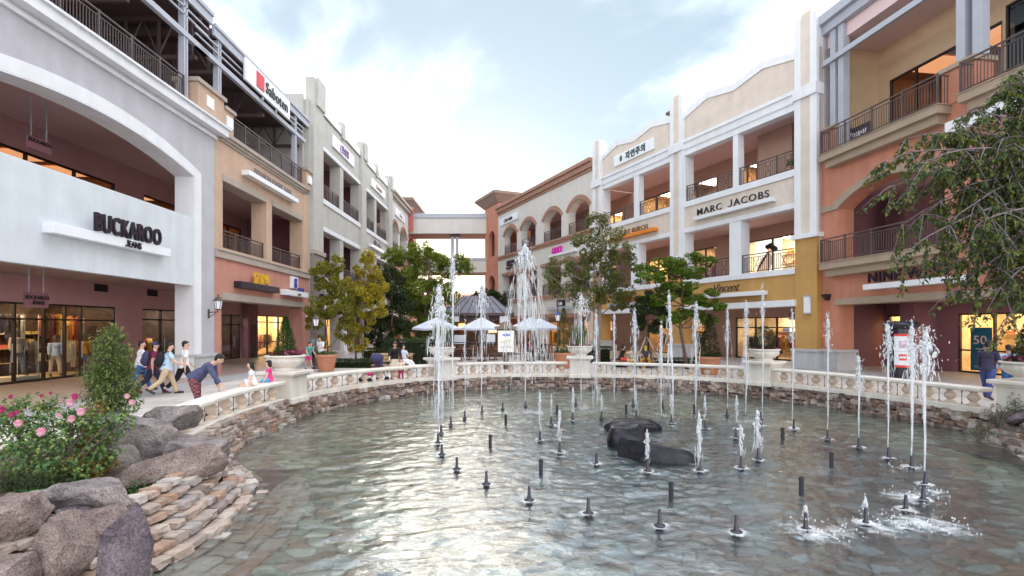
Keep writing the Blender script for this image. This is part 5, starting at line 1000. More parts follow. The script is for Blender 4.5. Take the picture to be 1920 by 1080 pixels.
def tree(name, label, base, trunk, blobs, nl, L, W, lm, bark, seed, tr=.09, sub=7, flat=.6, group='trees round the court', twig=True, dens=1.7, grow=1.12, srr=(.26, .5)):
    """trunk: list of points above base; blobs: (centre, radius) in metres relative to base"""
    rr = random.Random(seed); t = thing(name, label, 'tree', base, 0, group)
    tk = MB(); k = len(trunk); tk.tube(trunk, [tr * (1.15 - .75 * i / (k - 1)) for i in range(k)], 8)
    lf = MB(); nl = int(nl * dens); tot = sum(b[1] ** 2 for b in blobs)
    for c, r in blobs:
        r *= grow; c = Vector(c); j = min(range(k), key=lambda i: abs(trunk[i][2] - max(trunk[0][2], c.z - (c.xy - Vector(trunk[min(i, k - 1)][:2])).length * .55))); a = Vector(trunk[j]); q = a.lerp(c, .5) + rv(rr) * r * .3 + Vector((0, 0, -.1 * r))
        tk.tube([a, a.lerp(q, .5) + rv(rr) * .05, q, q.lerp(c, .6) + rv(rr) * .08, c], [tr * .42, tr * .36, tr * .28, tr * .2, tr * .1], 6)
        n = int(nl * r * r / tot)
        for s in range(sub):
            v = rv(rr); v = v.normalized() * (v.length ** .4); sc = c + Vector((v.x * r, v.y * r, v.z * r * flat)); sr = r * rr.uniform(*srr)
            if twig: tk.tube([c + rv(rr) * .1 * r, c.lerp(sc, .6) + rv(rr) * .08 * r, sc], [tr * .12, tr * .09, tr * .04], 4)
            clump(lf, sc, sr, max(4, int(n / sub)), L, W, rr, flat=flat * 1.05)
    tk.build('trunk', bark, t, smooth=True, fix=False); lf.build('crown', lm, t); return t
L_YEL = leafmat('leaf_yellowgreen', [(.14, .15, .02), (.28, .25, .03), (.46, .35, .04), (.20, .20, .03), (.58, .42, .04)], .45); L_GRN = leafmat('leaf_green', [(.035, .065, .015), (.07, .12, .02), (.11, .17, .03), (.05, .09, .02)])  # yellowgreen leaves coloured brighter to stand in for backlight from the glow
L_OLV = leafmat('leaf_olive', [(.05, .07, .02), (.10, .125, .03), (.14, .16, .04), (.07, .09, .03), (.22, .17, .05)]); L_LIME = leafmat('leaf_lime', [(.04, .075, .01), (.085, .15, .014), (.13, .20, .02), (.06, .10, .013)])
L_DARK = leafmat('leaf_dark', [(.018, .03, .014), (.03, .05, .018), (.045, .065, .02), (.05, .045, .02)]); L_FG = leafmat('leaf_foreground', [(.028, .048, .018), (.05, .08, .027), (.08, .11, .036), (.045, .065, .028), (.14, .17, .03), (.11, .08, .025)], .35, .42)
L_TOP = leafmat('leaf_topiary', [(.02, .06, .015), (.035, .10, .02), (.06, .15, .03)], .2); L_TOPD = leafmat('leaf_topiary_dark', [(.015, .03, .012), (.03, .05, .02), (.05, .07, .02)], .2)
L_ROSE = leafmat('leaf_rose', [(.03, .075, .03), (.06, .125, .045), (.10, .17, .05), (.16, .19, .04), (.045, .10, .04)], .25, .4); L_AUT = leafmat('leaf_autumn', [(.10, .10, .02), (.22, .17, .03), (.25, .12, .03), (.08, .09, .02)])
def rel(px, py, Y, base): return at(px, py, Y) - base
# two yellow green maples (left)
b = gnd(613, 683); B_ = lambda *P: [(rel(x, y, b.y + dy, b), r) for x, y, dy, r in P]
tree('maple_tree', 'yellow green maple with the thin trunk nearest the lamp post', b, [(0, 0, 0), (.05, 0, .9), (-.05, .05, 1.9), (.05, 0, 2.6), (.1, 0, 3.6)], B_((600, 575, 0, .55), (625, 540, .3, .6), (590, 600, -.3, .45), (640, 585, 0, .65), (612, 515, .2, .55), (630, 495, 0, .35), (650, 620, -.2, .4), (598, 640, 0, .25), (660, 560, .5, .5)), 5200, .13, .085, leafmat('leaf_maple', [(.08, .11, .02), (.15, .18, .03), (.24, .24, .035), (.36, .30, .04), (.18, .13, .05)], .45), BARK, 11, .05, 15, .85, dens=2.0, grow=1.4, srr=(.14, .32))  # maple leaf colours raised in place of backlight from the low glow
b = gnd(667, 682)
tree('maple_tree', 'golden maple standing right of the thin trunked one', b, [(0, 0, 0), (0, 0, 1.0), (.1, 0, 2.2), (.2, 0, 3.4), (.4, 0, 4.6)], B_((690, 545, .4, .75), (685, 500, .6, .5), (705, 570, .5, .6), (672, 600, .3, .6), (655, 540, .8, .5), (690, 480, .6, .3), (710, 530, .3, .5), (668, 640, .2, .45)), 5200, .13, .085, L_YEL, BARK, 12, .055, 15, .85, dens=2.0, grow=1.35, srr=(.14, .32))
b = gnd(733, 676)
tree('dark_tree', 'dark bushy tree behind the hedge between maple and big green tree', b, [(0, 0, 0), (0, 0, 1.6), (.1, 0, 3), (0, 0, 5)], B_((730, 560, 0, .8), (715, 600, 0, .75), (745, 600, .3, .8), (725, 640, 0, .6), (735, 525, .2, .6), (755, 570, .5, .6), (705, 635, .3, .45), (728, 505, 0, .35)), 6000, .17, .10, L_DARK, BARK, 13, .08, 9, .9)
b = gnd(800, 672)
tree('green_tree', 'big spreading green tree left of the café jets', b, [(0, 0, 0), (.1, 0, 1.5), (-.1, 0, 3), (.1, 0, 4.5), (.2, 0, 6.5)], B_((760, 500, 0, 1.0), (800, 505, .5, 1.2), (785, 475, .3, .7), (745, 535, -.4, .9), (800, 560, 0, 1.25), (830, 545, .6, 1.0), (770, 575, .3, 1.0), (845, 500, .6, .7), (818, 605, .2, .9), (775, 620, 0, .8), (865, 490, .2, .45), (735, 480, 0, .5), (880, 505, .3, .3)), 9500, .15, .10, leafmat('leaf_biggreen', [(.07, .10, .015), (.13, .18, .025), (.22, .26, .035), (.09, .13, .02), (.30, .29, .04)], .45), BARK, 14, .13, 18, .85, dens=3.0, grow=1.2, srr=(.16, .36))  # leaf colours of the big tree brightened to carry the backlight
b = gnd(1122, 683)
tree('tall_tree', 'tall slender tree with mottled pale trunk before the cream building', b, [(0, 0, 0), (.0, 0, 1.2), (.1, 0, 2.8), (.05, 0, 4.5), (.2, 0, 6.5), (.1, 0, 8.3)], B_((1120, 420, 0, .55), (1105, 460, .3, .75), (1140, 455, 0, .8), (1160, 500, .3, .9), (1115, 510, 0, .9), (1085, 500, .2, .6), (1050, 500, -.3, .55), (1035, 520, -.3, .45), (1145, 550, .3, .9), (1105, 555, 0, .8), (1165, 545, .5, .7), (1070, 545, 0, .5), (1128, 405, 0, .3), (1175, 470, .2, .4), (1040, 545, 0, .35)), 6800, .15, .10, L_OLV, BARKP, 15, .11, 12, .9, dens=1.25, grow=1.2, srr=(.16, .36))
b = gnd(1288, 692)
tree('tiered_tree', 'bright green tiered tree with leaning trunk before the ochre building', b, [(0, 0, 0), (-.15, 0, 1.0), (-.35, 0, 2.1), (-.2, 0, 3.2), (-.3, 0, 4.6)], B_((1250, 500, 0, .75), (1290, 510, .2, .8), (1215, 520, -.2, .6), (1320, 490, 0, .45), (1270, 545, .2, .85), (1310, 555, 0, .75), (1230, 560, .3, .6), (1340, 570, -.2, .5), (1290, 590, .3, .6), (1255, 595, 0, .5), (1300, 480, .2, .35), (1205, 500, 0, .3), (1325, 600, 0, .4)), 7800, .12, .08, L_LIME, BARK, 16, .09, 12, .42, dens=1.8, grow=1.18, srr=(.18, .38))
b = gnd(1212, 690)
t_ = tree('young_tree', 'young dark leaved tree with tripod stakes beside the sitting people', b, [(0, 0, 0), (.0, 0, 1.2), (.05, 0, 2.2), (0, 0, 3.3)], B_((1215, 580, 0, .6), (1195, 605, .3, .45), (1235, 610, 0, .45), (1210, 555, 0, .4), (1240, 580, .3, .4)), 2200, .15, .10, L_DARK, BARK, 17, .045)
st = thing('tree_stakes', 'three pale wooden stakes tied round the young dark tree', 'tree stake', b)
MB().tube([(-.75, -.3, 0), (-.03, 0, 1.6)], .035, 6).tube([(.85, -.2, 0), (.03, 0, 1.6)], .035, 6).tube([(.05, .7, 0), (0, .05, 1.6)], .035, 6).build('stake', mat('stake_wood', (.42, .32, .24), var=.2, vs=6), st); MB().tube([(-.08, -.05, 1.5), (.08, -.05, 1.5), (0, .1, 1.5), (-.08, -.05, 1.5)], .02, 5).build('tie', SIGNK, st)
for px, Y, lb, hh in ((700, 75, 'dark tree mass left under the footbridge', 5.5), (800, 82, 'round tree beyond the footbridge in the sunset glow', 6.5), (880, 78, 'low tree beyond the café roof under the footbridge', 4.0), (920, 62, 'dark leafy tree beside the right brick tower', 5.8), (845, 90, 'far tree nearest the setting sun', 5.0)):
    b = at(px, 614, Y); b.z = 0; tree('backdrop_tree', lb, b, [(0, 0, 0), (0, 0, hh * .4), (.1, 0, hh * .8)], [((random.uniform(-1.6, 1.6), random.uniform(-1, 1), hh * random.uniform(.45, .95)), random.uniform(.9, 1.5)) for _ in range(9)], 3600, .34, .22, L_DARK, BARK, int(px), .16)
# foreground tree at the right edge, drooping branches
b = Vector((11.9, 10.4, .1)); rr = random.Random(5); t_ = thing('overhanging_tree', 'dark leaved tree leaning in from the right edge with drooping branches', 'tree', b)
tk = MB(); lf = MB(); tp = [(0, 0, -.1), (.05, .1, 1.6), (-.1, .0, 3.2), (-.2, -.1, 4.6), (.1, 0, 6.5)]; tk.tube(tp, [.19, .16, .14, .11, .06], 10)
ends = [(1665, 300, 0), (1690, 420, .4), (1700, 470, -.3), (1760, 480, .2), (1740, 300, -.4), (1700, 260, .2), (1800, 230, 0), (1850, 200, .5), (1890, 160, .2), (1780, 380, .6), (1830, 420, -.5), (1720, 350, .3), (1870, 500, 0), (1800, 540, .2), (1850, 330, .4), (1770, 430, -.2), (1900, 420, .4), (1910, 540, .3), (1820, 480, .5), (1880, 260, -.3), (1760, 250, .3), (1790, 310, 0), (1840, 560, .1), (1900, 330, 0), (1730, 400, .1), (1860, 440, .2), (1810, 350, -.1), (1920, 200, 0), (1895, 585, .4), (1680, 350, 0), (1800, 440, 0), (1850, 380, .1), (1780, 500, .4), (1880, 540, -.2), (1905, 140, .1), (1870, 172, .3), (1918, 125, .2), (1830, 205, .1)]
for (px, py, dy) in ends:
    e = at(px, py, 10.0 + dy) - b; s0 = Vector(tp[3]).lerp(Vector(tp[2]), rr.uniform(-.3, .7)); d = e - s0; mid = s0 + d * .55 + Vector((0, 0, .28 * d.length * rr.uniform(.6, 1.1))) + rv(rr) * .15
    P = []
    for i in range(11):
        u = i / 10; P.append(s0 * (1 - u) ** 2 + mid * 2 * u * (1 - u) + e * u * u + rv(rr) * .03 * u)
    tk.tube(P, [.05 * (1 - .88 * i / 10) for i in range(11)], 5)
    for i in range(4, 11):                                           # hanging side twigs
        for q in range(rr.randint(3, 4)):
            o = P[i]; hd = Vector((rr.uniform(-1, .6), rr.uniform(-.7, .7), rr.uniform(-.9, .1))).normalized(); Lt = rr.uniform(.25, .6); T = [o + hd * Lt * v + Vector((0, 0, -.22 * Lt * v * v * 2)) for v in (0, .35, .7, 1)]
            tk.tube(T, [.010, .008, .006, .003], 4, cap=False)
            for w in range(20):
                v = rr.uniform(.1, 1); a_ = T[0].lerp(T[3], v) + Vector((0, 0, -.1 * Lt * v)); sd_ = Vector((rr.uniform(-1, 1), rr.uniform(-1, 1), rr.uniform(-1.1, .2)))
                leaf(lf, a_ + rv(rr) * .02, sd_, Vector((rr.uniform(-.4, .4), rr.uniform(-.4, .4), 1)), rr.uniform(.08, .13), rr.uniform(.050, .078), .25)
tk.build('trunk', mat('grey_bark', (.20, .16, .17), rough=.8, var=.25, vs=9, bump=.6, bs=40), t_, smooth=True); lf.build('crown', L_FG, t_)
# ------------------------------------------------------------------ left bank planting
def shrub(name, label, base, blobs, nl, L, W, lm, seed, cat='shrub', stems=6, sub=8, flat=.9, group=None, up=False):
    rr = random.Random(seed); t = thing(name, label, cat, base, 0, group); st = MB(); lf = MB(); tot = sum(r * r for _, r in blobs)
    for c, r in blobs:
        c = Vector(c); st.tube([Vector((c.x * .2, c.y * .2, 0)), c * .55 + rv(rr) * .06, c], [.018, .013, .005], 5)
        for s in range(sub):
            v = rv(rr); sc = c + Vector((v.x * r, v.y * r, v.z * r * flat)); st.tube([c, sc], [.006, .002], 4, cap=False); clump(lf, sc, r * rr.uniform(.25, .5), max(3, int(nl * r * r / tot / sub)), L, W, rr)
    st.build('stems', BARK, t); lf.build('foliage', lm, t); return t
b = at(207, 775, 9.0); hB = lambda P, Y: [(at(x, y, Y + dy) - b, r) for x, y, dy, r in P]
L_THU = leafmat('leaf_thuja', [(.035, .07, .018), (.075, .12, .03), (.12, .17, .045), (.18, .21, .06), (.055, .06, .022)], .3)
tt = shrub('upright_shrub', 'tall loose evergreen shrub rising behind the roses', b, hB([(205, 770, 0, .30), (190, 745, .1, .28), (222, 740, -.1, .30), (205, 715, 0, .33), (188, 700, 0, .24), (225, 700, .1, .24), (205, 675, 0, .28), (212, 650, 0, .22), (195, 640, .1, .17), (222, 630, 0, .16), (208, 620, 0, .12), (228, 660, 0, .15), (180, 720, 0, .18), (240, 725, 0, .14)], 9.0), 6800, .078, .026, L_THU, 41, 'shrub', sub=16)
b = at(100, 905, 6.9)
RP = [(20, 800, .3, .26), (60, 790, .4, .3), (100, 800, .3, .32), (150, 810, .3, .3), (190, 830, .2, .26), (30, 850, 0, .34), (80, 860, -.1, .36), (130, 860, 0, .34), (170, 880, 0, .25), (20, 900, -.2, .3), (75, 905, -.2, .3), (120, 895, -.2, .26), (200, 800, .3, .2), (225, 775, .3, .14), (235, 790, .2, .12), (30, 765, .5, .16), (90, 762, .5, .16), (140, 780, .4, .18), (170, 790, .3, .18), (5, 780, .3, .2)]
tt = shrub('rose_bush', 'sprawling rose bush with pale pink blooms behind the boulders', b, hB(RP, 7.0), 5200, .066, .045, L_ROSE, 42, 'rose bush', sub=12)
PINK = leafmat('petal_pink', [(.72, .30, .42), (.80, .42, .52), (.86, .55, .62), (.75, .36, .48)], .3); MAG = leafmat('petal_magenta', [(.45, .04, .16), (.55, .07, .22), (.40, .03, .12)], .3)
def rose(parent, p, r, m, rr, n=22):
    q = MB().ball((0, 0, 0), (r * .72, r * .72, r * .66), 12, 8, jit=.35, nsc=3, seed=p.x * 9)
    for i in range(n):
        a = i * 2.4; el = R(12 + 66 * (i / n)); d = Vector((math.cos(a) * math.cos(el), math.sin(a) * math.cos(el), math.sin(el))); leaf(q, d * r * .5 - Vector((0, 0, r * .1)), (d + Vector((0, 0, .35))).normalized(), Vector((-d.x, -d.y, 1.2)), r * .8, r * .9, -.2)
    return q.build('bloom', m, parent, loc=p)
rr = random.Random(9)
for px, py, r, m in ((132, 757, .055, PINK), (152, 774, .055, PINK), (134, 787, .05, PINK), (34, 796, .055, PINK), (77, 812, .06, PINK), (247, 756, .04, PINK), (238, 744, .035, PINK), (20, 745, .03, MAG), (140, 745, .045, MAG), (2, 770, .05, MAG), (22, 779, .04, MAG), (32, 774, .03, MAG), (78, 743, .025, MAG), (110, 780, .03, PINK), (95, 738, .025, MAG)):
    rose(tt, at(px, py, 6.55) - b, r, m, rr)
b = at(60, 930, 6.5); shrub('juniper_shrub', 'low feathery dark juniper spilling over the long pitted boulder', b, hB([(20, 915, 0, .22), (60, 925, 0, .22), (95, 915, .1, .2), (40, 945, 0, .16), (10, 940, 0, .18), (120, 930, .1, .14)], 6.5), 4200, .07, .014, L_DARK, 43, 'shrub', sub=10)
b = at(150, 870, 7.0); shrub('autumn_shrub', 'yellowing small leaved shrub between rose bush and upright shrub', b, hB([(165, 850, .3, .2), (195, 865, .3, .16), (180, 815, .4, .16), (185, 770, .6, .14), (150, 880, 0, .18), (175, 885, 0, .14), (120, 885, -.1, .16)], 7.0), 3000, .045, .025, L_AUT, 44, 'shrub', sub=9)
rr = random.Random(77); gc = MB()
for i in range(2600):
    px, py, Y = rr.choice([(70, 985, 6.35), (105, 1000, 6.2), (60, 965, 6.4), (160, 965, 6.5), (265, 935, 7.0), (95, 1050, 5.9), (285, 960, 6.9), (230, 960, 6.6), (265, 922, 7.0), (280, 930, 6.9)]); p = at(px + rr.gauss(0, 22), py + rr.gauss(0, 13), Y + rr.uniform(-.1, .1)); p.z = max(p.z, fl_(p.x, p.y) + .01); leaf(gc, p, rv(rr), Vector((0, 0, 1)), .028, .022)
tag(gc.build('ground_cover', L_TOP), 'small bright weeds creeping between the left bank boulders', 'ground cover', kind='stuff')
b = at(1880, 780, 11.9); shrub('heather_shrub', 'low grey green heather on the right bank below the corner urn', b, hB([(1880, 770, 0, .22), (1905, 765, .1, .25), (1860, 785, -.2, .2), (1845, 805, -.4, .18), (1835, 818, -.6, .14), (1900, 780, .1, .2)], 11.9), 2600, .06, .018, leafmat('leaf_heather', [(.05, .07, .03), (.09, .11, .06), (.14, .11, .12), (.06, .08, .03)]), 45, 'shrub')
# ------------------------------------------------------------------ urn and pot planting
def conetree(name, label, p, h, r, n, lm, rr, rnd=False, L=.07, W=.03):
    t = thing(name, label, 'topiary', p, 0); MB().tube([(0, 0, -.05), (0, 0, h * .8)], [.03, .01], 6).build('stem', BARK, t); q = MB()
    for i in range(n):
        u = rr.random() ** 1.35; a = rr.uniform(0, 6.283); R_ = (r * (1 - u) ** .85 if not rnd else r * math.sqrt(max(0, 1 - (2 * u - .8) ** 2 / 1.5))) * (1 + .16 * noise.noise(Vector((math.cos(a) * 2, math.sin(a) * 2, u * 6)))); e = R_ * rr.uniform(.6, 1.02); d = Vector((math.cos(a), math.sin(a), .55)) + rv(rr) * .5
        leaf(q, Vector((e * math.cos(a), e * math.sin(a), .06 + u * h)), d, Vector((0, 0, 1)), L * rr.uniform(.7, 1.3), W)
    q.build('foliage', lm, t); return t
rr = random.Random(21)
conetree('conifer_topiary', 'bright green pointed conifer in the left urn', URNS[0] + Vector((0, 0, .36)), 1.12, .34, 3600, L_TOP, rr)
conetree('conifer_topiary', 'round dark conifer in the urn before the ochre building', URNS[3] + Vector((0, 0, .36)), .85, .36, 2600, L_TOPD, rr, True)
conetree('conifer_topiary', 'broad dark conifer in the right edge urn', URNS[4] + Vector((0, 0, .36)), 1.0, .44, 3600, L_TOPD, rr, False)
def grass(name, label, p, n, h, sp, lm):
    t = thing(name, label, 'ornamental grass', p); q = MB()
    for i in range(n):
        a = rr.uniform(0, 6.28); s = sp * rr.uniform(.2, 1); d = Vector((math.cos(a) * s, math.sin(a) * s, h * rr.uniform(.5, 1))); o = Vector((math.cos(a), math.sin(a), 0)) * rr.uniform(0, .2); w = Vector((-math.sin(a), math.cos(a), 0)) * .012; m_ = o + d * .5 + Vector((0, 0, h * .12))
        q.add([o - w, o + w, m_ + w, m_ - w, o + d], [(0, 1, 2, 3), (3, 2, 4)])
    q.build('blades', lm, t)
L_GR = leafmat('grass_blade', [(.06, .09, .03), (.10, .14, .05), (.15, .18, .07)]); grass('ornamental_grass', 'tall fine grass in the urn left of the café', URNS[1] + Vector((0, 0, .38)), 420, 1.15, .45, L_GR); grass('ornamental_grass', 'tall fine grass in the far middle urn', URNS[2] + Vector((0, 0, .38)), 420, 1.1, .42, L_GR)
RED = leafmat('petal_red', [(.22, .03, .04), (.34, .05, .06), (.15, .03, .03), (.05, .07, .02)], .2); PNK = leafmat('petal_hotpink', [(.62, .06, .25), (.70, .14, .36), (.45, .04, .15), (.06, .09, .03), (.75, .25, .42)], .2)
def flowers(label, p, r, n, m, h=.1, group='flowers planted in the urns', arc=None):
    t = thing('flower_bed', label, 'flowers', p, 0, group); q = MB(); s = MB()
    for i in range(n):
        a = rr.uniform(0, 6.28) if not arc else rr.uniform(*arc); e = r * math.sqrt(rr.random()) if not arc else r * rr.uniform(.35, 1); c = Vector((e * math.cos(a), e * math.sin(a), h * rr.uniform(.3, 1)))
        for k in range(4): leaf(q, c, rv(rr) + Vector((0, 0, .5)), Vector((0, 0, 1)), .05, .05)
        leaf(s, c - Vector((0, 0, .06)), rv(rr), Vector((0, 0, 1)), .07, .04)
    q.build('petals', m, t); s.build('foliage', L_TOPD, t)
flowers('hot pink flowers on the right of the left urn', URNS[0] + Vector((0, 0, .40)), .48, 150, PNK, .16, arc=(-1.2, 1.0)); flowers('sparse pink and green flowers on the left of the left urn', URNS[0] + Vector((0, 0, .40)), .46, 90, RED, .12, arc=(1.6, 4.6))
flowers('small red flowers in the urn left of the café', URNS[1] + Vector((0, 0, .40)), .46, 130, RED); flowers('small red flowers in the far middle urn', URNS[2] + Vector((0, 0, .40)), .46, 130, RED); flowers('dark red flowers under the round conifer', URNS[3] + Vector((0, 0, .40)), .48, 170, RED); flowers('bright pink flowers in the right edge urn', URNS[4] + Vector((0, 0, .40)), .5, 260, PNK, .15)
TC = mat('terracotta_pot', (.50, .22, .13), rough=.8, var=.12, vs=4, bump=.15)
for (px, py), sc, lb in (((612, 696), .50, 'round terracotta pot by the left lamp post'), ((1057, 690), .52, 'round terracotta pot with a thin conifer by the second lamp post'), ((1330, 702), .50, 'terracotta pot with a thin conifer behind the right balustrade')):
    p = gnd(px, py); t = thing('terracotta_pot', lb, 'plant pot', p, 0, 'terracotta pots'); MB().lathe([(sc * .66, 0), (sc * .70, .03), (sc * .92, .66), (sc * .94, .68)], n=28).build('body', TC, t, smooth=True); MB().lathe([(sc * .94, .66), (sc * 1.02, .67), (sc * 1.04, .80), (sc * .98, .81), (sc * .9, .74), (.1, .72)], n=28).build('rim', TC, t, smooth=True)
    q = p + Vector((0, 0, .72)); flowers('leafy trailing plants in the ' + lb.replace(' with a thin conifer', '').replace(' the second', ' second'), q, sc, 150, L_TOP, .2, group='plants in the terracotta pots')
    if px > 700: conetree('pot_conifer', 'thin loose conifer in the ' + lb.split(' with')[0] + (' by the lamp post' if px < 1100 else ' on the right'), q, 2.3 if px < 1100 else 1.9, .5, 1800, L_OLV if px < 1100 else L_DARK, rr, False, .13, .05)
def hedge(label, c, sx, sy, h, n, lm, rz=0):
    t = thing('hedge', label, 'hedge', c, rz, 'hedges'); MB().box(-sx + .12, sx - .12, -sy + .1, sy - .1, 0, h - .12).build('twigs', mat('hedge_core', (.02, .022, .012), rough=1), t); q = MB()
    for i in range(n):
        v = Vector((rr.uniform(-1, 1), rr.uniform(-1, 1), rr.uniform(0, 1))); k = rr.choice((0, 0, 1, 2, 2)); s = rr.choice((-1, 1))
        if k == 0: v.y = -1 if s < 0 or rr.random() < .6 else 1
        elif k == 1: v.x = s
        else: v.z = 1
        p = Vector((v.x * sx, v.y * sy, v.z * h)) * (1 + .06 * noise.noise(v * 4)) + rv(rr) * .05; leaf(q, p, rv(rr) + Vector((0, 0, .4)), Vector((0, 0, 1)), .10, .06)
    q.build('foliage', lm, t)
hedge('clipped dark green hedge behind the seated women', gnd(768, 683) + Vector((.3, .6, 0)), 1.75, .55, 1.35, 5200, L_TOPD); hedge('low clipped hedge bed under the two maples', gnd(650, 690) + Vector((.1, .5, 0)), 1.55, .5, .38, 3200, L_TOPD)
hedge('low dark planting behind the bench with two sitting people', gnd(1235, 688) + Vector((0, .4, 0)), 2.3, .5, .4, 2600, L_DARK); hedge('leafy low planting left of the pushchair', gnd(690, 678) + Vector((.4, .5, 0)), .8, .5, .75, 1500, L_OLV)
hedge('bushy planting beside the pot near the second lamp post', gnd(1090, 681) + Vector((.9, .8, 0)), 1.0, .4, .9, 1600, L_DARK)
# ------------------------------------------------------------------ people
def remesh(mb, vox, name, m, parent, loc=(0, 0, 0), it=2):
    o = mb.build(name, m, None); md = o.modifiers.new('r', 'REMESH'); md.mode = 'VOXEL'; md.voxel_size = vox; md.use_smooth_shade = True
    if it: s = o.modifiers.new('s', 'SMOOTH'); s.iterations = it; s.factor = .5
    bpy.context.view_layer.update(); me = bpy.data.meshes.new_from_object(o.evaluated_get(bpy.context.evaluated_depsgraph_get())); old = o.data; o.modifiers.clear(); o.data = me; bpy.data.meshes.remove(old)
    me.name = name; me.polygons.foreach_set('use_smooth', [True] * len(me.polygons)); o.parent = parent; o.location = loc; return o
SKIN = mat('skin', (.62, .38, .27), rough=.55, var=.06, vs=8); SKIN2 = mat('skin_child', (.68, .43, .32), rough=.55, var=.05, vs=8); HAIR = mat('black_hair', (.018, .013, .013), rough=.45, var=.3, vs=30); HAIRB = mat('brown_hair', (.07, .03, .03), rough=.45, var=.3, vs=30)
EYE = mat('eye_dark', (.02, .015, .015), rough=.2); LIP = mat('lip', (.45, .16, .15), rough=.5)
def cl(n, c, r=.9): return mat('fabric_' + n, c, rough=r, var=.12, vs=7, bump=.35, bs=14)
def plaid():
    m = bpy.data.materials.new('fabric_plaid'); m.use_nodes = True; t = m.node_tree; n = t.nodes.new; l = t.links.new; p = t.nodes['Principled BSDF']; p.inputs['Roughness'].default_value = .9
    c = n('ShaderNodeTexCoord'); w = n('ShaderNodeTexChecker'); w.inputs['Scale'].default_value = 22; w.inputs[1].default_value = (.33, .10, .09, 1); w.inputs[2].default_value = (.04, .02, .05, 1); l(c.outputs['Object'], w.inputs[0]); l(w.outputs[0], p.inputs['Base Color']); return m
SHOE = cl('dark_shoe', (.05, .04, .05), .6); SHOEW = cl('white_shoe', (.6, .6, .62), .6)
def rx(v, a): c, s = math.cos(a), math.sin(a); return Vector((v.x, v.y * c + v.z * s, -v.y * s + v.z * c))   # positive: z leans to +y
def person(label, loc, face, H, pose, top, bot, shoe, hairm=HAIR, skin=SKIN, sleeve=.55, botlen=1.0, hair='short', seat=None, kid=1.0, vox=.011, skirt=False, wide=1.0, cat='person', name='person', tuck=False, group=None):
    """face: heading in degrees clockwise from +Y. pose: lean, side, l=(hip,knee,abd), r=..., la=(flex,abd,elbow,inward), ra=..., head=(pitch,yaw)"""
    g = pose.get; L = R(g('lean', 0)); tu = rx(Vector((0, 0, 1)), L); tu = (tu + Vector((R(g('side', 0)), 0, 0))).normalized(); tf = rx(Vector((0, 1, 0)), L); X = Vector((1, 0, 0))
    hip = Vector((0, 0, 0)); leg = {}
    for s, k in ((-1, 'l'), (1, 'r')):
        a, kn, ab = [R(q) for q in g(k, (0, 0, 3))]; hj = Vector((s * .052 * H, 0, 0)); d = Vector((s * math.sin(ab), math.sin(a), -math.cos(a))).normalized(); kp = hj + d * .245 * H
        a2 = a - kn; d2 = Vector((s * math.sin(ab) * .3, math.sin(a2), -math.cos(a2))).normalized(); an = kp + d2 * .235 * H; fd = Vector((s * .15, math.cos(a2 * .6), math.sin(a2 * .6) * .8)).normalized(); leg[k] = (hj, kp, an, an + fd * .12 * H + Vector((0, 0, -.025 * H)))
    mz = min(min(q.z for q in leg['l']), min(q.z for q in leg['r'])) - .018 * H
    dz = -mz if seat is None else seat + .06 * H
    up = Vector((0, 0, dz)); hip = hip + up; leg = {k: [q + up for q in v] for k, v in leg.items()}
    t = thing(name, label, cat, loc, R(-face), group)
    nb = hip + tu * .285 * H; sh = .105 * H * wide; arm = {}
    for s, k in ((-1, 'la'), (1, 'ra')):
        fx, ab, el, iw = [R(q) for q in (tuple(g(k, (5, 8, 12, 0))) + (0,))[:4]]; sp_ = nb + X * s * sh - tu * .012 * H
        d = rx(Vector((s * math.sin(ab), 0, -math.cos(ab))), 0); d = Vector((d.x, d.y * math.cos(fx) - d.z * math.sin(fx), d.z * math.cos(fx))).normalized()
        e = sp_ + d * .17 * H; f2 = fx + el; d2 = Vector((s * math.sin(ab) * .5 - s * math.sin(iw), math.sin(f2), -math.cos(f2))).normalized(); w = e + d2 * .148 * H; arm[k] = (sp_, e, w, d2, s)
    hp, hy = [R(q) for q in g('head', (0, 0))]; nd = rx(tu, hp * .4); hc = nb + nd * .118 * H * (1 + (kid - 1) * .5); hr = H * kid
    HM = Matrix.Rotation(-hy, 3, 'Z') @ Matrix.Rotation(-(L * .55 + hp), 3, 'X')
    TM = Matrix(((1, 0, 0), (0, tf.y, tu.y), (0, tf.z, tu.z))).to_3x3(); TM = Matrix((X, tf, tu)).transposed()
    B = MB()
    B.ball(nb - tu * .065 * H, (.088 * H * wide, .060 * H, .095 * H), 14, 9, TM).ball(nb - tu * .17 * H, (.074 * H * wide, .055 * H, .10 * H), 14, 9, TM).ball(hip + tu * .01 * H, (.082 * H * wide, .062 * H, .075 * H), 14, 9, TM)
    B.tube([nb - tu * .03 * H, hc], [.036 * H, .030 * H], 10)
    B.ball(hc, (.043 * hr, .052 * hr, .062 * hr), 16, 12, HM).ball(hc + HM @ Vector((0, .014, -.030)) * hr, (.032 * hr, .036 * hr, .034 * hr), 12, 8, HM)
    B.ball(hc + HM @ Vector((0, .055, -.008)) * hr, (.007 * hr, .011 * hr, .014 * hr), 8, 6, HM)
    for s in (-1, 1): B.ball(hc + HM @ Vector((s * .044, -.002, -.004)) * hr, (.006 * hr, .011 * hr, .017 * hr), 8, 6, HM)
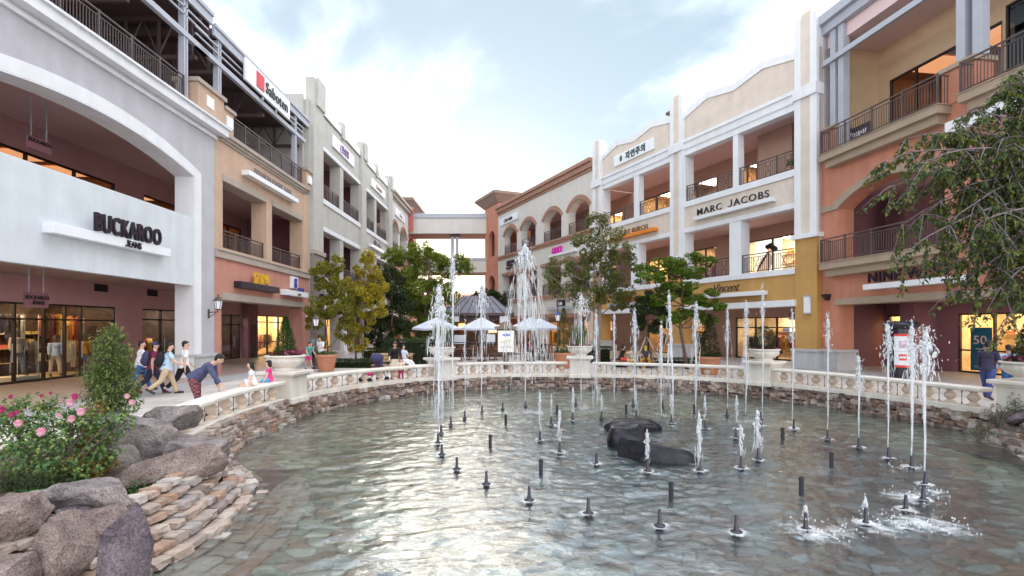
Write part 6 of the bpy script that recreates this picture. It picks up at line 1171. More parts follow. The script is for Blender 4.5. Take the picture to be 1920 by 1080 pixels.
    for k, (sp_, e, w, d2, s) in arm.items():
        B.tube([nb - tu * .03 * H + X * s * sh * .5, sp_, sp_.lerp(e, .5), e], [.036 * H, .031 * H, .028 * H, .023 * H], 10); B.ball(e, .023 * H, 8, 6); B.tube([e, e.lerp(w, .35), w], [.023 * H, .024 * H, .0155 * H], 10)
        pc = w + d2 * .028 * H; sx = d2.cross(Vector((0, 1, 0)) if abs(d2.y) < .8 else Vector((0, 0, 1))).normalized(); sx = sx if abs(sx.x) > .3 else X; nz = d2.cross(sx).normalized(); PM = Matrix((sx, nz, d2)).transposed()
        B.ball(pc, (.021 * H, .011 * H, .030 * H), 10, 7, PM)
        for i, (ox, ln) in enumerate(((-.015, .036), (-.005, .043), (.005, .040), (.014, .031))):
            a0 = w + d2 * .050 * H + sx * ox * H; B.tube([a0 - d2 * .012 * H, a0 + d2 * ln * .5 * H, a0 + d2 * ln * .85 * H + nz * .012 * H * (1 if i % 2 else .7)], [.0062 * H, .0056 * H, .0048 * H], 6)
        th = w + d2 * .018 * H + sx * .018 * H * -s; B.tube([th, th + (d2 * .6 - sx * s * .8).normalized() * .018 * H, th + (d2 * .95 - sx * s * .5).normalized() * .034 * H], [.0075 * H, .0065 * H, .005 * H], 6)
    for k, (hj, kp, an, to) in leg.items():
        B.tube([hj, hj.lerp(kp, .4), kp], [.056 * H, .047 * H, .032 * H], 12); B.ball(kp, .031 * H, 8, 6); B.tube([kp, kp.lerp(an, .35), an], [.031 * H, .033 * H, .020 * H], 10); B.tube([an, an.lerp(to, .5) + Vector((0, 0, -.003 * H)), to], [.021 * H, .020 * H, .015 * H], 8)
    remesh(B, vox * (.75 if vox < .012 else 1), 'body', skin, t)
    # clothes
    i_ = .012 * H; Tm = MB()
    Tm.ball(nb - tu * .065 * H, (.088 * H * wide + i_, .060 * H + i_, .090 * H), 14, 9, TM).ball(nb - tu * .17 * H, (.078 * H * wide + i_, .058 * H + i_, .12 * H), 14, 9, TM).tube([nb - tu * .15 * H, hip + tu * .0 * H, hip - tu * (.0 if tuck else .035) * H], [.075 * H, .086 * H * wide + i_, .088 * H * wide + i_], 14)
    for k, (sp_, e, w, d2, s) in arm.items():
        Tm.tube([nb - tu * .03 * H + X * s * sh * .4, sp_, sp_.lerp(e, min(1, sleeve))], [.044 * H, .042 * H, .036 * H], 10)
        if sleeve > 1: Tm.ball(e, .031 * H, 8, 6).tube([e, e.lerp(w, .5), e.lerp(w, sleeve - 1)], [.031 * H, .030 * H, .022 * H], 10)
    remesh(Tm, vox, 'top', top, t)
    Bm = MB().ball(hip + tu * .01 * H, (.086 * H * wide + i_ * .6, .066 * H + i_ * .6, .072 * H), 14, 9, TM)
    if skirt:
        kk = (leg['l'][1] + leg['r'][1]) / 2; Bm.tube([hip + tu * .03 * H, hip.lerp(kk, .45), hip.lerp(kk, botlen)], [.085 * H, .115 * H, .135 * H], 14)
    else:
        for k, (hj, kp, an, to) in leg.items():
            Bm.tube([hj, hj.lerp(kp, .5), hj.lerp(kp, min(1, botlen * 2))], [.064 * H, .056 * H, .044 * H], 12)
            if botlen > .5: Bm.ball(kp, .041 * H, 8, 6).tube([kp, kp.lerp(an, .5), kp.lerp(an, (botlen - .5) * 1.9)], [.041 * H, .040 * H, .034 * H], 10)
    remesh(Bm, vox, 'skirt' if skirt else 'trousers', bot, t)
    for k, (hj, kp, an, to) in leg.items():
        Sm = MB().tube([an + Vector((0, 0, .01)), an.lerp(to, .45) + Vector((0, 0, -.002 * H)), to], [.027 * H, .026 * H, .021 * H], 10).ball(an + (an - to).normalized() * .018 * H - Vector((0, 0, .006)), .024 * H, 8, 6); remesh(Sm, vox, 'shoe', shoe, t, it=1)
    Hm = MB().ball(hc + HM @ Vector((0, -.013, .017)) * hr, (.0485 * hr, .0555 * hr, .058 * hr), 16, 12, HM, jit=.10, nsc=5, seed=H * 9).ball(hc + HM @ Vector((0, -.028, -.006)) * hr, (.044 * hr, .034 * hr, .048 * hr), 12, 8, HM, jit=.1, nsc=5)
    Hm.ball(hc + HM @ Vector((.006, .030, .050)) * hr, (.036 * hr, .022 * hr, .016 * hr), 10, 7, HM, jit=.2, nsc=4)
    if hair in ('long', 'bob'):
        for s in (-1, 1): Hm.ball(hc + HM @ Vector((s * .038, -.014, -.02)) * hr, (.018 * hr, .034 * hr, .055 * hr), 8, 7, HM)
        Hm.ball(hc + HM @ Vector((0, -.035, -.03 if hair == 'bob' else -.055)) * hr, (.046 * hr, .026 * hr, (.05 if hair == 'bob' else .085) * hr), 12, 9, HM, jit=.1)
    if hair == 'cap': pass
    remesh(Hm, vox * .9, 'hair', hairm, t, it=1)
    E_ = MB()
    for s in (-1, 1): E_.ball(hc + HM @ Vector((s * .018, .0475, .004)) * hr, (.0065 * hr, .004 * hr, .0036 * hr), 8, 5, HM)
    E_.build('eyes', EYE, t, smooth=True); MB().ball(hc + HM @ Vector((0, .0495, -.030)) * hr, (.013 * hr, .004 * hr, .0036 * hr), 8, 5, HM).build('mouth', LIP, t, smooth=True)
    return t, dict(hc=hc, HM=HM, hr=hr, nb=nb, hip=hip, tu=tu, tf=tf, arm=arm, leg=leg)
def gp(px, Y, z=0): return Vector(((px - 960) / FPX * Y, Y, z))
WALK1 = dict(lean=4, l=(24, 8, 2), r=(-20, 22, 2), la=(-18, 8, 18), ra=(22, 8, 20), head=(0, 20)); WALK2 = dict(lean=5, l=(-22, 26, 2), r=(25, 8, 2), la=(20, 8, 24), ra=(-16, 8, 18), head=(2, 28))
NAVY = cl('navy', (.055, .055, .11)); WHT = cl('white', (.80, .81, .84)); JEAN = cl('jeans', (.045, .11, .28)); BLK = cl('black', (.022, .02, .025)); KHA = cl('khaki', (.55, .42, .28)); LBL = cl('light_blue', (.48, .62, .78)); MAR = cl('maroon', (.20, .03, .06)); PNKF = cl('pink', (.75, .06, .25)); BLUF = cl('bright_blue', (.10, .35, .65)); CRM = cl('cream_top', (.72, .62, .52)); TEAL = cl('teal', (.08, .30, .28)); MUST = cl('mustard', (.62, .30, .03)); REDF = cl('red', (.62, .08, .05)); PALB = cl('pale_blue', (.42, .52, .72))
person('father in navy shirt and plaid trousers leaning on the balustrade rail', Vector((-7.42, 12.45, 0)), 78, 1.74, dict(lean=50, l=(4, 6, 5), r=(16, 14, 4), la=(4, 8, 8), ra=(30, 10, 6), head=(6, -6)), cl('navy_shirt', (.075, .08, .15)), plaid(), SHOE, sleeve=1.75, vox=.010)
gs, gi = person('little girl in white dress sitting on the balustrade rail facing the father', Vector((-6.62, 13.62, 0)), -118, 1.14, dict(lean=6, l=(78, 62, 4), r=(84, 70, 4), la=(6, 24, 8), ra=(14, 26, 6), head=(4, -4)), WHT, cl('white_skirt', (.76, .74, .78)), SHOEW, skin=SKIN2, sleeve=.5, hair='long', seat=.61, kid=1.22, skirt=True, botlen=.62, vox=.009)
person('little girl in pink top and blue shorts sitting on the rail by the left pedestal', Vector((-6.62, 14.55, 0)), -108, 1.06, dict(lean=2, l=(80, 60, 5), r=(76, 55, 5), la=(10, 16, 20), ra=(-4, 16, 10), head=(6, -8)), PNKF, BLUF, SHOEW, skin=SKIN2, sleeve=.45, botlen=.42, hair='bob', seat=.61, kid=1.26, vox=.009)
person('young man in white tee and black trousers walking ahead of the group', gp(344, 17.3), 42, 1.76, WALK2, WHT, BLK, SHOEW, vox=.010, sleeve=.62)
person('young man in white tee and blue jeans at the back of the walking group', gp(263, 17.5), 50, 1.74, WALK1, WHT, JEAN, SHOE, vox=.011, sleeve=.62)
t_, k2 = person('young man in maroon tee and navy cap in the middle of the walking group', gp(287, 17.0), 52, 1.74, WALK2, MAR, cl('dark_navy', (.03, .03, .06)), MAR, vox=.011, sleeve=.6)
MB().ball(k2['hc'] + k2['HM'] @ Vector((0, -.008, .026)) * k2['hr'], (.053 * 1.74, .060 * 1.74, .047 * 1.74), 14, 9, k2['HM']).ball(k2['hc'] + k2['HM'] @ Vector((0, .062, .024)) * k2['hr'], (.036 * 1.74, .036 * 1.74, .006 * 1.74), 12, 6, k2['HM']).build('cap', NAVY, t_, smooth=True)
t3, k3 = person('young man in light blue tee and khaki trousers with a dark backpack', gp(312, 16.7), 48, 1.72, dict(lean=8, l=(26, 10, 2), r=(-24, 30, 2), la=(-10, 10, 30), ra=(24, 12, 50), head=(4, 24)), LBL, KHA, SHOE, vox=.011, sleeve=.6)
def backpack(label, per, k, m, H):
    M_ = Matrix.Translation(per.location) @ Matrix.Rotation(per.rotation_euler.z, 4, 'Z'); c = k['nb'] - k['tu'] * .13 * H - k['tf'] * .125 * H; t = thing('backpack', label, 'backpack', M_ @ c, per.rotation_euler.z, 'backpacks')
    TM = Matrix((Vector((1, 0, 0)), k['tf'], k['tu'])).transposed(); remesh(MB().ball((0, 0, 0), (.17, .115, .25), 14, 10, TM).ball(TM @ Vector((0, -.08, -.08)), (.12, .06, .12), 12, 8, TM), .016, 'bag', m, t)
    for s in (-1, 1): MB().tube([TM @ Vector((s * .09, .06, .18)), TM @ Vector((s * .10, .17, .27)), TM @ Vector((s * .11, .29, .12)), TM @ Vector((s * .12, .22, -.1)), TM @ Vector((s * .12, .08, -.18))], .016, 6).build('strap', m, t, smooth=True)
    MB().obox(TM @ Vector((.05, -.135, .02)), (.06, .012, .03), TM).build('tag', SHOEW, t)
backpack('black backpack on the young man in light blue', t3, k3, BLK, 1.72); backpack('navy backpack on the young man with the navy cap', t_, k2, NAVY, 1.74)
person('man in navy sweater and jeans behind the right end of the balustrade', gp(1852, 15.5), 62, 1.73, dict(lean=3, l=(14, 6, 2), r=(-12, 14, 2), la=(8, 8, 30), ra=(16, 10, 45), head=(10, 10)), cl('navy_sweater', (.04, .035, .07)), cl('dark_jeans', (.05, .07, .20)), SHOE, sleeve=1.8, vox=.011)
person('person in pale blue shirt mostly hidden behind the right edge urn', gp(1893, 15.9), 30, 1.60, dict(lean=10, l=(8, 4, 2), r=(-6, 8, 2), la=(10, 10, 20), ra=(10, 10, 20), head=(12, 0)), PALB, JEAN, SHOE, sleeve=1.7, vox=.013)
bb = gnd(1182, 690)
SITX = dict(lean=12, l=(95, 120, 22), r=(88, 110, 18), la=(50, 10, 50), ra=(60, 8, 60), head=(4, 10))
person('woman in black top and red shorts sitting on the left of the wooden bench', bb + Vector((-.45, .2, 0)), 95, 1.62, SITX, BLK, REDF, SHOE, sleeve=.6, botlen=.4, hair='bob', seat=.36, vox=.013)
tb_, kb = person('person in dark shirt, mustard trousers and yellow cap on the right of the bench', bb + Vector((.9, .15, 0)), -150, 1.62, dict(lean=24, l=(92, 105, 20), r=(86, 100, 16), la=(30, 8, 40), ra=(40, 8, 50), head=(28, -20)), cl('slate', (.06, .07, .09)), MUST, SHOE, sleeve=.6, seat=.36, vox=.013)
MB().ball(kb['hc'] + kb['HM'] @ Vector((0, -.006, .026)) * kb['hr'], (.054 * 1.62, .062 * 1.62, .048 * 1.62), 12, 8, kb['HM']).ball(kb['hc'] + kb['HM'] @ Vector((0, .062, .022)) * kb['hr'], (.036 * 1.62, .036 * 1.62, .007), 10, 6, kb['HM']).build('cap', cl('yellow_cap', (.75, .55, .06)), tb_, smooth=True)
person('child in teal top and pink shorts by the left lamp post', gp(578, 26.5), 130, 1.38, dict(lean=12, l=(20, 10, 3), r=(-5, 8, 3), la=(20, 14, 20), ra=(30, 12, 20), head=(5, 0)), TEAL, PNKF, SHOE, sleeve=.5, botlen=.4, vox=.014)
person('woman in white blouse and dark trousers right of the left lamp post', gp(602, 27.6), 200, 1.66, dict(lean=6, l=(6, 4, 3), r=(-4, 4, 3), la=(20, 10, 60), ra=(24, 10, 60), head=(10, 0)), WHT, BLK, SHOE, sleeve=.9, hair='bob', vox=.014)
person('man in grey blue tee standing behind the left lamp post', gp(592, 29.4), 160, 1.76, dict(l=(4, 2, 3), r=(-4, 2, 3)), cl('greyblue', (.20, .26, .30)), BLK, SHOE, vox=.014)
person('woman in black cardigan over a cream top bending to the rail beside the pushchair', gp(740, 21.0), 165, 1.63, dict(lean=24, l=(6, 4, 3), r=(-4, 6, 3), la=(24, 8, 24), ra=(30, 8, 30), head=(22, 10)), BLK, CRM, SHOE, hairm=HAIRB, sleeve=1.6, hair='bob', skirt=True, botlen=.8, vox=.012)
person('toddler with dark hair leaning on the rail in front of the woman in black', gp(752, 20.7), 170, .92, dict(lean=16, l=(4, 2, 3), r=(0, 2, 3), la=(60, 10, 10), ra=(60, 10, 10), head=(10, 10)), CRM, PNKF, SHOEW, skin=SKIN2, kid=1.3, vox=.012, hair='bob')
person('woman in pale blue with white trousers sitting on the bench before the hedge', gp(757, 25.2), 120, 1.62, dict(lean=-4, l=(82, 40, 3), r=(78, 30, 3), la=(30, 8, 80), ra=(20, 10, 60), head=(8, 0)), cl('pale_top', (.52, .58, .68)), WHT, cl('blue_shoe', (.05, .25, .6)), hair='long', seat=.44, sleeve=.7, vox=.013)
person('child in white with blue shoes walking behind the café menu stand', gp(966, 29.5), 80, 1.15, WALK1, WHT, cl('grey_shorts', (.35, .36, .40)), BLUF, skin=SKIN2, botlen=.4, kid=1.2, vox=.014)
person('dark clothed customer sitting at the café table under the right parasol', gp(1022, 35), 200, 1.68, dict(lean=8, l=(85, 85, 5), r=(85, 85, 5), la=(40, 8, 50), ra=(40, 8, 50)), BLK, BLK, SHOE, seat=.45, vox=.015, sleeve=1.5)
person('customer in dark red sitting left under the right parasol', gp(990, 36), 120, 1.68, dict(lean=8, l=(85, 85, 5), r=(85, 85, 5), la=(40, 8, 50), ra=(40, 8, 50)), MAR, BLK, SHOE, seat=.45, vox=.015, sleeve=1.5, hair='bob')
person('waiter in white shirt standing inside the café pavilion', gp(915, 38.6), 190, 1.72, dict(la=(30, 8, 60), ra=(30, 8, 60)), WHT, BLK, SHOE, vox=.015, sleeve=1.5)
# shop window mannequins
def mannequin(label, p, face, pose, top, bot, H=1.82):
    return person(label, p, face, H, pose, top, bot, SHOE, hairm=cl('grey_hat', (.12, .11, .11)), skin=mat('mannequin_skin', (.12, .09, .08), rough=.5), sleeve=1.7, vox=.014, cat='mannequin', name='mannequin', group='shop window mannequins')
DEN = cl('faded_denim', (.22, .21, .22)); BEI = cl('beige_jacket', (.52, .42, .34))
p = FL.w(20.6, 5.9, 0); th_ = thing('display_platform', 'pale platform under the mannequin in the open doorway of the jeans shop', 'platform', p, FL.rz); add_bevel(MB().box(-.6, .6, -.35, .45, .02, .22).build('plinth', CRM if 0 else W_CREAM, th_), .02)
mannequin('mannequin in beige jacket and faded denim on the doorway platform', p + Vector((0, 0, .22)), 110, dict(l=(8, 4, 5), r=(-6, 4, 5), la=(6, 12, 20), ra=(10, 14, 24)), BEI, DEN)
p = FL.w(22.65, 6.2, 0.02); mannequin('mannequin in striped blue top and pale trousers behind the glass', p, 120, dict(l=(10, 4, 4), r=(-8, 4, 4)), PALB, BEI, 1.74)
p = FL.w(26.95, 6.0, .02); mannequin('mannequin in dark coat and cap in the second left shop', p, 110, dict(), BLK, BLK, 1.8)
# ------------------------------------------------------------------ street furniture and café
BLUEB = mat('lamp_blue', (.05, .08, .30), rough=.35); LAMPG = emat('lamp_glass', (.75, .76, .8), .08)  # lanterns are unlit; a faint glow is put into their glass
def lantern(t, z, s=1.0, cap=None):
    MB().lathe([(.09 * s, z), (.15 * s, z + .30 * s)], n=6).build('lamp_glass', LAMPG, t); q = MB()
    for j in range(6): a = j * math.pi / 3; q.tube([(.092 * s * math.cos(a), .092 * s * math.sin(a), z), (.153 * s * math.cos(a), .153 * s * math.sin(a), z + .3 * s)], .01 * s, 4)
    q.lathe([(.05 * s, z - .05 * s), (.10 * s, z - .01 * s), (.10 * s, z + .005)], n=6); q.build('lantern_frame', IRON, t)
    MB().lathe([(.18 * s, z + .30 * s), (.17 * s, z + .33 * s), (.08 * s, z + .45 * s), (.03 * s, z + .48 * s), (.035 * s, z + .53 * s), (.005, z + .58 * s)], n=12).build('lantern_cap', cap or IRON, t)
def lamppost(px, py, h, lb, cap=None, mast=0):
    p = gnd(px, py); t = thing('lamp_post', lb, 'lamp post', p, 0, 'lamp posts round the court')
    MB().lathe([(.16, 0), (.16, .1), (.10, .16), (.09, .5), (.11, .54), (.06, .6), (.045, h * .6), (.06, h * .61), (.04, h * .63), (.035, h - .6), (.07, h - .56)], n=12).build('post', IRON, t, smooth=False); lantern(t, h - .52, 1.1, cap)
    if mast: MB().tube([(0, 0, h), (0, 0, h + mast)], .03, 6).build('mast', IRON, t)
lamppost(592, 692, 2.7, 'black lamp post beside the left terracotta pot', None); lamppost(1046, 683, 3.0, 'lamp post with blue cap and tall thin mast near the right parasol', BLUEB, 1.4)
for px, py, lb in ((1478, 676, 'short lamp post by the ochre shop corner, half hidden by jets'),): pass
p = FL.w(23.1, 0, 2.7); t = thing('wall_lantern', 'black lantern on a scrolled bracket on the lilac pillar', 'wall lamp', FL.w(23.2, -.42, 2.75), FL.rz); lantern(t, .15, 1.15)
MB().tube([(0, .42, .0), (0, .25, .02), (0, .05, .02), (0, 0, .1)], .022, 6).tube([(0, .42, -.15), (0, .3, -.16), (0, .18, -.08), (0, .1, .0)], .016, 6).box(-.06, .06, .40, .43, -.25, .15).build('bracket', IRON, t)
t = thing('wall_sconce', 'white frosted sconce on the ochre pier', 'wall lamp', FM.w(.72, -.16, 2.85), FM.rz); add_bevel(MB().box(-.16, .16, -.16, 0, 0, .82).build('shade', SIGNW, t), .03); MB().box(-.19, .19, -.18, 0, -.05, 0).box(-.19, .19, -.18, 0, .82, .88).build('trim', STEEL, t)
t = thing('wall_speaker', 'small dark uplighter on the red wall next to the ochre pier', 'wall lamp', FN.w(.43, 0, 3.45), FN.rz); MB().add([(-.2, -.26, .3), (.2, -.26, .3), (.2, 0, .3), (-.2, 0, .3), (-.1, -.12, 0), (.1, -.12, 0), (.1, 0, 0), (-.1, 0, 0)], [(0, 1, 2, 3), (4, 7, 6, 5), (0, 4, 5, 1), (1, 5, 6, 2), (2, 6, 7, 3), (3, 7, 4, 0)]).build('housing', SIGNK, t)
t = thing('wall_light', 'small white wall light on the terracotta pier', 'wall lamp', FL.w(34.2, 0, 2.75), FL.rz); add_bevel(MB().box(-.14, .14, -.14, 0, 0, .42).build('shade', SIGNW, t), .02)
t = thing('wall_light', 'dark loudspeaker box over the maple on the grey building', 'loudspeaker', FL.w(35.9, -.3, 3.75), FL.rz); add_bevel(MB().box(-.22, .22, -.3, 0, 0, .6).build('housing', SIGNK, t), .03)
# poster pillar
p = gnd(1690, 714); t = thing('poster_pillar', 'black advertising pillar with a red and white poster behind the right balustrade', 'advertising pillar', p, math.atan2(-p.x, p.y) * -1 + math.pi)
t.rotation_euler.z = math.atan2(p.y, p.x) - math.pi / 2
GL = mat('gloss_black', (.02, .015, .03), rough=.25, spec=.5)
MB().lathe([(.50, 0), (.50, .12), (.42, .14), (.42, 2.05)], n=28).build('drum', GL, t, smooth=False); MB().lathe([(.44, 2.05), (.50, 2.08), (.62, 2.16), (.63, 2.24), (.55, 2.32), (.2, 2.36)], n=28).build('cap', GL, t, smooth=True)
def curved(w0, w1, z0, z1, r, m, name, par):
    q = MB(); n_ = 8; vs = []
    for i in range(n_ + 1):
        a = -math.pi / 2 + (w0 + (w1 - w0) * i / n_) / r; vs += [(r * math.cos(a), r * math.sin(a), z0), (r * math.cos(a), r * math.sin(a), z1)]
    return q.add(vs, [(2 * i, 2 * i + 2, 2 * i + 3, 2 * i + 1) for i in range(n_)]).build(name, m, par)
ps = curved(-.24, .36, .55, 1.85, .428, SIGNW, 'poster', t); POR = mat('poster_red', (.75, .07, .05), rough=.5)
curved(-.24, .36, 1.76, 1.85, .433, POR, 'red_band', ps); curved(-.24, .36, .55, .64, .433, POR, 'red_band', ps); curved(-.08, .18, 1.30, 1.58, .433, mat('poster_green', (.30, .55, .12), rough=.5, var=.6, vs=9, col2=(.7, .4, .6)), 'picture', ps); curved(-.08, .18, .82, 1.06, .433, POR, 'picture', ps); curved(-.06, .16, .90, .98, .438, SIGNW, 'caption_strip', ps); curved(-.2, .3, 1.17, 1.18, .433, STEEL, 'rule', ps)
# big poster in the upper right shop and the sale poster
t = thing('window_poster', 'blue 50 to 40 sale poster in the right hand shop window', 'poster', FN.w(3.75, 4.92, 0), FN.rz); MB().box(-.45, .5, -.012, .0, .15, 2.1).build('sheet', mat('poster_blue', (.02, .13, .22), rough=.5), t); text('50', .55, W_CREAM, t, -.02, -.02, 1.35, .004, bold=.004, sx=1.15); text('~40', .42, W_CREAM, t, .15, -.02, 1.02, .004, bold=.004, sx=1.05, name='small_lettering'); text('SALE EVENT', .10, W_CREAM, t, .0, -.02, .3, .003, name='small_lettering')
t = thing('window_poster', 'tall lit poster of a figure in a wide black hat in the first floor shop', 'poster', FM.w(-5.6, DEP + .25, 5.4), FM.rz); MB().box(-1.0, 1.0, 0, .05, .1, 2.5).build('sheet', emat('poster_glow', (1, .90, .72), .9), t)
MB().plate([(-.95, .1), (-.1, .1), (.3, .9), (.35, 1.3), (.05, 1.55), (-.5, 1.3), (-.8, .8)], [], -.04, -.015).build('printed_dress', emat('poster_dress', (.85, .52, .36), .55), t); MB().plate([(-.9, .5), (-.82, .42), (-.2, 1.25), (.0, 1.6), (-.08, 1.63), (-.36, 1.3)], [], -.05, -.041).build('printed_arm', mat('poster_ink', (.035, .02, .03), rough=.6), t)
fig = MB().ball((.25, -.03, 1.9), (.52, .02, .2), 16, 8, Matrix.Rotation(R(18), 3, 'Y')).ball((.2, -.035, 2.02), (.28, .02, .2), 14, 8); fig.build('printed_hat', mat('poster_ink', (.035, .02, .03), rough=.6), t); MB().ball((.12, -.045, 1.66), (.16, .012, .2), 12, 8).build('face', emat('poster_face', (.9, .5, .32), .6), t)
# racks of clothes in the lit shops
for FR, a, c, y, z, lb, pal in ((FL, 14.0, 15.9, 6.6, .02, 'rack of dark jackets at the left edge of the jeans shop', 'dark'), (FL, 16.6, 17.9, 6.0, .02, 'rack of red tops behind the first glass of the jeans shop', 'mix'), (FL, 18.2, 19.7, 6.8, .02, 'rack of pale shirts by the jeans shop door', 'dark'), (FL, 22.0, 22.9, 7.2, .02, 'rack at the back behind the striped mannequin', 'dark'), (FL, 23.2, 24.7, 6.2, .02, 'rack of orange and red coats in the last jeans shop pane', 'warm'),
    (FL, 34.2, 36.2, 6.6, .02, 'rack of yellow and black clothes in the small shop beside the lift', 'warm'), (FL, 38.5, 40.3, 6.4, .02, 'rack of white and black clothes right of the lift', 'mix'), (FL, 40.7, 43.8, 6.6, .02, 'rack of red and tan clothes in the glowing left shop', 'warm'), (FL, 48, 51, 6.6, .02, 'rack of tan coats behind the first maple', 'warm'), (FL, 52, 55, 6.6, .02, 'rack of brown coats between the white columns', 'warm'),
    (FM, -7.9, -6.6, 5.3, .02, 'rack of dark coats at the left of the ochre shop', 'dark'), (FM, -6.0, -3.4, 5.6, .02, 'long rack of dark and golden clothes in the ochre shop', 'warm'), (FM, -17.3, -14.5, 5.5, .02, 'rack of coats under the red letters', 'warm'), (FM, -14, -11.2, 5.5, .02, 'rack of dark clothes behind the sitting people', 'dark'),
    (FM, -17.9, -15, 5.4, 10.5, 'rack of cream clothes in the upper shop left of the middle pilaster', 'mix'), (FM, -13.4, -10.2, 5.4, 10.5, 'rack of black clothes in the upper shop beside the hanging board', 'dark'), (FM, -11.8, -10.1, 5.4, 5.3, 'rack of mixed clothes in the first floor shop left of the wide column', 'mix'), (FM, -27.5, -23.2, 5.4, .02, 'rack of clothes in the shop behind the right parasol', 'warm'), (FM, -36.5, -32, 5.4, .02, 'rack of clothes in the shop behind the café pavilion', 'warm'),
    (FN, 4.4, 5.8, 6.2, .02, 'rack of pale clothes behind the blue sale poster', 'mix'), (FN, 6.3, 9.2, 6.2, .02, 'rack of red clothes at the right edge shop', 'warm')):
    rack(FR, a, c, y, z, lb, pal)
for a, c, y, h, lb, pal in ((14.2, 16.2, 6.4, 2.55, 'high rail of jeans and shirts left of the jeans shop door', 'mix'), (16.8, 18.4, 6.5, 2.55, 'high rail of pale shirts over the red tops', 'dark'), (20.9, 22.0, 6.9, 2.6, 'high rail of pale jeans beside the doorway mannequin', 'dark'), (22.3, 23.4, 6.6, 2.6, 'high rail of yellow and cream trousers over the striped mannequin', 'warm'), (23.6, 24.8, 6.7, 2.5, 'high rail of orange shirts in the last jeans shop pane', 'warm'), (27.0, 28.1, 6.4, 2.3, 'high rail of caps and shirts in the second left shop', 'mix'), (28.3, 29.5, 6.6, 1.5, 'low rail of coats in the second left shop', 'warm')):
    rack(FL, a, c, y, .02, lb, pal, h=h)
for x, y, lb, tp, bt in ((16.0, 6.1, 'mannequin in black tee and pale jeans at the left edge of the jeans shop', BLK, DEN), (18.9, 6.2, 'mannequin in red top behind the first jeans shop pane', REDF, BLK), (23.9, 6.0, 'mannequin in orange top in the last jeans shop pane', MUST, DEN), (39.6, 6.0, 'mannequin in white coat in the glowing shop right of the lift', WHT, KHA), (35.0, 6.1, 'mannequin in yellow top in the small shop beside the lift', MUST, BLK)):
    mannequin(lb, FL.w(x, y, .02), 110, dict(l=(6, 3, 4), r=(-4, 3, 4)), tp, bt, 1.78)
# café pavilion
kc = Vector((-2.5, 40.2, 0)); kp_ = thing('cafe_pavilion', 'dark wooden café pavilion under a hipped seamed metal roof', 'pavilion', kc); ROOF = mat('seamed_metal', (.12, .115, .15), rough=.42, var=.2, metal=.3, vs=3); WOOD = mat('dark_wood', (.075, .045, .035), rough=.6, var=.25, vs=5, bump=.3)
e, zt, ze, h_ = 2.6, 4.42, 3.08, 1.05
q = MB().add([(-e, -e, ze), (e, -e, ze), (e, e, ze), (-e, e, ze), (-h_, -h_ * .6, zt), (h_, -h_ * .6, zt), (h_, h_ * .6, zt), (-h_, h_ * .6, zt)], [(0, 1, 5, 4), (1, 2, 6, 5), (2, 3, 7, 6), (3, 0, 4, 7), (4, 5, 6, 7), (0, 3, 2, 1)]); kr = q.build('roof', ROOF, kp_)
q = MB()
for s in range(4):
    M_ = Matrix.Rotation(s * math.pi / 2, 3, 'Z'); hx, hy = (h_, h_ * .6) if s % 2 == 0 else (h_ * .6, h_)
    for i in range(9):
        u = -1 + 2 * i / 8; q.tube([M_ @ Vector((u * e, -e, ze + .03)), M_ @ Vector((u * hx, -hy, zt + .02))], .028, 4)
q.build('seam', STEELD, kr); MB().box(-e - .06, e + .06, -e - .06, -e, ze - .14, ze + .05).box(-e - .06, e + .06, e, e + .06, ze - .14, ze + .05).box(-e - .06, -e, -e, e, ze - .14, ze + .05).box(e, e + .06, -e, e, ze - .14, ze + .05).build('gutter', STEELD, kr)
q = MB()
for x in (-2.2, -.75, .75, 2.2):
    for y in (-2.2, 2.2): q.box(x - .09, x + .09, y - .09, y + .09, 0, 2.92)
q.build('post', WOOD, kp_); MB().box(-2.1, 2.1, -2.2, -2.0, 0, 1.0).box(-2.2, -2.0, -2.0, 2.1, 0, 2.9).box(2.0, 2.2, -2.0, 2.1, 0, 2.9).build('counter', WOOD, kp_); MB().box(-2.25, 2.25, -2.35, -1.95, 1.0, 1.06).build('counter_top', STEELD, kp_)
MB().box(-2.1, 2.1, 1.9, 2.0, 0, 2.9).build('back_wall', W_BROWN, kp_); MB().box(-1.7, -.7, 1.78, 1.88, 2.0, 2.4).build('menu_lightbox', emat('menu_glow', (1, .55, .2), 1.6), kp_); MB().box(.5, 1.6, 1.78, 1.88, 1.7, 2.3).build('menu_lightbox', emat('menu_glow_warm', (1, .70, .38), .9), kp_); MB().box(-2.3, 2.3, -2.24, -2.12, 2.55, 2.92).build('fascia', WOOD, kp_)
for x in (-1.75, 1.95): MB().box(x - .5 if x < 0 else x - .32, x + .5 if x < 0 else x + .32, -2.5, -2.42, 2.5 if x < 0 else 2.42, 2.9).build('name_board', SIGNW, kp_)
for x, z, w in ((-1.2, 1.25, .42), (1.0, 1.3, .3)): MB().box(x - w, x + w, -2.32, -2.27, z - .32, z + .32).build('menu_sheet', SIGNW, kp_)
CANV = mat('canvas_white', (.56, .60, .70), rough=.8, var=.05, vs=3)
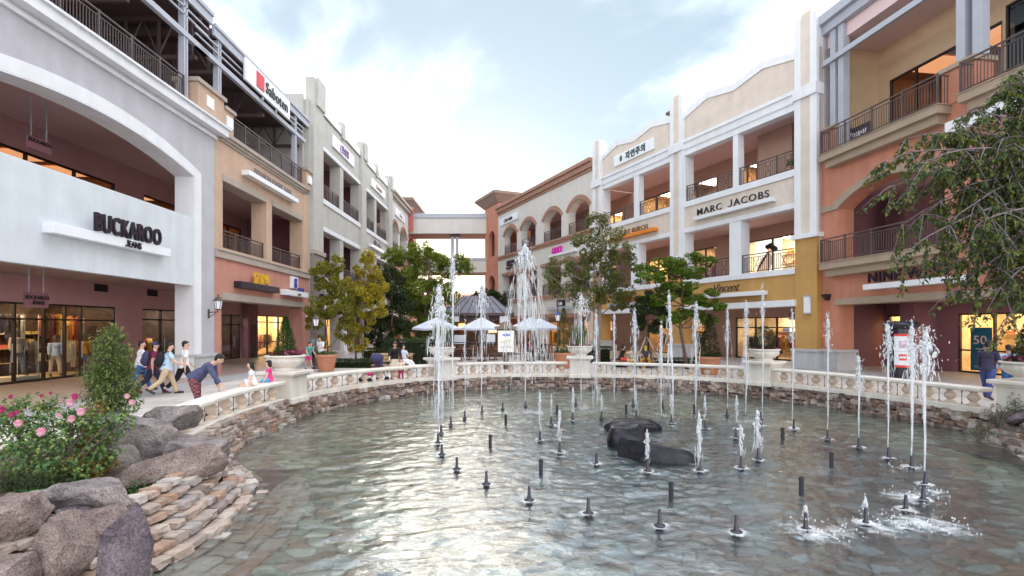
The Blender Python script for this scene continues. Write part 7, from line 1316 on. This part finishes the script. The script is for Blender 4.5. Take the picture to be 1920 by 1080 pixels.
def parasol(px, Y, r, lb, zt=2.75, ze=2.08):
    p = gp(px, Y); t = thing('parasol', lb, 'parasol', p, R(12), 'white parasols of the café'); q = MB(); n_ = 8; vs = [(0, 0, zt)]
    for k, (u, dz) in enumerate(((.5, .02), (1, 0))):
        for j in range(n_): a = math.pi / 4 * j; m_ = 1 if j % 2 == 0 else .80; vs.append((r * u * m_ * 1.25 * math.cos(a), r * u * m_ * 1.25 * math.sin(a), zt + (ze - zt) * u - (.05 * u if j % 2 else 0)))
    q.add(vs, [(0, 1 + j, 1 + (j + 1) % n_) for j in range(n_)] + [(1 + j, 1 + n_ + j, 1 + n_ + (j + 1) % n_, 1 + (j + 1) % n_) for j in range(n_)])
    o = len(q.v); q.add([(v[0], v[1], v[2] - .12) for v in vs[9:]], []); q.f += [(9 + j, o + j, o + (j + 1) % n_, 9 + (j + 1) % n_) for j in range(n_)]; q.m += [0] * n_
    q.build('canopy', CANV, t); MB().tube([(0, 0, 0), (0, 0, zt + .06)], .028, 8).build('pole', WOOD, t); MB().lathe([(.28, 0), (.28, .08), (.06, .14)], n=14).build('base', STEELD, t)
    q = MB()
    for j in range(n_): q.tube([(0, 0, zt - .08), Vector(vs[9 + j]) + Vector((0, 0, -.03))], .012, 4)
    q.build('ribs', WOOD, t)
parasol(818, 33.5, 1.2, 'white parasol behind the frothy left jet'); parasol(903, 33, 1.05, 'white parasol in front of the café roof'); parasol(996, 33, 1.15, 'white parasol between menu stand and second lamp post'); parasol(1012, 37, 1.2, 'white parasol overlapping behind the one by the lamp post')
CH = mat('chair_wood', (.20, .10, .06), rough=.6, var=.25, vs=6)
def chair():
    t = thing('cafe_chair', 'plain brown wooden chair at the café tables under the parasols', 'chair', (0, 0, 0), 0, 'wooden chairs of the café'); add_bevel(MB().box(-.22, .22, -.22, .22, .42, .46).build('seat', CH, t), .01); q = MB()
    for i in range(4): q.box(-.20 + .11 * i, -.13 + .11 * i, .19, .22, .5, .9)
    q.box(-.23, .23, .18, .23, .86, .95); q.build('backrest', CH, t)
    for x in (-.2, .2):
        for y in (-.2, .2): MB().box(x - .02, x + .02, y - .02, y + .02, 0, .42 if y < 0 else .9).build('leg', CH, t)
    return t
c0 = chair(); first = True
for px, Y, a in ((868, 34, 30), (888, 35.2, 160), (918, 34, -40), (936, 35.5, 100), (980, 34.2, 20), (1000, 36.5, 150), (1018, 34.4, -60), (1034, 36, 80), (846, 35, -20), (905, 33.0, 200), (1028, 33.4, 190)):
    o = c0 if first else copy_tree(c0); first = False; o.location = gp(px, Y); o.rotation_euler = (0, 0, R(a))
def table(px, Y, lb):
    t = thing('cafe_table', lb, 'table', gp(px, Y), 0, 'round tables of the café'); MB().lathe([(.42, .70), (.43, .72), (.42, .74)], n=20).build('tabletop', CH, t); MB().lathe([(.03, .04), (.03, .70)], n=8).build('column', STEELD, t); MB().lathe([(.26, 0), (.25, .03), (.04, .06)], n=14).build('foot', STEELD, t)
table(880, 34.5, 'round brown café table left of the menu stand'); table(927, 34.7, 'round brown café table right behind the menu stand'); table(1008, 35.2, 'round brown café table under the right parasol'); table(858, 34.0, 'round brown café table nearest the grassy left urn')
p = gnd(949, 692); t = thing('menu_stand', 'standing café menu board with arched wooden top and pale poster', 'menu board', p); MB().box(-.14, .14, -.1, .1, 0, .75).box(-.7, .7, -.12, .12, .72, .80).build('post', WOOD, t)
add_bevel(MB().box(-.47, .47, -.06, .06, .82, 2.02).build('frame', WOOD, t), .02); MB().box(-.41, .41, -.075, -.06, .86, 1.94).build('poster', mat('menu_paper', (.80, .80, .76), rough=.6), t); q = MB().plate([(-.58, 2.02), (.58, 2.02), (.58, 2.14), (.42, 2.16)] + arch(-.36, .36, 0, 2.16, 2.42, 8)[2:] + [(-.42, 2.16), (-.58, 2.14)], [], -.1, .1); q.build('arched_top', mat('carved_wood', (.22, .17, .13), var=.2), t)
MB().ball((.02, -.078, 1.72), (.22, .006, .07), 12, 6).build('printed_badge', mat('menu_badge', (.45, .15, .35), var=.5, vs=12, col2=(.2, .3, .6)), t); MB().ball((0, -.078, 1.40), (.32, .005, .05), 12, 6, Matrix.Rotation(R(-12), 3, 'Y')).build('printed_dish', mat('menu_dish', (.62, .62, .40), var=.3, vs=9), t); text('CAFE MENU', .11, W_BROWN, t, 0, -.08, 1.08, .003, name='lettering')
# bench with the two sitting people, bench before the hedge, yellow parcel
BW = mat('bench_wood', (.27, .15, .08), rough=.6, var=.25, vs=5)
def bench(p, w, lb, back=True, rz=0):
    t = thing('bench', lb, 'bench', p, rz, 'wooden benches'); q = MB()
    for i in range(4): q.box(-w, w, -.28 + .15 * i, -.16 + .15 * i, .30, .35)
    add_bevel(q.build('seat', BW, t), .008)
    if back:
        q = MB()
        for i in range(3): q.box(-w, w, .33, .37, .45 + .15 * i, .57 + .15 * i)
        add_bevel(q.build('backrest', mat('bench_tan', (.42, .30, .16), var=.2, vs=5), t), .008)
    for x in (-w + .15, w - .15): MB().box(x - .04, x + .04, -.25, -.17, 0, .30).box(x - .04, x + .04, .25, .325, 0, .85 if back else .3).build('leg', IRON, t)
bench(bb + Vector((.2, .25, 0)), 1.15, 'wooden bench carrying the two sitting people'); bench(gp(735, 25.3), .95, 'wooden bench before the clipped hedge', rz=R(8))
t = thing('parcel', 'yellow parcel lying on the bench between the two people', 'parcel', bb + Vector((.12, .1, .355))); add_bevel(MB().box(-.2, .2, -.12, .12, 0, .10).build('wrap', mat('parcel_yellow', (.75, .55, .04), rough=.6), t), .03)
t = thing('shoulder_bag', 'dark blue bag standing on the bench by the mustard trousers', 'bag', bb + Vector((.52, .25, .355))); remesh(MB().ball((0, 0, .14), (.15, .09, .15), 12, 8).ball((0, 0, .06), (.15, .1, .06), 12, 8), .02, 'bag_body', NAVY, t); MB().tube([(-.1, 0, .24), (-.06, 0, .38), (.06, 0, .38), (.1, 0, .24)], .012, 6).build('strap', NAVY, t)
# pushchair
p = gp(702, 20.6); t = thing('pushchair', 'dark pushchair with pink lining behind the balustrade', 'pushchair', p, R(-40))
q = MB()
for s in (-1, 1): q.tube([(s * .24, .55, .98), (s * .24, .32, .78), (s * .24, -.05, .42), (s * .24, -.42, .12)], .016, 6).tube([(s * .24, .15, .6), (s * .24, .38, .12)], .016, 6).tube([(s * .24, -.3, .3), (s * .24, .3, .32)], .014, 6)
q.tube([(-.24, .55, .98), (.24, .55, .98)], .022, 6); q.build('frame', STEELD, t)
remesh(MB().ball((0, .12, .92), (.25, .26, .2), 14, 9).ball((0, .22, .74), (.24, .1, .28), 14, 9), .018, 'hood', NAVY, t); remesh(MB().ball((0, .0, .48), (.22, .26, .07), 12, 8).ball((0, -.2, .36), (.2, .08, .14), 12, 8), .018, 'seat', PNKF, t)
for s in (-1, 1):
    for y in (-.42, .38): MB().tube([(s * .27 - .025, y, .1), (s * .27 + .025, y, .1)], [.1, .1], 14).build('wheel', SIGNK, t)
t = thing('sign_post', 'small white notice on a post in front of the lit left arcade', 'notice', gp(815, 44)); MB().tube([(0, 0, 0), (0, 0, 1.5)], .03, 6).build('post', STEEL, t); MB().box(-.4, .4, -.03, .03, 1.3, 2.0).build('board', SIGNW, t)
t = thing('air_vent', 'small dark roof cowl peeking over the middle white pilaster', 'roof cowl', FM.w(-10.2, 1.2, 16.3), FM.rz); MB().box(-.5, .5, -.4, .4, 0, 1.0).build('duct', STEELD, t); MB().box(-.75, .75, -.6, .6, 1.0, 1.18).build('hood', STEELD, t)
for x, z, lb in ((-.6, 10.47, 'leafy pot on the upper gallery sill by the corner pilaster'),):
    t = thing('potted_plant', lb, 'potted plant', FM.w(x, .3, z), FM.rz); MB().lathe([(.12, 0), (.17, .3), (.14, .29)], n=14).build('pot', TC, t); q = MB(); [leaf(q, Vector((0, 0, .3)) + rv(rr) * .22 + Vector((0, 0, .15)), rv(rr), Vector((0, 0, 1)), .14, .07) for _ in range(120)]; q.build('foliage', L_GRN, t)
